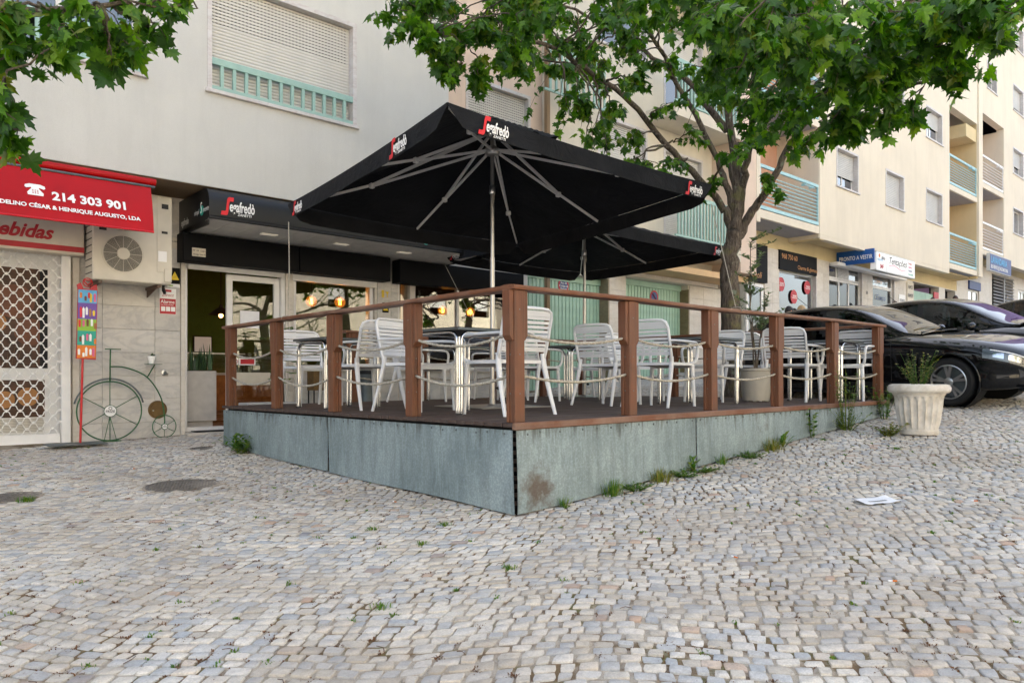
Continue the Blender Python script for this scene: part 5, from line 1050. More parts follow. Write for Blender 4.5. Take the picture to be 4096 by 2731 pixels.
# ------------------------------------------------------------------ chairs, tables, parasols
def arc(p0, p1, p2, n=6):          # quadratic curve
    p0, p1, p2 = map(Vector, (p0, p1, p2)); return [(1 - t) ** 2 * p0 + 2 * t * (1 - t) * p1 + t * t * p2 for t in [i / n for i in range(n + 1)]]
def make_chair(label):
    t_ = thing('terrace_chair', label, 'chair', group='white slatted chairs on the terrace'); PM = M['plastic_white']
    b = MB(); hw = .225                                  # seat: dished sheet with thickness and a curved front lip
    def sf(u, v, d): 
        x = (u - .5) * 2 * hw * (1 - .05 * (1 - v)); y = -.20 + .42 * v
        return (x, y, .445 - .018 * math.sin(u * math.pi) * math.sin(min(1, v * 1.1) * math.pi) - .025 * max(0, v - .85) / .15 - d)
    b.grid(lambda u, v: sf(u, v, 0), 10, 10); b.grid(lambda u, v: sf(u, v, .028), 10, 10)
    n = 11; tot = n * n
    rim = [(i) for i in range(n)] + [i * n + n - 1 for i in range(1, n)] + [tot - 1 - i for i in range(1, n)] + [(n - 1 - i) * n for i in range(1, n - 1)]
    for i in range(len(rim)): a, c = rim[i], rim[(i + 1) % len(rim)]; b.f.append((a, c, c + tot, a + tot)); b.m.append(0)
    b.build('seat', PM, t_, world=False, smooth=40)
    def bp(x, z): return (x, -.205 - (z - .44) * .24 - .012 * (1 - (x / .2) ** 2), z)     # back plane, leaning
    ob = MB(); outline = [bp(-.215, .44)] + [bp(-.222, z) for z in (.52, .6, .7, .78)] + [bp(-.205, .83), bp(-.17, .85)] + [bp(x, .856) for x in (-.08, 0, .08)] + [bp(.17, .85), bp(.205, .83)] + [bp(.222, z) for z in (.78, .7, .6, .52)] + [bp(.215, .44)]
    ob.tube(outline, [.0165] * 5 + [.018] * 7 + [.0165] * 5, 8, ell=.72)
    bk_ = ob.build('backrest', PM, t_, world=False, smooth=True)
    for k in range(9):
        z = .530 + k * .0355; hgt = .0112 if k < 8 else .022
        if k == 0: hgt = .018
        sb = MB(); sb.grid(lambda u, v: Vector(bp((u - .5) * .41, z + (v - .5) * 2 * hgt)) + Vector((0, .006, 0)), 6, 1); sb.grid(lambda u, v: Vector(bp((u - .5) * .41, z + (v - .5) * 2 * hgt)) + Vector((0, -.006, 0)), 6, 1)
        nn = 14; r_ = list(range(7)) + list(range(13, 6, -1))
        for i in range(14): a, c = r_[i], r_[(i + 1) % 14]; sb.f.append((a, c, c + nn, a + nn)); sb.m.append(0)
        sb.build('slat', PM, bk_, world=False, smooth=35)
    for sx in (-1, 1):
        MB().tube([(sx * .205, .195, .44), (sx * .212, .20, .36), (sx * .222, .205, .18), (sx * .228, .212, 0)], [.022, .019, .016, .013], 8, ell=1.1).build('leg', PM, t_, world=False, smooth=50)
        MB().tube([(sx * .212, -.20, .50), (sx * .214, -.205, .42), (sx * .225, -.25, .22), (sx * .238, -.315, 0)], [.019, .021, .017, .013], 8, ell=1.1).build('leg', PM, t_, world=False, smooth=50)
        pts = [bp(sx * .226, .655)] + [(sx * .245, -.12, .655), (sx * .255, .05, .652), (sx * .255, .15, .648)] + arc((sx * .255, .17, .647), (sx * .255, .235, .64), (sx * .25, .232, .57))[1:] + [(sx * .245, .225, .50)] + arc((sx * .243, .222, .48), (sx * .235, .21, .44), (sx * .205, .17, .437), 4)[1:]
        MB().tube(pts, [.014, .017, .0185, .0185] + [.016] * (len(pts) - 4), 8, ell=.75).build('armrest', PM, t_, world=False, smooth=50)
    MB().tube([(-.20, .19, .425), (0, .205, .418), (.20, .19, .425)], .017, 8).build('front_apron', PM, t_, world=False, smooth=True)
    return t_
D_ = R
CH = [ # x, y, facing (degrees, 0 = +y), label
    (.62, 2.95, 2, 'white slatted chair seen from behind, second bay of the left railing'),
    (.72, 4.30, 180, 'white slatted chair facing out behind the left table, nearest the door'),
    (.70, 2.12, 196, 'white slatted chair facing the corner table from its far side'),
    (.80, 1.00, -3, 'white slatted chair with its back to the corner post'),
    (3.38, 3.32, -80, 'white slatted chair beside the second parasol pole, back to the corner'),
    (4.95, 3.62, 95, 'white slatted chair facing left at the table before the garage door'),
    (3.02, 1.72, -86, 'white slatted chair half hidden behind the first front post right of the corner'),
    (2.98, .98, -84, 'white slatted chair right of the first front post, arm towards the middle table'),
    (4.58, 1.38, 92, 'white slatted chair facing left across the middle table, beside the trunk'),
    (5.30, .72, -82, 'white slatted chair before the olive pot, behind the fourth front post'),
    (6.02, .36, 95, 'rightmost white slatted chair on the terrace'),
    (5.86, 1.62, -80, 'white slatted chair half hidden behind the olive pot'),
    (2.32, 4.38, -90, 'white slatted chair at the back table under the far cafe window'),
    (3.72, 4.42, 90, 'white slatted chair at the back table, in front of the first garage door'),
    (4.25, 2.30, 178, 'white slatted chair behind the middle table, facing the front rail')]
c0 = None
for x, y, a, lab in CH:
    if c0 is None: c0 = make_chair(lab); c0.location = (x, y, dz(x, y)); c0.rotation_euler = (0, 0, R(a)); c0.scale = (1.14, 1.08, 1.03)
    else: dup_tree(c0, (x, y, dz(x, y)), R(a), lab)
def make_table(label):
    t_ = thing('terrace_table', label, 'table', group='square terrace tables with chrome legs'); s = .35
    MB().box(-s, s, -s, s, .722, .742).build('table_top', M['wenge'], t_, world=False, bevel=.003)
    MB().box(-s - .006, s + .006, -s - .006, -s - .0005, .716, .738).box(-s - .006, s + .006, s + .0005, s + .006, .716, .738).box(-s - .006, -s - .0005, -s, s, .716, .738).box(s + .0005, s + .006, -s, s, .716, .738).build('chrome_rim', M['zinc_dark'], t_, world=False, bevel=.002)
    for sx in (-1, 1):
        for sy in (-1, 1):
            b = MB(); e = s - .03
            for q in (0, 1):
                ox, oy = ((-.014 * sx, 0) if q == 0 else (0, -.014 * sy)); base = Vector((sx * e + ox, sy * e + oy, 0)); hd = Vector((-sx, 0, 0)) if q == 0 else Vector((0, -sy, 0))
                base += hd * .014
                pts = [base + Vector((0, 0, .004)), base + Vector((0, 0, .60))] + arc(base + Vector((0, 0, .62)), base + Vector((0, 0, .70)), base + hd * .09 + Vector((0, 0, .702)), 6) + [base + hd * .30 + Vector((0, 0, .704))]
                b.tube(pts, .0135, 10)
            b.tube([(sx * e, sy * e, .004), (sx * e, sy * e, .66)], .008, 8)
            lg_ = b.build('leg', M['chrome'], t_, world=False, smooth=40); MB().cyl((sx * (e - .006), sy * (e - .006), 0), .026, .01, 12).build('foot_cap', M['rubber'], lg_, world=False)
    return t_
TB = [(.63, 3.52, 0, 'square table with dark top in the left corner near the cafe door'), (.77, 1.53, 2, 'square table with dark top just behind the corner post'), (4.15, 3.42, 3, 'square table with dark top in front of the first garage door'), (3.86, 1.12, 1, 'square table with dark top in the middle of the front rail'), (5.72, .52, 4, 'square table with dark top at the right end of the terrace'), (3.02, 4.42, 0, 'square table with dark top at the back rail below the far cafe window')]
t0 = None
for x, y, a, lab in TB:
    if t0 is None: t0 = make_table(lab); t0.location = (x, y, dz(x, y))
    else: dup_tree(t0, (x, y, dz(x, y)), R(a), lab)
# ---- parasols
def parasol(label, loc, rz, corners, mids, apex, hub_z, logos, plate=.45):
    """corners: z of the four canopy corners in order (-,-) (+,-) (+,+) (-,+)"""
    t_ = thing('parasol', label, 'parasol', loc, rz, 'black square parasols'); s = 1.62; zb = loc[2]
    MB().box(-plate, plate, -plate, plate, .001, .012).build('base_plate', M['alu'], t_, world=False, bevel=.003)
    MB().lathe((0, 0, .012), [(.06, 0), (.04, .02), (.034, .02), (.034, .25)], 20, cap=False).build('sleeve', M['alu'], t_, world=False, smooth=40); MB().lathe((.036, 0, .2), [(.012, 0), (.012, .04), (.02, .04), (.02, .055)], 10, axis='X').build('clamp_knob', M['black_matte'], t_, world=False)
    MB().tube([(0, 0, .012), (0, 0, 1.6)], .026, 16).build('pole', M['alu'], t_, world=False, smooth=40); MB().tube([(0, 0, 1.6), (0, 0, apex - .02)], .021, 16).build('upper_pole', M['alu'], t_, world=False, smooth=40)
    MB().lathe((0, 0, 0), [(.03, 2.28), (.034, 2.29), (.034, 2.36), (.03, 2.37)], 16, cap=False).build('lock_collar', M['steel'], t_, world=False, smooth=40); MB().tube([(.0, -.03, 2.3), (-.03, -.07, 2.2), (-.06, -.07, 2.12), (-.035, -.06, 2.16), (-.02, -.04, 2.26)], .005, 6).build('cord', M['rope'], t_, world=False)
    hb_ = MB().lathe((0, 0, hub_z - .05), [(.03, 0), (.07, .01), (.085, .04), (.085, .07), (.05, .09), (.03, .11)], 20, cap=False).build('runner_hub', M['alu'], t_, world=False, smooth=40)
    MB().lathe((0, 0, apex - .1), [(.03, 0), (.07, .02), (.07, .06), (.03, .08)], 16, cap=False).build('top_hub', M['alu'], t_, world=False, smooth=40)
    cz = {(-1, -1): corners[0], (1, -1): corners[1], (1, 1): corners[2], (-1, 1): corners[3]}
    def edge(u, v):                         # height of the canopy rim at (u,v) in [-1,1]
        return sum(cz[i, j] * (1 + i * u) * (1 + j * v) / 4 for i in (-1, 1) for j in (-1, 1))
    def canopy(x, y):
        m = max(abs(x), abs(y)); 
        if m < 1e-6: return (0, 0, apex)
        ex, ey = x / m, y / m; k = min(abs(ex), abs(ey)); sag = .05 * (1 - k) * math.sin(m * math.pi) ; rim = edge(ex, ey) - .035 * (1 - k ** 2)
        return (x * s, y * s, apex + (rim - apex) * m - sag * .6 - .03 * math.sin(m * math.pi))
    b = MB(); b.grid(lambda u, v: canopy(u * 2 - 1, v * 2 - 1), 24, 24); can = b.build('canopy', M['canopy_cloth'], t_, world=False, recalc=False, smooth=30)
    vd = .185
    for (a, c) in (((-1, -1), (1, -1)), ((1, -1), (1, 1)), ((1, 1), (-1, 1)), ((-1, 1), (-1, -1))):
        b = MB(); out = Vector(((a[0] + c[0]) / 2, (a[1] + c[1]) / 2, 0))
        def vf(u, v):
            x, y = a[0] + (c[0] - a[0]) * u, a[1] + (c[1] - a[1]) * u; p = Vector(canopy(x, y)); ee = min(u, 1 - u) / .055; v *= .15 + .85 * (1 if ee > 1 else ee * ee * (3 - 2 * ee)); return p + out * (.004 + .012 * v + .014 * math.sin(u * 17 + a[0]) * v * .5) + Vector((0, 0, -v * vd * (1 - .1 * math.sin(u * 3.14))))
        b.grid(vf, 24, 3); b.build('valance', M['canopy_cloth'], can, world=False, recalc=False, smooth=True)
    b = MB()                                # wavy vent cap
    def vc(u, v):
        x, y = (u * 2 - 1) * .30, (v * 2 - 1) * .30; m = max(abs(x), abs(y)) / .30; p = canopy(x, y); return (p[0] * 1.05, p[1] * 1.05, p[2] + .10 - .035 * m + .022 * m * math.sin(math.atan2(y, x) * 14))
    b.grid(vc, 24, 24); b.build('vent_cap', M['canopy_cloth'], can, world=False, recalc=False, smooth=True)
    dirs = [(-1, -1), (1, -1), (1, 1), (-1, 1), (0, -1), (1, 0), (0, 1), (-1, 0)]
    for k, (i, j) in enumerate(dirs):
        q = canopy(i * .97, j * .97); p0 = Vector((0, 0, apex - .07)); p1 = Vector(q) - Vector((0, 0, .03)); d = (p1 - p0)
        rb = MB(); kn = p0 + d * .60 + Vector((0, 0, -.10 if k < 4 else -.07)); rb.bar(p0, kn, .018, .030); rb.bar(kn, p1, .016, .026); r_ = rb.build('rib', M['rib_grey'], t_, world=False)
        MB().bar(Vector((0, 0, hub_z)) + Vector((i, j, 0)).normalized() * .06, kn + Vector((0, 0, -.012)), .016, .025).build('strut', M['rib_grey'], r_, world=False); MB().box(kn.x - .026, kn.x + .026, kn.y - .026, kn.y + .026, kn.z - .035, kn.z + .02).build('rib_joint', M['rib_grey'], r_, world=False, bevel=.008)
    for (e, u, h_) in logos:
        a, c = {'front': ((-1, -1), (1, -1)), 'left': ((-1, 1), (-1, -1))}[e]
        x, y = a[0] + (c[0] - a[0]) * u, a[1] + (c[1] - a[1]) * u; p = Vector(canopy(x, y)); x2, y2 = a[0] + (c[0] - a[0]) * (u + .1), a[1] + (c[1] - a[1]) * (u + .1); p2 = Vector(canopy(x2, y2)); xa = (p2 - p).normalized(); out = Vector(((a[0] + c[0]) / 2, (a[1] + c[1]) / 2, 0)); za = out; ya = za.cross(xa).normalized(); za = xa.cross(ya)
        mt = Matrix((( xa.x, ya.x, za.x, 0), (xa.y, ya.y, za.y, 0), (xa.z, ya.z, za.z, 0), (0, 0, 0, 1))); mt.translation = p + out * .034 - ya * (vd * .94)
        o_ = OFF.pop(t_); seg_logo(t_, mt, h_); OFF[t_] = o_
    return t_, canopy
x1, y1 = 1.80, 2.32
pa, can1 = parasol('near black square parasol with coffee logos standing over the corner tables', (x1, y1, dz(x1, y1)), R(-4.5), (2.43, 2.31, 2.16, 2.24), None, 3.02, 2.74, [('front', .085, .16), ('front', .86, .14), ('left', .06, .145), ('left', .73, .16)])
x2, y2 = 5.57, 4.40
pb_, can2 = parasol('far black square parasol partly hidden behind the near one, before the garage doors', (x2, y2, dz(x2, y2)), R(-1), (2.42, 2.40, 2.33, 2.38), None, 2.98, 2.66, [('front', .855, .135), ('left', .065, .135)])
def guy(p0, p1, lab):
    t_ = thing('guy_line', lab, 'cord', p0, group='guy lines holding the parasols'); p0, p1 = Vector(p0), Vector(p1)
    MB().tube([p0, (p0 + p1) / 2 + Vector((.01, 0, -.01)), p1], .0032, 5).build('cord', M['rope'], t_); MB().tube([p0 + Vector((.012, .01, 0)), (p0 + p1) / 2 + Vector((.02, .01, -.01)), p1], .0032, 5).build('cord', M['rope'], t_)
    MB().tube([p1 + Vector((.03 * math.cos(a) * (1 if 'left' in lab else .4), .075 * math.cos(a) if 'front' in lab else .02 * math.cos(a), -.0 + .028 * math.sin(a) - .018)) if 'front' in lab else p1 + Vector((.078 * math.cos(a), .02 * math.cos(a), .028 * math.sin(a) - .018)) for a in np.linspace(0, 6.28, 18)[:-1]], .004, 5, close=True).build('loop', M['rope'], t_)
rot = lambda p, a: Vector((p[0] * math.cos(a) - p[1] * math.sin(a), p[0] * math.sin(a) + p[1] * math.cos(a), p[2]))
q = rot(can1(-1, 1), R(-4.5)); guy((x1 + q.x, y1 + q.y, q.z - .2 + dz(x1, y1)), (.06, 3.55, .955 + dz(.06, 3.55)), 'thin white guy line from the near parasol to the left handrail')
q = rot(can1(1, -1), R(-4.5)); guy((x1 + q.x, y1 + q.y, q.z - .2 + dz(x1, y1)), (3.25 - .35, .06, .955 + dz(3, 0)), 'thin white guy line from the near parasol to the front handrail')
q = rot(can2(-1, 1), R(-1)); guy((x2 + q.x, y2 + q.y, q.z - .2), (3.9, 5.03, .95), 'thin white guy line from the far parasol down to the back rail')
# ------------------------------------------------------------------ cars
simple('intake_mesh', '3a3c40', .7, var=.5, vs_=60)
def make_car(label, loc, rz=0, var=0):
    t_ = thing('parked_car', label, 'car', loc, group='black cars parked side by side'); t_.rotation_euler = (0, -.074, rz)
    CB, CP = M['car_black'], M['car_plastic']
    # stations along y: nose at -2.2 ; columns: y, half width low, half width belt, z bottom, z shoulder, z top centre, half width of top edge
    ST = [(-2.20, .42, .46, .34, .55, .60, .34), (-2.16, .62, .66, .26, .62, .68, .50), (-2.06, .76, .78, .22, .68, .745, .60), (-1.85, .84, .85, .20, .735, .815, .66), (-1.5, .875, .875, .19, .80, .885, .68), (-1.05, .885, .88, .18, .86, .94, .69), (-.7, .885, .88, .18, .895, .96, .69), (-.2, .885, .88, .18, .915, .93, .68), (.5, .885, .88, .18, .935, .94, .68), (1.1, .885, .88, .18, .955, .96, .68), (1.55, .875, .865, .20, .965, .98, .67), (1.9, .84, .83, .24, .96, .985, .64), (2.08, .77, .76, .28, .92, .95, .60), (2.15, .68, .66, .33, .84, .86, .52)]
    if var: ST = [(y * 1.02, a * 1.01, b * 1.01, c, d * 1.02, e * 1.02, f) for y, a, b, c, d, e, f in ST]
    secs = []
    for y, wl, wb, z0, zs, zt, wt in ST:
        zm = z0 + (zs - z0) * .45
        half = [(0, z0), (wl * .7, z0), (wl * .93, z0 + .02), (wl, z0 + .10), (wl * 1.0, zm), (wb * 1.005, zs - .16), (wb * .985, zs - .05), (wb * .94, zs - .005), (wt, zt - .022), (wt * .5, zt - .004), (0, zt)]
        secs.append([(x, y, z) for x, z in half])
    A = np.array(secs); NS = 8; A = np.stack([catmull(A[:, k], NS) for k in range(A.shape[1])], 1)         # stations x profile
    A = np.stack([catmull(A[i], 4) for i in range(A.shape[0])], 0)
    ny, npf = A.shape[:2]
    WHL = [(-1.37, .317), (1.33, .317)]
    def body_faces(sx):
        b = MB(); keep = []
        V = [(sx * p[0], p[1], p[2]) for p in A.reshape(-1, 3)]; F = []
        for i in range(ny - 1):
            for k in range(npf - 1):
                c = A[i:i + 2, k:k + 2].reshape(-1, 3).mean(0)
                if abs(c[0]) > .55 and any((c[1] - wy) ** 2 + (c[2] - wz) ** 2 < .365 ** 2 for wy, wz in WHL): continue
                if abs(c[0]) <= .86 and c[2] < .5 and abs(c[0]) > .5 and any(abs(c[1] - wy) < .36 for wy, _ in WHL): continue
                F.append((i * npf + k, i * npf + k + 1, (i + 1) * npf + k + 1, (i + 1) * npf + k))
        return V, F
    b = MB()
    for sx in (1, -1): b.add(*body_faces(sx))
    me = b.build('body', CB, t_, world=False, smooth=45, recalc=True)
    nose = A[0]; b = MB()
    for sx in (1, -1): b.add([(sx * p[0], p[1] + .001, p[2]) for p in nose], [tuple(range(npf))])
    tail = A[-1]
    for sx in (1, -1): b.add([(sx * p[0], p[1] - .001, p[2]) for p in tail], [tuple(range(npf))])
    b.build('end_panels', CB, t_, world=False)
    # greenhouse: rows from belt to roof
    GS = [(-.98, .66, .945, .66, .945, .97), (-.72, .70, .935, .665, .99, 1.03), (-.40, .73, .93, .62, 1.15, 1.19), (-.08, .745, .93, .565, 1.30, 1.345), (.22, .75, .935, .55, 1.375, 1.415), (.7, .75, .94, .55, 1.395, 1.44), (1.15, .745, .95, .545, 1.37, 1.415), (1.5, .735, .96, .535, 1.315, 1.355), (1.78, .70, .97, .545, 1.20, 1.235), (1.98, .66, .975, .62, 1.02, 1.04)]
    if var: GS = [(y * 1.02 - .05, a, b_ * 1.02, c, d * 1.04, e * 1.045) for y, a, b_, c, d, e in GS]
    gs = []
    for y, wb, zb, wr, zr, zt in GS:
        gs.append([(wb, y, zb), (wb - (wb - wr) * .35, y, zb + (zr - zb) * .42), (wb - (wb - wr) * .78, y, zb + (zr - zb) * .82), (wr, y, zr), (wr * .82, y, zr + (zt - zr) * .62), (wr * .45, y, zr + (zt - zr) * .92), (0, y, zt)])
    Gd = np.array(gs); Gd = np.stack([catmull(Gd[:, k], 10) for k in range(7)], 1); Gd = np.stack([catmull(Gd[i], 4) for i in range(Gd.shape[0])], 0); gy, gp = Gd.shape[:2]
    def side_of(c):                       # which panel a face of the greenhouse belongs to
        y, k = c
        return None
    glass_b, body_b = {('windscreen', 0): MB(), ('side_window', 1): MB(), ('side_window', -1): MB(), ('rear_window', 0): MB()}, MB()
    def kind(i, k):
        y = (Gd[i, k, 1] + Gd[i + 1, k, 1]) / 2
        if k >= 12:                       # top surface
            if y < .06 and k >= 13: return 'windscreen' if y > -.95 else 'body'
            if y > 1.52 and k >= 13 and y < 1.93: return 'rear_window'
            return 'body'
        if k >= 10: return 'body'
        s0 = -.60 + k * .062                    # A pillar slants back
        e0 = 1.62 - k * .035
        if s0 < y < e0 and k >= 1:
            if abs(y - (.42 + k * .008)) < .045 or abs(y - (1.22 + k * .0)) < .03 or abs(y - (-.30 + k * .03)) < .018 and k < 6: return 'pillar'
            return 'side_window'
        return 'body'
    pil = MB()
    for sx in (1, -1):
        for i in range(gy - 1):
            for k in range(gp - 1):
                q = [Gd[i, k], Gd[i, k + 1], Gd[i + 1, k + 1], Gd[i + 1, k]]; q = [(sx * p[0], p[1], p[2]) for p in q]; kd = kind(i, k)
                (body_b if kd == 'body' else pil if kd == 'pillar' else glass_b[kd, sx if kd == 'side_window' else 0]).add(q, [(0, 1, 2, 3)])
    def merge(o):
        bm = bmesh.new(); bm.from_mesh(o.data); bmesh.ops.remove_doubles(bm, verts=bm.verts, dist=.0005); bmesh.ops.recalc_face_normals(bm, faces=bm.faces); bm.to_mesh(o.data); bm.free(); o.data.shade_smooth(); return o
    merge(body_b.build('roof', CB, t_, world=False)); merge(pil.build('window_trim', CP, t_, world=False))['kind'] = 'stuff'
    for (nm, _), mb in glass_b.items(): merge(mb.build(nm, M['car_glass'], t_, world=False))
    MB().box(-.72, .72, -.7, 1.9, .55, .80).build('cabin_floor', M['cloth_dark'], t_, world=False)
    for sx in (-.36, .36):
        for yy in (.05, .95): sb = MB(); sb.box(sx - .24, sx + .24, yy, yy + .5, .62, .85).box(sx - .23, sx + .23, yy + .46, yy + .6, .85, 1.12).box(sx - .12, sx + .12, yy + .5, yy + .58, 1.12, 1.27); sb.build('seat', M['cloth_dark'], t_, world=False, bevel=.03)
    MB().tube([(.36 + .17 * math.cos(a), -.28 + .06 * math.sin(a), .93 + .16 * math.sin(a)) for a in np.linspace(0, 6.28, 20)[:-1]], .015, 6, close=True).build('steering_wheel', CP, t_, world=False)
    MB().box(-.66, .66, -.78, -.35, .84, .93).build('dashboard', CP, t_, world=False, bevel=.03)
    # wheels
    for wy, wz in WHL:
        for sx in (-1, 1):
            xo = sx * .875; wm = MB().lathe((xo - sx * .21, wy, wz), [(.21, 0), (.28, -.005 * sx), (.305, .02 * sx), (.315, .06 * sx), (.315, .15 * sx), (.305, .19 * sx), (.28, .212 * sx), (.225, .208 * sx)], 48, axis='X', cap=False).build('wheel', M['rubber'], t_, world=False, smooth=40)
            MB().lathe((xo - sx * .2, wy, wz), [(.226, 0), (.226, .195 * sx), (.212, .2 * sx), (.20, .18 * sx)], 40, axis='X', cap=False).build('rim', M['steel'], wm, world=False, smooth=40)
            MB().lathe((xo - sx * .10, wy, wz), [(.2, 0), (.2, .001 * sx)], 32, axis='X').build('brake_disc', M['zinc_dark'], wm, world=False)
            for k in range(5):
                a = k * 2 * math.pi / 5 + .3
                for da in (-.17, .17): MB().bar((xo - sx * .02, wy + .045 * math.cos(a), wz + .045 * math.sin(a)), (xo - sx * .012, wy + .208 * math.cos(a + da), wz + .208 * math.sin(a + da)), .03, .02, up=(1, 0, 0), w2=.034).build('spoke', M['steel'], wm, world=False)
            MB().lathe((xo - sx * .03, wy, wz), [(.055, 0), (.055, .022 * sx), (.035, .03 * sx)], 20, axis='X').build('hub_cap', M['steel'], wm, world=False, smooth=40)
            MB().tube([(sx * .872 - (0), wy + .372 * math.cos(a), wz + .372 * math.sin(a)) for a in np.linspace(-.35, math.pi + .35, 30)], .016, 6).build('arch_lip', CB, t_, world=False, smooth=True)
            MB().lathe((sx * .60, wy, wz), [(.37, 0), (.37, .26 * sx)], 32, axis='X', cap=False).build('wheel_well', M['rubber'], t_, world=False); MB().lathe((sx * .595, wy, wz), [(.37, 0), (.36, .002)], 32, axis='X').build('wheel_well_back', M['rubber'], t_, world=False)
    # surface patches lifted off the body grid: lamps, grille, seams
    def patch(nm, m, i0, i1, k0, k1, lift, sides=(1, -1), par=t_):
        for sx in sides:
            mb = MB(); q = A[i0:i1 + 1, k0:k1 + 1]; n_ = q.copy(); c = np.array([0, -.4, .5])
            for i in range(q.shape[0]):
                for j in range(q.shape[1]):
                    i_, k_ = i0 + i, k0 + j; du = A[min(i_ + 1, ny - 1), k_] - A[max(i_ - 1, 0), k_]; dv = A[i_, min(k_ + 1, npf - 1)] - A[i_, max(k_ - 1, 0)]; nn = np.cross(du, dv); L = np.linalg.norm(nn)
                    nn = nn / L if L > 1e-9 else np.array([0, -1, 0]); 
                    if nn @ (q[i, j] - c) < 0: nn = -nn
                    n_[i, j] = q[i, j] + nn * lift
            w_ = q.shape[1]; mb.add([(sx * p[0], p[1], p[2]) for p in n_.reshape(-1, 3)], [(i * w_ + j, i * w_ + j + 1, (i + 1) * w_ + j + 1, (i + 1) * w_ + j) for i in range(q.shape[0] - 1) for j in range(w_ - 1)]); o = mb.build(nm, m, par, world=False, smooth=True)
        return o
    patch('headlight', M['clear_plastic'], 3, 26, 21, 27, .006); patch('headlight_reflector', M['chrome'], 6, 17, 22, 25, .003); patch('headlight_housing', M['zinc_dark'], 3, 26, 21, 27, .002); patch('daylight_strip', M['white_print'], 8, 24, 26, 27, .0075); patch('headlight_reflector', M['chrome'], 19, 23, 22, 25, .003)
    patch('lower_intake', M['intake_mesh'], 2, 12, 13, 19, .004)
    zg = .47; gr = MB().box(-.42, .42, -2.225, -2.19, .36, .585); gr.build('grille', CP, t_, world=False, bevel=.02)
    dm = MB()
    for i in range(-9, 10):
        for j in range(5): dm.box(i * .043 - .012, i * .043 + .012, -2.232, -2.224, .385 + j * .042, .405 + j * .042)
    q = dm.build('grille_pins', M['zinc_dark'], t_, world=False); q['kind'] = 'stuff'
    MB().box(-.40, .40, -2.245, -2.226, .46, .485).build('grille_bar', M['chrome'], t_, world=False, bevel=.005); MB().lathe((0, -2.228, .475), [(.075, 0), (.075, .02), (.06, .026)], 28, axis='Y').build('front_emblem', M['chrome'], t_, world=False, smooth=40)
    for a in (math.pi / 2, math.pi / 2 + 2.094, math.pi / 2 + 4.189): MB().bar((0, -2.258, .475), (.06 * math.cos(a), -2.258, .475 + .06 * math.sin(a)), .004, .016, up=(0, -1, 0), z2=.003).build('emblem_point', M['steel'], t_, world=False)
    np_ = MB().box(-.26, .26, -2.262, -2.25, .245, .352).build('number_plate', M['white_print'], t_, world=False, bevel=.003); MB().box(-.26, -.215, -2.2645, -2.2625, .247, .350).build('plate_band', M['blue_sign'], np_, world=False); MB().box(.218, .26, -2.2645, -2.2625, .247, .35).build('plate_band', M['yellow'], np_, world=False)
    MB().box(-.70, .70, -2.19, -2.10, .19, .235).build('front_lip', CB, t_, world=False, bevel=.015)
    patch('tail_light', M['red_sign'], ny - 14, ny - 4, 24, 28, .004)
    for sx in (-1, 1):
        mr = MB().lathe((0, 0, 0), [(.001, -.10), (.05, -.085), (.075, -.02), (.078, .04), (.06, .09), (.001, .10)], 16, axis='X', cap=False).build('mirror', CB, t_, world=False, smooth=True); mr.location = (sx * .97, -.48, .99); mr.scale = (1, .75, .85)
        MB().bar((sx * .80, -.50, .93), (sx * .90, -.49, .96), .06, .03).build('mirror_arm', CP, t_, world=False); MB().box(sx * .97 - .085, sx * .97 + .085, -.545, -.535, .965, .975).build('mirror_trim', M['chrome'], t_, world=False)
        for yy in (.02, 1.02): MB().bar((sx * .893, yy - .02, .80), (sx * .893, yy + .16, .80), .025, .022).build('door_handle', CB, t_, world=False, bevel=.006)
    # door seams and sill
    for yy in (-.62, .44, 1.28):
        i = int(np.argmin(abs(A[:, 20, 1] - yy))); pts = [A[i, k] for k in range(13, 29)]
        for sx in (1, -1): MB().tube([(sx * (p[0] + .0005), p[1], p[2]) for p in pts], .003, 4).build('door_seam', M['rubber'], t_, world=False)
    for sx in (1, -1): MB().box(sx * .80 - .02, sx * .80 + .02, -.98, .95, .15, .21).build('sill', CP, t_, world=False)
    MB().tube([(0, 1.05, 1.41), (0, 1.30, 1.62)], .004, 6).build('aerial', CP, t_, world=False); MB().bar((-.6, -.93, .975), (.05, -.86, .985), .012, .014).build('wiper', CP, t_, world=False); MB().bar((.0, -.93, .98), (.62, -.86, .98), .012, .014).build('wiper', CP, t_, world=False)
    return t_
XC, TH = 8.16, R(-6)
def car_at(label, wx, wy, th, var):     # placed by its near front wheel
    lx, ly = -.875, -1.37; x = wx - (lx * math.cos(th) - ly * math.sin(th)); y = wy - (lx * math.sin(th) + ly * math.cos(th)); make_car(label, (x, y, g(x, y)), th, var)
car_at('black hatchback nearest the terrace, its nose behind the stone planter', 7.28, -.40, TH, 0)
car_at('black car beyond the nearest hatchback, roof aerial and mirror in view', 10.2, -.75, R(-5), 1)
car_at('third dark car, only its roof showing at the right edge', 14.3, -1.9, R(-3), 1)
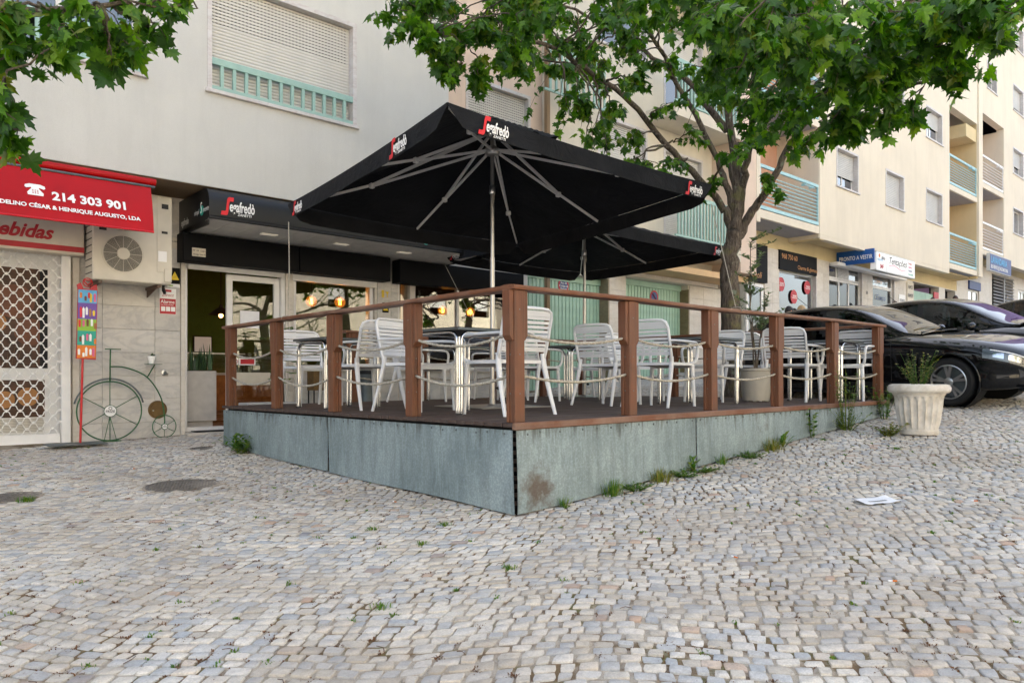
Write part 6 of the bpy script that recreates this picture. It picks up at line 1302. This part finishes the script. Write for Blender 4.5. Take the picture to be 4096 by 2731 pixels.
# ------------------------------------------------------------------ trees
def at(px, py, d):                 # measured spot: image position at a distance d in front of the camera
    a, c = (px - 1176) / 1716 * d, (865.6 - py) / 1716 * d
    return Vector((CAMP.x + FW[0] * d + RT[0] * a, CAMP.y + FW[1] * d + RT[1] * a, CAMP.z + c))
LOUT = [(0, 0), (.06, .10), (.30, -.02), (.24, .12), (.46, .14), (.34, .28), (.50, .52), (.30, .48), (.27, .56), (.14, .52), (.16, .74), (.08, .78), (0, 1.0)]
LOUT = LOUT + [(-x, y) for x, y in LOUT[-2:0:-1]]
def leaf_geo(s, fold=.25, droop=.2):
    V = [(x * s, y * s, -abs(x) * s * fold - droop * s * y * y) for x, y in LOUT] + [(0, .35 * s, .02 * s)]
    n = len(LOUT); return V, [(i, (i + 1) % n, n) for i in range(n)]
LEAFMESH = []
for k in range(4):
    V, F = leaf_geo(1, random.uniform(.1, .45), random.uniform(.1, .4)); me = bpy.data.meshes.new('leaf'); me.from_pydata(V, [], F); me.materials.append(M['leaf']); with_rnd(me, [(0, 0, 0, 1)] * len(V)); LEAFMESH.append((me, np.array(V), F))
def leaf_matrix(p, s, face=None):
    """hanging leaf: stalk end at p, tip down and outwards"""
    a = random.uniform(0, 6.28); down = random.uniform(.35, 1.25)
    ya = Vector((math.cos(a) * math.cos(down), math.sin(a) * math.cos(down), -math.sin(down)))
    za = Vector((-math.cos(a) * .3 + random.gauss(0, .45), -math.sin(a) * .3 + random.gauss(0, .45), .9)); za = (za - ya * za.dot(ya)).normalized(); xa = ya.cross(za)
    m = Matrix(((xa.x, ya.x, za.x, p.x), (xa.y, ya.y, za.y, p.y), (xa.z, ya.z, za.z, p.z), (0, 0, 0, 1)))
    return m @ Matrix.Diagonal((s, s, s, 1))
def limb(pts, r0, r1, n=7, wob=.03):
    P_ = catmull([tuple(p) for p in pts], 6); N = len(P_); P_ = P_ + np.array([[random.gauss(0, wob * (0 < i < N - 1)) for _ in range(3)] for i in range(N)]) * .5
    return [Vector(p) for p in P_], [r0 + (r1 - r0) * (i / (N - 1)) ** .8 for i in range(N)]
def tree(name, label, base, limbs, clumps, leaf_s, nobj, group='sycamore trees on the square', dens=1.):
    t_ = thing(name, label, 'tree', base, group=group)
    nodes = []
    tb = None
    for k, (pts, r0, r1) in enumerate(limbs):
        P_, r_ = limb(pts, r0, r1, wob=.02 if k == 0 else .03); o = MB().tube(P_, r_, 14 if k == 0 else 9).build('trunk' if k == 0 else 'limb', M['bark'], t_, smooth=True)
        if k: nodes += [(p, r) for p, r in zip(P_[3:], r_[3:])]
    br = MB(); leaves = []
    for (c, rad, n) in clumps:
        c = Vector(c); cand = sorted(nodes, key=lambda q: (q[0] - c).length + max(0, q[0].z - c.z) * .8)[:3]; s_, sr = random.choice(cand[:2]); d = c - s_
        mid = s_ + d * .5 + Vector((random.gauss(0, .1), random.gauss(0, .1), .06 * d.length)); P_, r_ = limb([s_, mid, c], min(sr * .6, .022), .006, wob=.025); br.tube(P_, r_, 5)
        tw = []
        for q in range(max(3, n // 5)):
            e = c + Vector((random.gauss(0, 1), random.gauss(0, 1), random.gauss(-.1, .8))) * rad * .62; st = P_[random.randrange(len(P_) // 2, len(P_))]; m_ = (st + e) / 2 + Vector((0, 0, .05)); br.tube([st, m_, e], [.006, .0045, .0025], 4); tw.append((st, m_, e))
        for q in range(int(n * dens)):
            st, m_, e = random.choice(tw); t = random.uniform(.25, 1.05); p = (st.lerp(m_, t * 2) if t < .5 else m_.lerp(e, t * 2 - 1)) + Vector((random.gauss(0, .03), random.gauss(0, .03), random.gauss(-.02, .03)))
            leaves.append((p, leaf_s * (random.uniform(.4, .8) if random.random() < .4 else random.uniform(.75, 1.2))))
    br.build('branches', M['bark'], t_, smooth=True)['kind'] = 'stuff'
    leaves.sort(key=lambda q: (q[0] - CAMP).length); vis = leaves
    off = OFF[t_]
    for p, s in leaves[:nobj]:
        o = bpy.data.objects.new('leaf', random.choice(LEAFMESH)[0]); COL.objects.link(o); o.parent = t_; o.matrix_local = Matrix.Translation(-off) @ leaf_matrix(p, s)
    VV, FF, CC = [], [], []; n0 = 0
    for p, s in leaves[nobj:]:
        me, V, F = random.choice(LEAFMESH); m = np.array(leaf_matrix(p, s)); W = V @ m[:3, :3].T + m[:3, 3] - np.array(off); VV.append(W); FF += [(a + n0, b + n0, c + n0) for a, b, c in F]; n0 += len(V); r = random.random(); CC += [(r, r, r, 1)] * len(V)
    if VV:
        me = bpy.data.meshes.new('crown'); me.from_pydata(np.concatenate(VV).tolist(), [], FF); me.materials.append(M['leaf']); with_rnd(me, CC); o = bpy.data.objects.new('crown', me); link(o, t_); o['kind'] = 'stuff'
    return t_
# the tree beside the terrace
TR = (6.85, 2.42, g(6.85, 2.42)); d0 = 11.45
fork = at(1690, 505, d0)
LM = [([(TR[0], TR[1], TR[2] - .1), at(1683, 800, d0), at(1675, 620, d0), at(1684, 540, d0), fork, at(1692, 430, d0), at(1690, 330, d0)], .19, .06),
      ([at(1684, 560, d0), at(1672, 500, d0), at(1640, 450, d0), at(1530, 330, d0 - .3), at(1430, 220, d0 - .9), at(1300, 130, d0 - 2), at(1150, 75, d0 - 3), at(1000, 70, d0 - 3.6)], .08, .012),
      ([at(1685, 530, d0), at(1676, 450, d0), at(1640, 350, d0), at(1570, 220, d0 - .2), at(1500, 90, d0 - .5), at(1440, -40, d0 - .8)], .065, .02),
      ([at(1690, 540, d0), at(1690, 440, d0), at(1680, 330, d0), at(1670, 160, d0 - .2), at(1650, 0, d0 - .3), at(1640, -200, d0 - .3)], .09, .03),
      ([at(1690, 540, d0), at(1702, 450, d0), at(1720, 350, d0 - .3), at(1730, 200, d0 - .8), at(1745, 50, d0 - 1.5), at(1740, -120, d0 - 2)], .075, .02),
      ([at(1690, 570, d0), at(1715, 505, d0), at(1760, 440, d0 - .1), at(1815, 330, d0 - .4), at(1900, 220, d0 - 1.2), at(2000, 150, d0 - 2.5), at(2120, 90, d0 - 4)], .085, .015),
      ([at(1670, 300, d0), at(1590, 200, d0 + .3), at(1480, 120, d0 + .3), at(1350, 40, d0), at(1200, -30, d0 - .5)], .06, .012),
      ([at(1740, 120, d0 - 1.2), at(1790, 30, d0 - 2.5), at(1830, -60, d0 - 4), at(1850, -60, d0 - 5.2)], .05, .015),
      ([at(1900, 220, d0 - 1.2), at(2010, 230, d0 - 2.2), at(2120, 190, d0 - 3.3), at(2220, 150, d0 - 4)], .035, .01),
      ([at(1830, -60, d0 - 4), at(2000, -40, d0 - 4.8), at(2150, 10, d0 - 5.2), at(2290, 60, d0 - 5.2)], .035, .01)]
CL = []
def cl(px, py, d, rpx, n): CL.append((at(px, py, d), rpx * d / 1716, n))
for a in [(940, 60, 7.8, 55, 26), (960, 20, 7.9, 60, 24), (1000, 110, 7.8, 60, 30), (1040, 50, 8, 60, 28), (1060, 150, 7.9, 50, 22), (1095, 90, 8.1, 60, 26), (1100, 175, 8.1, 40, 16), (1040, 185, 7.8, 35, 14), (1150, 120, 8.4, 60, 24), (1130, 20, 8.3, 70, 26), (1185, 60, 8.6, 60, 22), (1200, 160, 8.7, 45, 18), (1230, 110, 8.9, 55, 22), (1250, 30, 9, 70, 26), (1290, 170, 9.2, 45, 16), (1300, 90, 9.3, 60, 20), (1320, 20, 9.4, 70, 24), (1380, 60, 9.8, 60, 20), (1390, 140, 10, 50, 14), (1330, 240, 9.4, 42, 16), (1300, 265, 9.2, 30, 12), (1370, 300, 9.6, 35, 14), (1345, 320, 9.5, 25, 10), (1410, 250, 10, 40, 14), (1450, 320, 10.1, 45, 16), (1440, 380, 10, 40, 16), (1395, 385, 9.8, 30, 12), (1490, 385, 10.3, 40, 12), (1460, 170, 10.4, 50, 12), (1450, 20, 10.2, 70, 20), (1530, 40, 10.6, 60, 14), (1520, 250, 10.8, 45, 12), (1560, 140, 11, 50, 10), (1590, 300, 11, 45, 12), (1560, 370, 10.9, 40, 10), (1600, 60, 11, 60, 14), (1620, 200, 11, 45, 10), (1640, 420, 11.2, 30, 8), (1760, 400, 11, 35, 10), (1790, 440, 10.8, 30, 8), (1850, 330, 10, 40, 14), (1780, 330, 10.8, 40, 12)]: cl(*a)
for a in [(1590, 60, 6.5, 70, 18), (1650, 30, 5.6, 80, 20), (1700, 60, 5.2, 90, 22), (1740, 130, 5.8, 80, 22), (1690, 170, 6.5, 80, 22), (1780, 50, 5.4, 90, 22), (1820, 150, 6.0, 80, 24), (1760, 230, 7.5, 70, 22), (1700, 270, 8.5, 60, 18), (1850, 60, 5.5, 90, 22), (1830, 250, 7.2, 70, 24), (1900, 130, 6.0, 80, 24), (1890, 220, 6.5, 70, 26), (1930, 60, 5.6, 80, 22), (1950, 190, 6.2, 70, 24), (1960, 270, 6.6, 55, 20), (2010, 130, 6.0, 75, 24), (2000, 60, 5.7, 80, 22), (2020, 215, 6.3, 60, 22), (2070, 80, 5.9, 75, 22), (2060, 180, 6.2, 55, 18), (2100, 150, 6.2, 45, 14), (2030, 275, 6.5, 40, 12), (2080, 285, 6.6, 25, 8), (1920, 300, 6.8, 40, 14), (1880, 280, 7, 45, 16), (2150, 40, 5.9, 75, 20), (2140, 110, 6.1, 50, 14), (2210, 30, 5.8, 70, 18), (2200, 100, 6.0, 40, 12), (2270, 30, 5.7, 65, 18), (2255, 90, 5.9, 40, 14), (2320, 20, 5.5, 60, 16), (2290, 100, 5.8, 35, 12), (2170, 165, 6.4, 35, 10), (2210, 170, 6.4, 30, 8), (1690, 350, 9.5, 45, 12), (1730, 310, 9, 50, 16)]: cl(*a)
for k in range(34): cl(random.uniform(900, 2340), random.uniform(-60, 60), random.uniform(7.5, 9.5) if k % 2 else random.uniform(6, 7.5), 70, 22)
for k in range(14): cl(random.uniform(1180, 1600), random.uniform(20, 200), random.uniform(9, 11), 55, 14)
for k in range(16): cl(random.uniform(1560, 2080), random.uniform(60, 240), random.uniform(7.5, 9.5), 60, 20)
for k in range(60):                # crown above the frame
    a, r_ = random.uniform(0, 6.28), 4.6 * math.sqrt(random.random()); z = random.uniform(5.6, 9.5); CL.append((Vector((6.3 + r_ * math.cos(a) * (1 - (z - 5.6) * .12), 1.6 + r_ * math.sin(a) * (1 - (z - 5.6) * .12), z)), .6, 24))
tree('sycamore_tree', 'sycamore tree with forked mossy trunk rising beside the terrace', TR, LM, CL, .148, 300, dens=3.1)
# the tree whose branches hang into the upper left corner
T2 = (-5.3, .4, g(-5.3, .4)); f2 = Vector((-5.2, .5, 2.6))
L2 = [([(T2[0], T2[1], T2[2] - .1), Vector((-5.3, .45, .9)), f2], .17, .12), ([f2, Vector((-4.7, .8, 3.1)), at(-60, -20, 4.6), at(120, 20, 4.7), at(300, 10, 4.9)], .07, .012), ([f2, Vector((-5.0, .9, 2.9)), at(-150, 200, 4.4), at(-40, 230, 4.4)], .05, .012), ([f2, Vector((-5.3, .3, 3.6)), Vector((-5.1, .2, 4.8))], .09, .03)]
CL = []
for a in [(30, 30, 4.4, 80, 14), (110, 60, 4.6, 80, 14), (190, 30, 4.7, 75, 14), (70, 110, 4.5, 60, 12), (160, 110, 4.6, 60, 12), (240, 80, 4.8, 60, 12), (290, 40, 4.9, 55, 12), (310, 100, 4.9, 35, 9), (250, 130, 4.8, 40, 8), (370, 5, 5.0, 40, 8), (430, -5, 5.1, 25, 5), (20, 260, 4.4, 45, 9), (45, 300, 4.4, 35, 8), (10, 200, 4.3, 35, 7), (20, 330, 4.4, 22, 4), (340, 60, 5, 30, 6)]: cl(*a)
for k in range(60): CL.append((Vector((-5.0 + random.gauss(0, 1.5), .6 + random.gauss(0, 1.1), random.uniform(3.9, 6.2))), .5, 18))  # out-of-view crown, clumps added to shade the left side
tree('sycamore_tree', 'second sycamore whose leafy branches hang into the upper left corner', T2, L2, CL, .155, 200, dens=2.2)
for k, (x, y, rz) in enumerate(((3, -13.5, 1.), (7, -13.2, 2.), (10.5, -13.8, 3.1), (14, -13.2, 4.), (17.5, -13.6, 5.2), (21, -13.2, .3), (24.5, -13.8, 2.4))):  # unseen trees added behind the camera to darken upper cafe glass reflections
    src = [o for o in COL.objects if o.get('label', '').startswith('second sycamore')][0]
    r = src.copy(); COL.objects.link(r); r.location = (x, y, g(x, y) - .5); r.rotation_euler = (0, 0, rz); r.scale = (1.45, 1.45, 1.05); r['label'] = ('first', 'second', 'third', 'fourth', 'fifth', 'sixth', 'seventh')[k] + ' added tree across the road, seen only mirrored, darkens the cafe glass reflection'; r['group'] = 'added trees across the road'
    for ch in src.children:
        if ch.name.split('.')[0] != 'leaf': c_ = ch.copy(); COL.objects.link(c_); c_.parent = r
# ------------------------------------------------------------------ planter, olive, weeds
def cam_ground(px, d): return (CAMP.x + FW[0] * d + RT[0] * (px - 1176) / 1716 * d, CAMP.y + FW[1] * d + RT[1] * (px - 1176) / 1716 * d)
X, Y = cam_ground(2110, 7.8); Z = g(X, Y) + .0
pn = thing('stone_planter', 'fluted round cast stone planter on the cobbles in front of the black car', 'planter', (X, Y, Z))
K_ = .92; prof = [(.205, 0), (.212, .01), (.212, .045), (.205, .05), (.214, .085), (.222, .12), (.237, .21), (.252, .30), (.259, .34), (.265, .365), (.272, .385), (.274, .395), (.285, .40), (.288, .412), (.318, .418), (.338, .438), (.340, .470), (.322, .496), (.285, .505), (.283, .50), (.275, .46), (.27, .44)]
b = MB(); n = 160; V = []; F = []
prof = [(r_ * .87, z * 1.03) for r_, z in prof]
for i, (r_, z) in enumerate(prof):
    for k in range(n):
        a = 2 * math.pi * k / n; fl = abs(math.sin(a * 10)); d = 0
        if 4 <= i <= 10: d = (-.024 * (fl ** .45) + .004) * (.5, 1, 1, 1, max(0, min(1, (fl - .25) * 2)), max(0, min(1, (fl - .6) * 3)), 0)[i - 4]
        V.append((X + (r_ + d) * math.cos(a), Y + (r_ + d) * math.sin(a), Z + z))
F = [(i * n + k, i * n + (k + 1) % n, (i + 1) * n + (k + 1) % n, (i + 1) * n + k) for i in range(len(prof) - 1) for k in range(n)] + [tuple(range(n - 1, -1, -1))]
b.add(V, F); b.build('pot', M['cast_stone'], pn, smooth=35); MB().lathe((X, Y, Z + .46), [(.24, 0), (.001, .01)], 32, cap=False).build('soil', M['soil'], pn)
def stem_plant(name, label, cat, base, n, h, spread, leafl, leafw, m='weed', lv=8, par=None, sr=.0022, group=None, up=.5):
    t_ = thing(name, label, cat, base, group=group); sb = MB(); b, c_ = MB(), []
    for k in range(n):
        a = random.uniform(0, 6.28); h_ = h * random.uniform(.45, 1.05); s_ = spread * random.uniform(.2, 1); p0 = Vector(base) + Vector((math.cos(a), math.sin(a), 0)) * spread * .15; p2 = Vector(base) + Vector((math.cos(a) * s_, math.sin(a) * s_, h_)); p1 = (p0 + p2) / 2 + Vector((0, 0, h_ * .12)); P_ = [(1 - t) ** 2 * p0 + 2 * t * (1 - t) * p1 + t * t * p2 for t in (0., .2, .4, .6, .8, 1.)]; sb.tube(P_, [sr, sr, sr, sr * .8, sr * .6, sr * .4], 4)
        for q in range(lv): leafy(b, c_, P_[0].lerp(P_[-1], random.uniform(.08, 1)) if q % 2 else P_[random.randrange(1, 6)], 1, leafl, leafw, .006, up, .3)
    sb.build('stems', M['weed'], t_); o = b.build('leaves', M[m], t_, recalc=False); with_rnd(o.data, c_); return t_
stem_plant('flowering_weed', 'straggly flowering weed growing in the stone planter', 'plant', (X, Y, Z + .465), 34, .40, .22, .045, .010, 'dry_grass', lv=10)
# olive tree in a tall pot on the terrace
X, Y = 4.96, 1.02; Z = dz(X, Y)
ol = thing('potted_olive', 'young olive tree in a pale plastic pot standing on the terrace', 'potted tree', (X, Y, Z))
MB().lathe((X, Y, Z + .012), [(.155, 0), (.16, .02), (.195, .36), (.21, .365), (.212, .395), (.19, .395), (.185, .36)], 32, cap=False).build('pot', M['plastic_grey'], ol, smooth=40); MB().lathe((X, Y, Z + .36), [(.188, 0), (.001, .012)], 24, cap=False).build('soil', M['soil'], ol)
for k in range(4): a = k * 1.57 + .4; MB().lathe((X + .13 * math.cos(a), Y + .13 * math.sin(a), Z), [(.018, 0), (.022, .012)], 10).build('foot', M['plastic_grey'], ol)
sb = MB(); b, c_ = MB(), []
for k in range(3):
    q0 = Vector((X + (k - 1) * .02, Y, Z + .36)); top = Vector((X + (-.13, .10, -.05)[k], Y + (.02, -.06, .05)[k], Z + (1.55, 1.35, 1.95)[k])); P_, r_ = limb([q0, q0.lerp(top, .5) + Vector(((-.03, .03, -.05)[k], 0, 0)), top], .013, .004, wob=.012); sb.tube(P_, r_, 7)
    for q in range(11):
        st = P_[random.randrange(6, len(P_))]; e = st + Vector((random.gauss(0, .17), random.gauss(0, .17), random.uniform(.05, .26))); sb.tube([st, (st + e) / 2 + Vector((0, 0, .02)), e], [.004, .003, .002], 4)
        for u in (.2, .31, .43, .54, .66, .77, .89, 1.): leafy(b, c_, st.lerp(e, u), 4, .085, .0105, .006, .5, .12)
sb.build('stems', M['bark'], ol, smooth=True); o = b.build('leaves', M['olive_leaf'], ol, recalc=False); with_rnd(o.data, c_)
# weeds along the zinc sheets
def weed_at(px, py): x, y = on_ground(px, py); return (x, y, g(x, y) - .005)
def front_w(x, d=.04): return (x, -.03 - d, g(x, -.05) - .008)
def left_w(y, d=.04): return (-.03 - d, y, g(-.05, y) - .008)
stem_plant('leafy_weed', 'dark green leafy weed clump at the left end of the zinc sheets', 'weed', left_w(4.35, .08), 30, .20, .20, .12, .016, lv=6)
stem_plant('tall_weed', 'tall thin weed growing up to the handrail near the right terrace end', 'weed', front_w(4.95, .05), 16, .75, .16, .07, .007, lv=16); stem_plant('bushy_weed', 'bushy feathery weed at the foot of the tall thin weed', 'weed', front_w(4.90, .1), 34, .22, .26, .06, .006, lv=10)
stem_plant('leafy_weed', 'broad leafed weed at the last zinc sheet beside the stone planter', 'weed', front_w(6.0, .06), 18, .38, .22, .07, .018, lv=9); stem_plant('brown_weed', 'low reddish weed at the foot of the stone planter', 'weed', (cam_ground(2040, 7.75)[0], cam_ground(2040, 7.75)[1], g(*cam_ground(2040, 7.75)) - .005), 26, .14, .18, .05, .014, 'dry_grass', lv=8)
stem_plant('small_weed', 'single upright weed at the seam between second and third front sheet', 'weed', front_w(4.20, .03), 5, .30, .10, .08, .02, lv=9)
def grass(label, base, n, h, sp, m, w_=.0025): 
    b, c_ = MB(), []; blades(b, c_, base[0], base[1], base[2], n, h, sp, w_, .9); o = b.build('grass_tuft', M[m], recalc=False); with_rnd(o.data, c_); tag(o, label, 'grass', 'grass tufts on the square')
grass('green grass tuft closest to the zinc corner', front_w(.42, .03), 50, .10, .05, 'weed'); grass('dense green grass tuft, second from the zinc corner', front_w(.92, .06), 140, .15, .09, 'weed'); grass('yellow green grass tuft below the middle of the first front sheet', front_w(1.52, .05), 150, .14, .11, 'dry_grass'); grass('pale grass tuft below the second front sheet', front_w(3.30, .06), 160, .16, .12, 'dry_grass'); grass('small grass tuft just right of the first front seam', front_w(2.45, .05), 60, .12, .07, 'weed')
for x, lab in ((1.78, 'low mat of tiny green leaves below the first front sheet'), (2.02, 'mat of tiny leaves with broad blades at the first front seam'), (2.85, 'flat green mat below the second front sheet'), (1.15, 'flat brownish mat nearest the dense grass tuft')):
    stem_plant('creeping_weed', lab, 'weed', front_w(x, .09), 40, .06, .20, .03, .009, lv=7, group='creeping weeds along the zinc sheets')
stem_plant('broad_leaf_weed', 'broad upright leaves rising from the mat at the first front seam', 'weed', front_w(2.0, .03), 7, .13, .07, .15, .02, lv=1, up=1.1); stem_plant('broad_leaf_weed', 'broad green leaves between the pale grass tuft and the second seam', 'weed', front_w(3.55, .05), 8, .12, .10, .13, .022, lv=2, up=.9)
p = weed_at(60, 1150); grass('green grass at the edge of the left manhole cover', p, 140, .05, .07, 'weed'); 
for px, py, lab in ((875, 1395, 'moss patch in the left foreground'), (970, 1250, 'green tuft left of the picture centre'), (855, 1215, 'tuft between the terrace and the left manhole'), (1170, 1305, 'small bright tuft right below the zinc corner'), (1020, 1205, 'tuft on the joint line below the left sheets'), (2060, 1030, 'wide low tuft between planter and paper'), (1890, 1010, 'tuft just below the third front sheet')):
    grass('low ' + lab, weed_at(px, py), 60, .03, .05, 'weed')
# ------------------------------------------------------------------ people behind the cars
def person(px, top, d, label, hair, skin, cloth_m, hgt=1.70, face=None, longhair=False, hood=False):
    p = at(px, top, d); x, y = p.x, p.y; z0 = p.z - hgt; t_ = thing('person', label, 'person', (x, y, z0)); k = hgt / 1.72
    J = {'pel': (0, 0, .95), 'sp': (0, .01, 1.15), 'ch': (0, 0, 1.36), 'nk': (0, .01, 1.49), 'hd': (0, 0, 1.58), 'ls': (-.19, 0, 1.40), 'le': (-.25, .03, 1.12), 'lw': (-.24, -.08, .88), 'lh': (-.235, -.11, .79), 'rs': (.19, 0, 1.40), 're': (.25, .03, 1.12), 'rw': (.24, -.08, .88), 'rh': (.235, -.11, .79), 'lp': (-.1, 0, .90), 'lk': (-.11, -.02, .48), 'la': (-.11, .02, .09), 'lt': (-.12, -.14, .05), 'rp': (.1, 0, .90), 'rk': (.12, -.04, .48), 'ra': (.12, .06, .09), 'rt': (.13, -.10, .05)}
    RAD = dict(pel=.14, sp=.125, ch=.15, nk=.055, hd=.06, ls=.065, le=.045, lw=.035, lh=.035, rs=.065, re=.045, rw=.035, rh=.035, lp=.09, lk=.06, la=.045, lt=.04, rp=.09, rk=.06, ra=.045, rt=.04)
    E = [('pel', 'sp'), ('sp', 'ch'), ('ch', 'nk'), ('nk', 'hd'), ('ch', 'ls'), ('ls', 'le'), ('le', 'lw'), ('lw', 'lh'), ('ch', 'rs'), ('rs', 're'), ('re', 'rw'), ('rw', 'rh'), ('pel', 'lp'), ('lp', 'lk'), ('lk', 'la'), ('la', 'lt'), ('pel', 'rp'), ('rp', 'rk'), ('rk', 'ra'), ('ra', 'rt')]
    nm = list(J); me = bpy.data.meshes.new('body'); me.from_pydata([tuple(v * k for v in J[n_]) for n_ in nm], [(nm.index(a), nm.index(c)) for a, c in E], []); o = bpy.data.objects.new('body', me); link(o, t_)
    o.modifiers.new('skin', 'SKIN'); o.modifiers.new('sub', 'SUBSURF').levels = 1; o.modifiers['sub'].render_levels = 2
    for i, n_ in enumerate(nm): me.skin_vertices[0].data[i].radius = (RAD[n_] * k, RAD[n_] * k * .8); me.skin_vertices[0].data[i].use_root = n_ == 'pel'
    me.materials.append(M[cloth_m]); face = face if face is not None else 0; o.rotation_euler = (0, 0, face)
    hc = Vector((0, -.01, 1.605 * k)); rr_ = lambda q: Matrix.Rotation(face, 3, 'Z') @ Vector(q)
    hd = MB()
    def hf(u, v):
        a, e = u * 2 * math.pi, (v - .5) * math.pi; w_ = math.cos(e); q = Vector((.077 * w_ * math.sin(a), -.098 * w_ * math.cos(a), .115 * math.sin(e)))
        if q.y < 0 and q.z < 0: q.x *= 1 - .28 * min(1, -q.z / .115)
        if abs(q.x) < .02 and q.y < -.06 and -.045 < q.z < .01: q.y -= .022 * (1 - abs(q.x) / .02)
        return rr_(hc + q)
    hd.grid(hf, 32, 20); h_ = hd.build('head', M[skin], t_, world=False, smooth=True)
    hb2 = MB()
    def hh(u, v):
        a, e = u * 2 * math.pi, (-.12 + v * .62) * math.pi; w_ = math.cos(min(e, 1.57)); fr = max(0, math.cos(a)); low = -.02 - (.17 if longhair else .05) * (1 - fr) + .075 * fr
        q = Vector((.088 * w_ * math.sin(a), -.102 * w_ * math.cos(a) + .008, .128 * math.sin(e))); q.z = max(q.z, low * (1 if not longhair else 1.2)); return rr_(hc + q)
    hb2.grid(hh, 28, 14); hb2.build('hair', M[hair], t_, world=False, smooth=True)
    fb = MB()
    for sx in (-1, 1): fb.lathe(rr_(hc + Vector((sx * .03, -.088, .012))), [(.001, -.006), (.010, 0), (.001, .006)], 8)
    fb.build('eyes', M['black_print'], t_, world=False); MB().bar(rr_(hc + Vector((-.022, -.094, -.055))), rr_(hc + Vector((.022, -.094, -.055))), .008, .010).build('mouth', M['red_sign'], t_, world=False)
    eb = MB()
    for sx in (-1, 1): eb.lathe(rr_(hc + Vector((sx * .08, .005, -.005))), [(.001, -.03), (.015, -.01), (.016, .012), (.001, .03)], 8)
    eb.build('ears', M[skin], t_, world=False, smooth=True)
    return t_
person(1812, 704, 17.2, 'man with short dark hair passing behind the nearest black car', 'hair_dark', 'skin', 'cloth_dark', 1.66, R(60)); person(1841, 702, 17.6, 'person with smooth blond hair behind the nearest black car', 'hair_blond', 'skin', 'cloth_beige', 1.62, R(170), True)
person(2055, 692, 22.5, 'person with brown hair before the clothes shop window, behind the far car', 'hair_grey', 'skin', 'cloth_blue', 1.72, R(-30)); person(2142, 684, 24.5, 'person in a dark hood before the mint door', 'hair_dark', 'skin_dark', 'cloth_dark', 1.74, R(-20), True); person(2194, 679, 25.5, 'person with full curly dark hair rightmost behind the far car', 'hair_dark', 'skin_dark', 'cloth_beige', 1.78, R(-60))
# ------------------------------------------------------------------ end
bpy.context.view_layer.update()
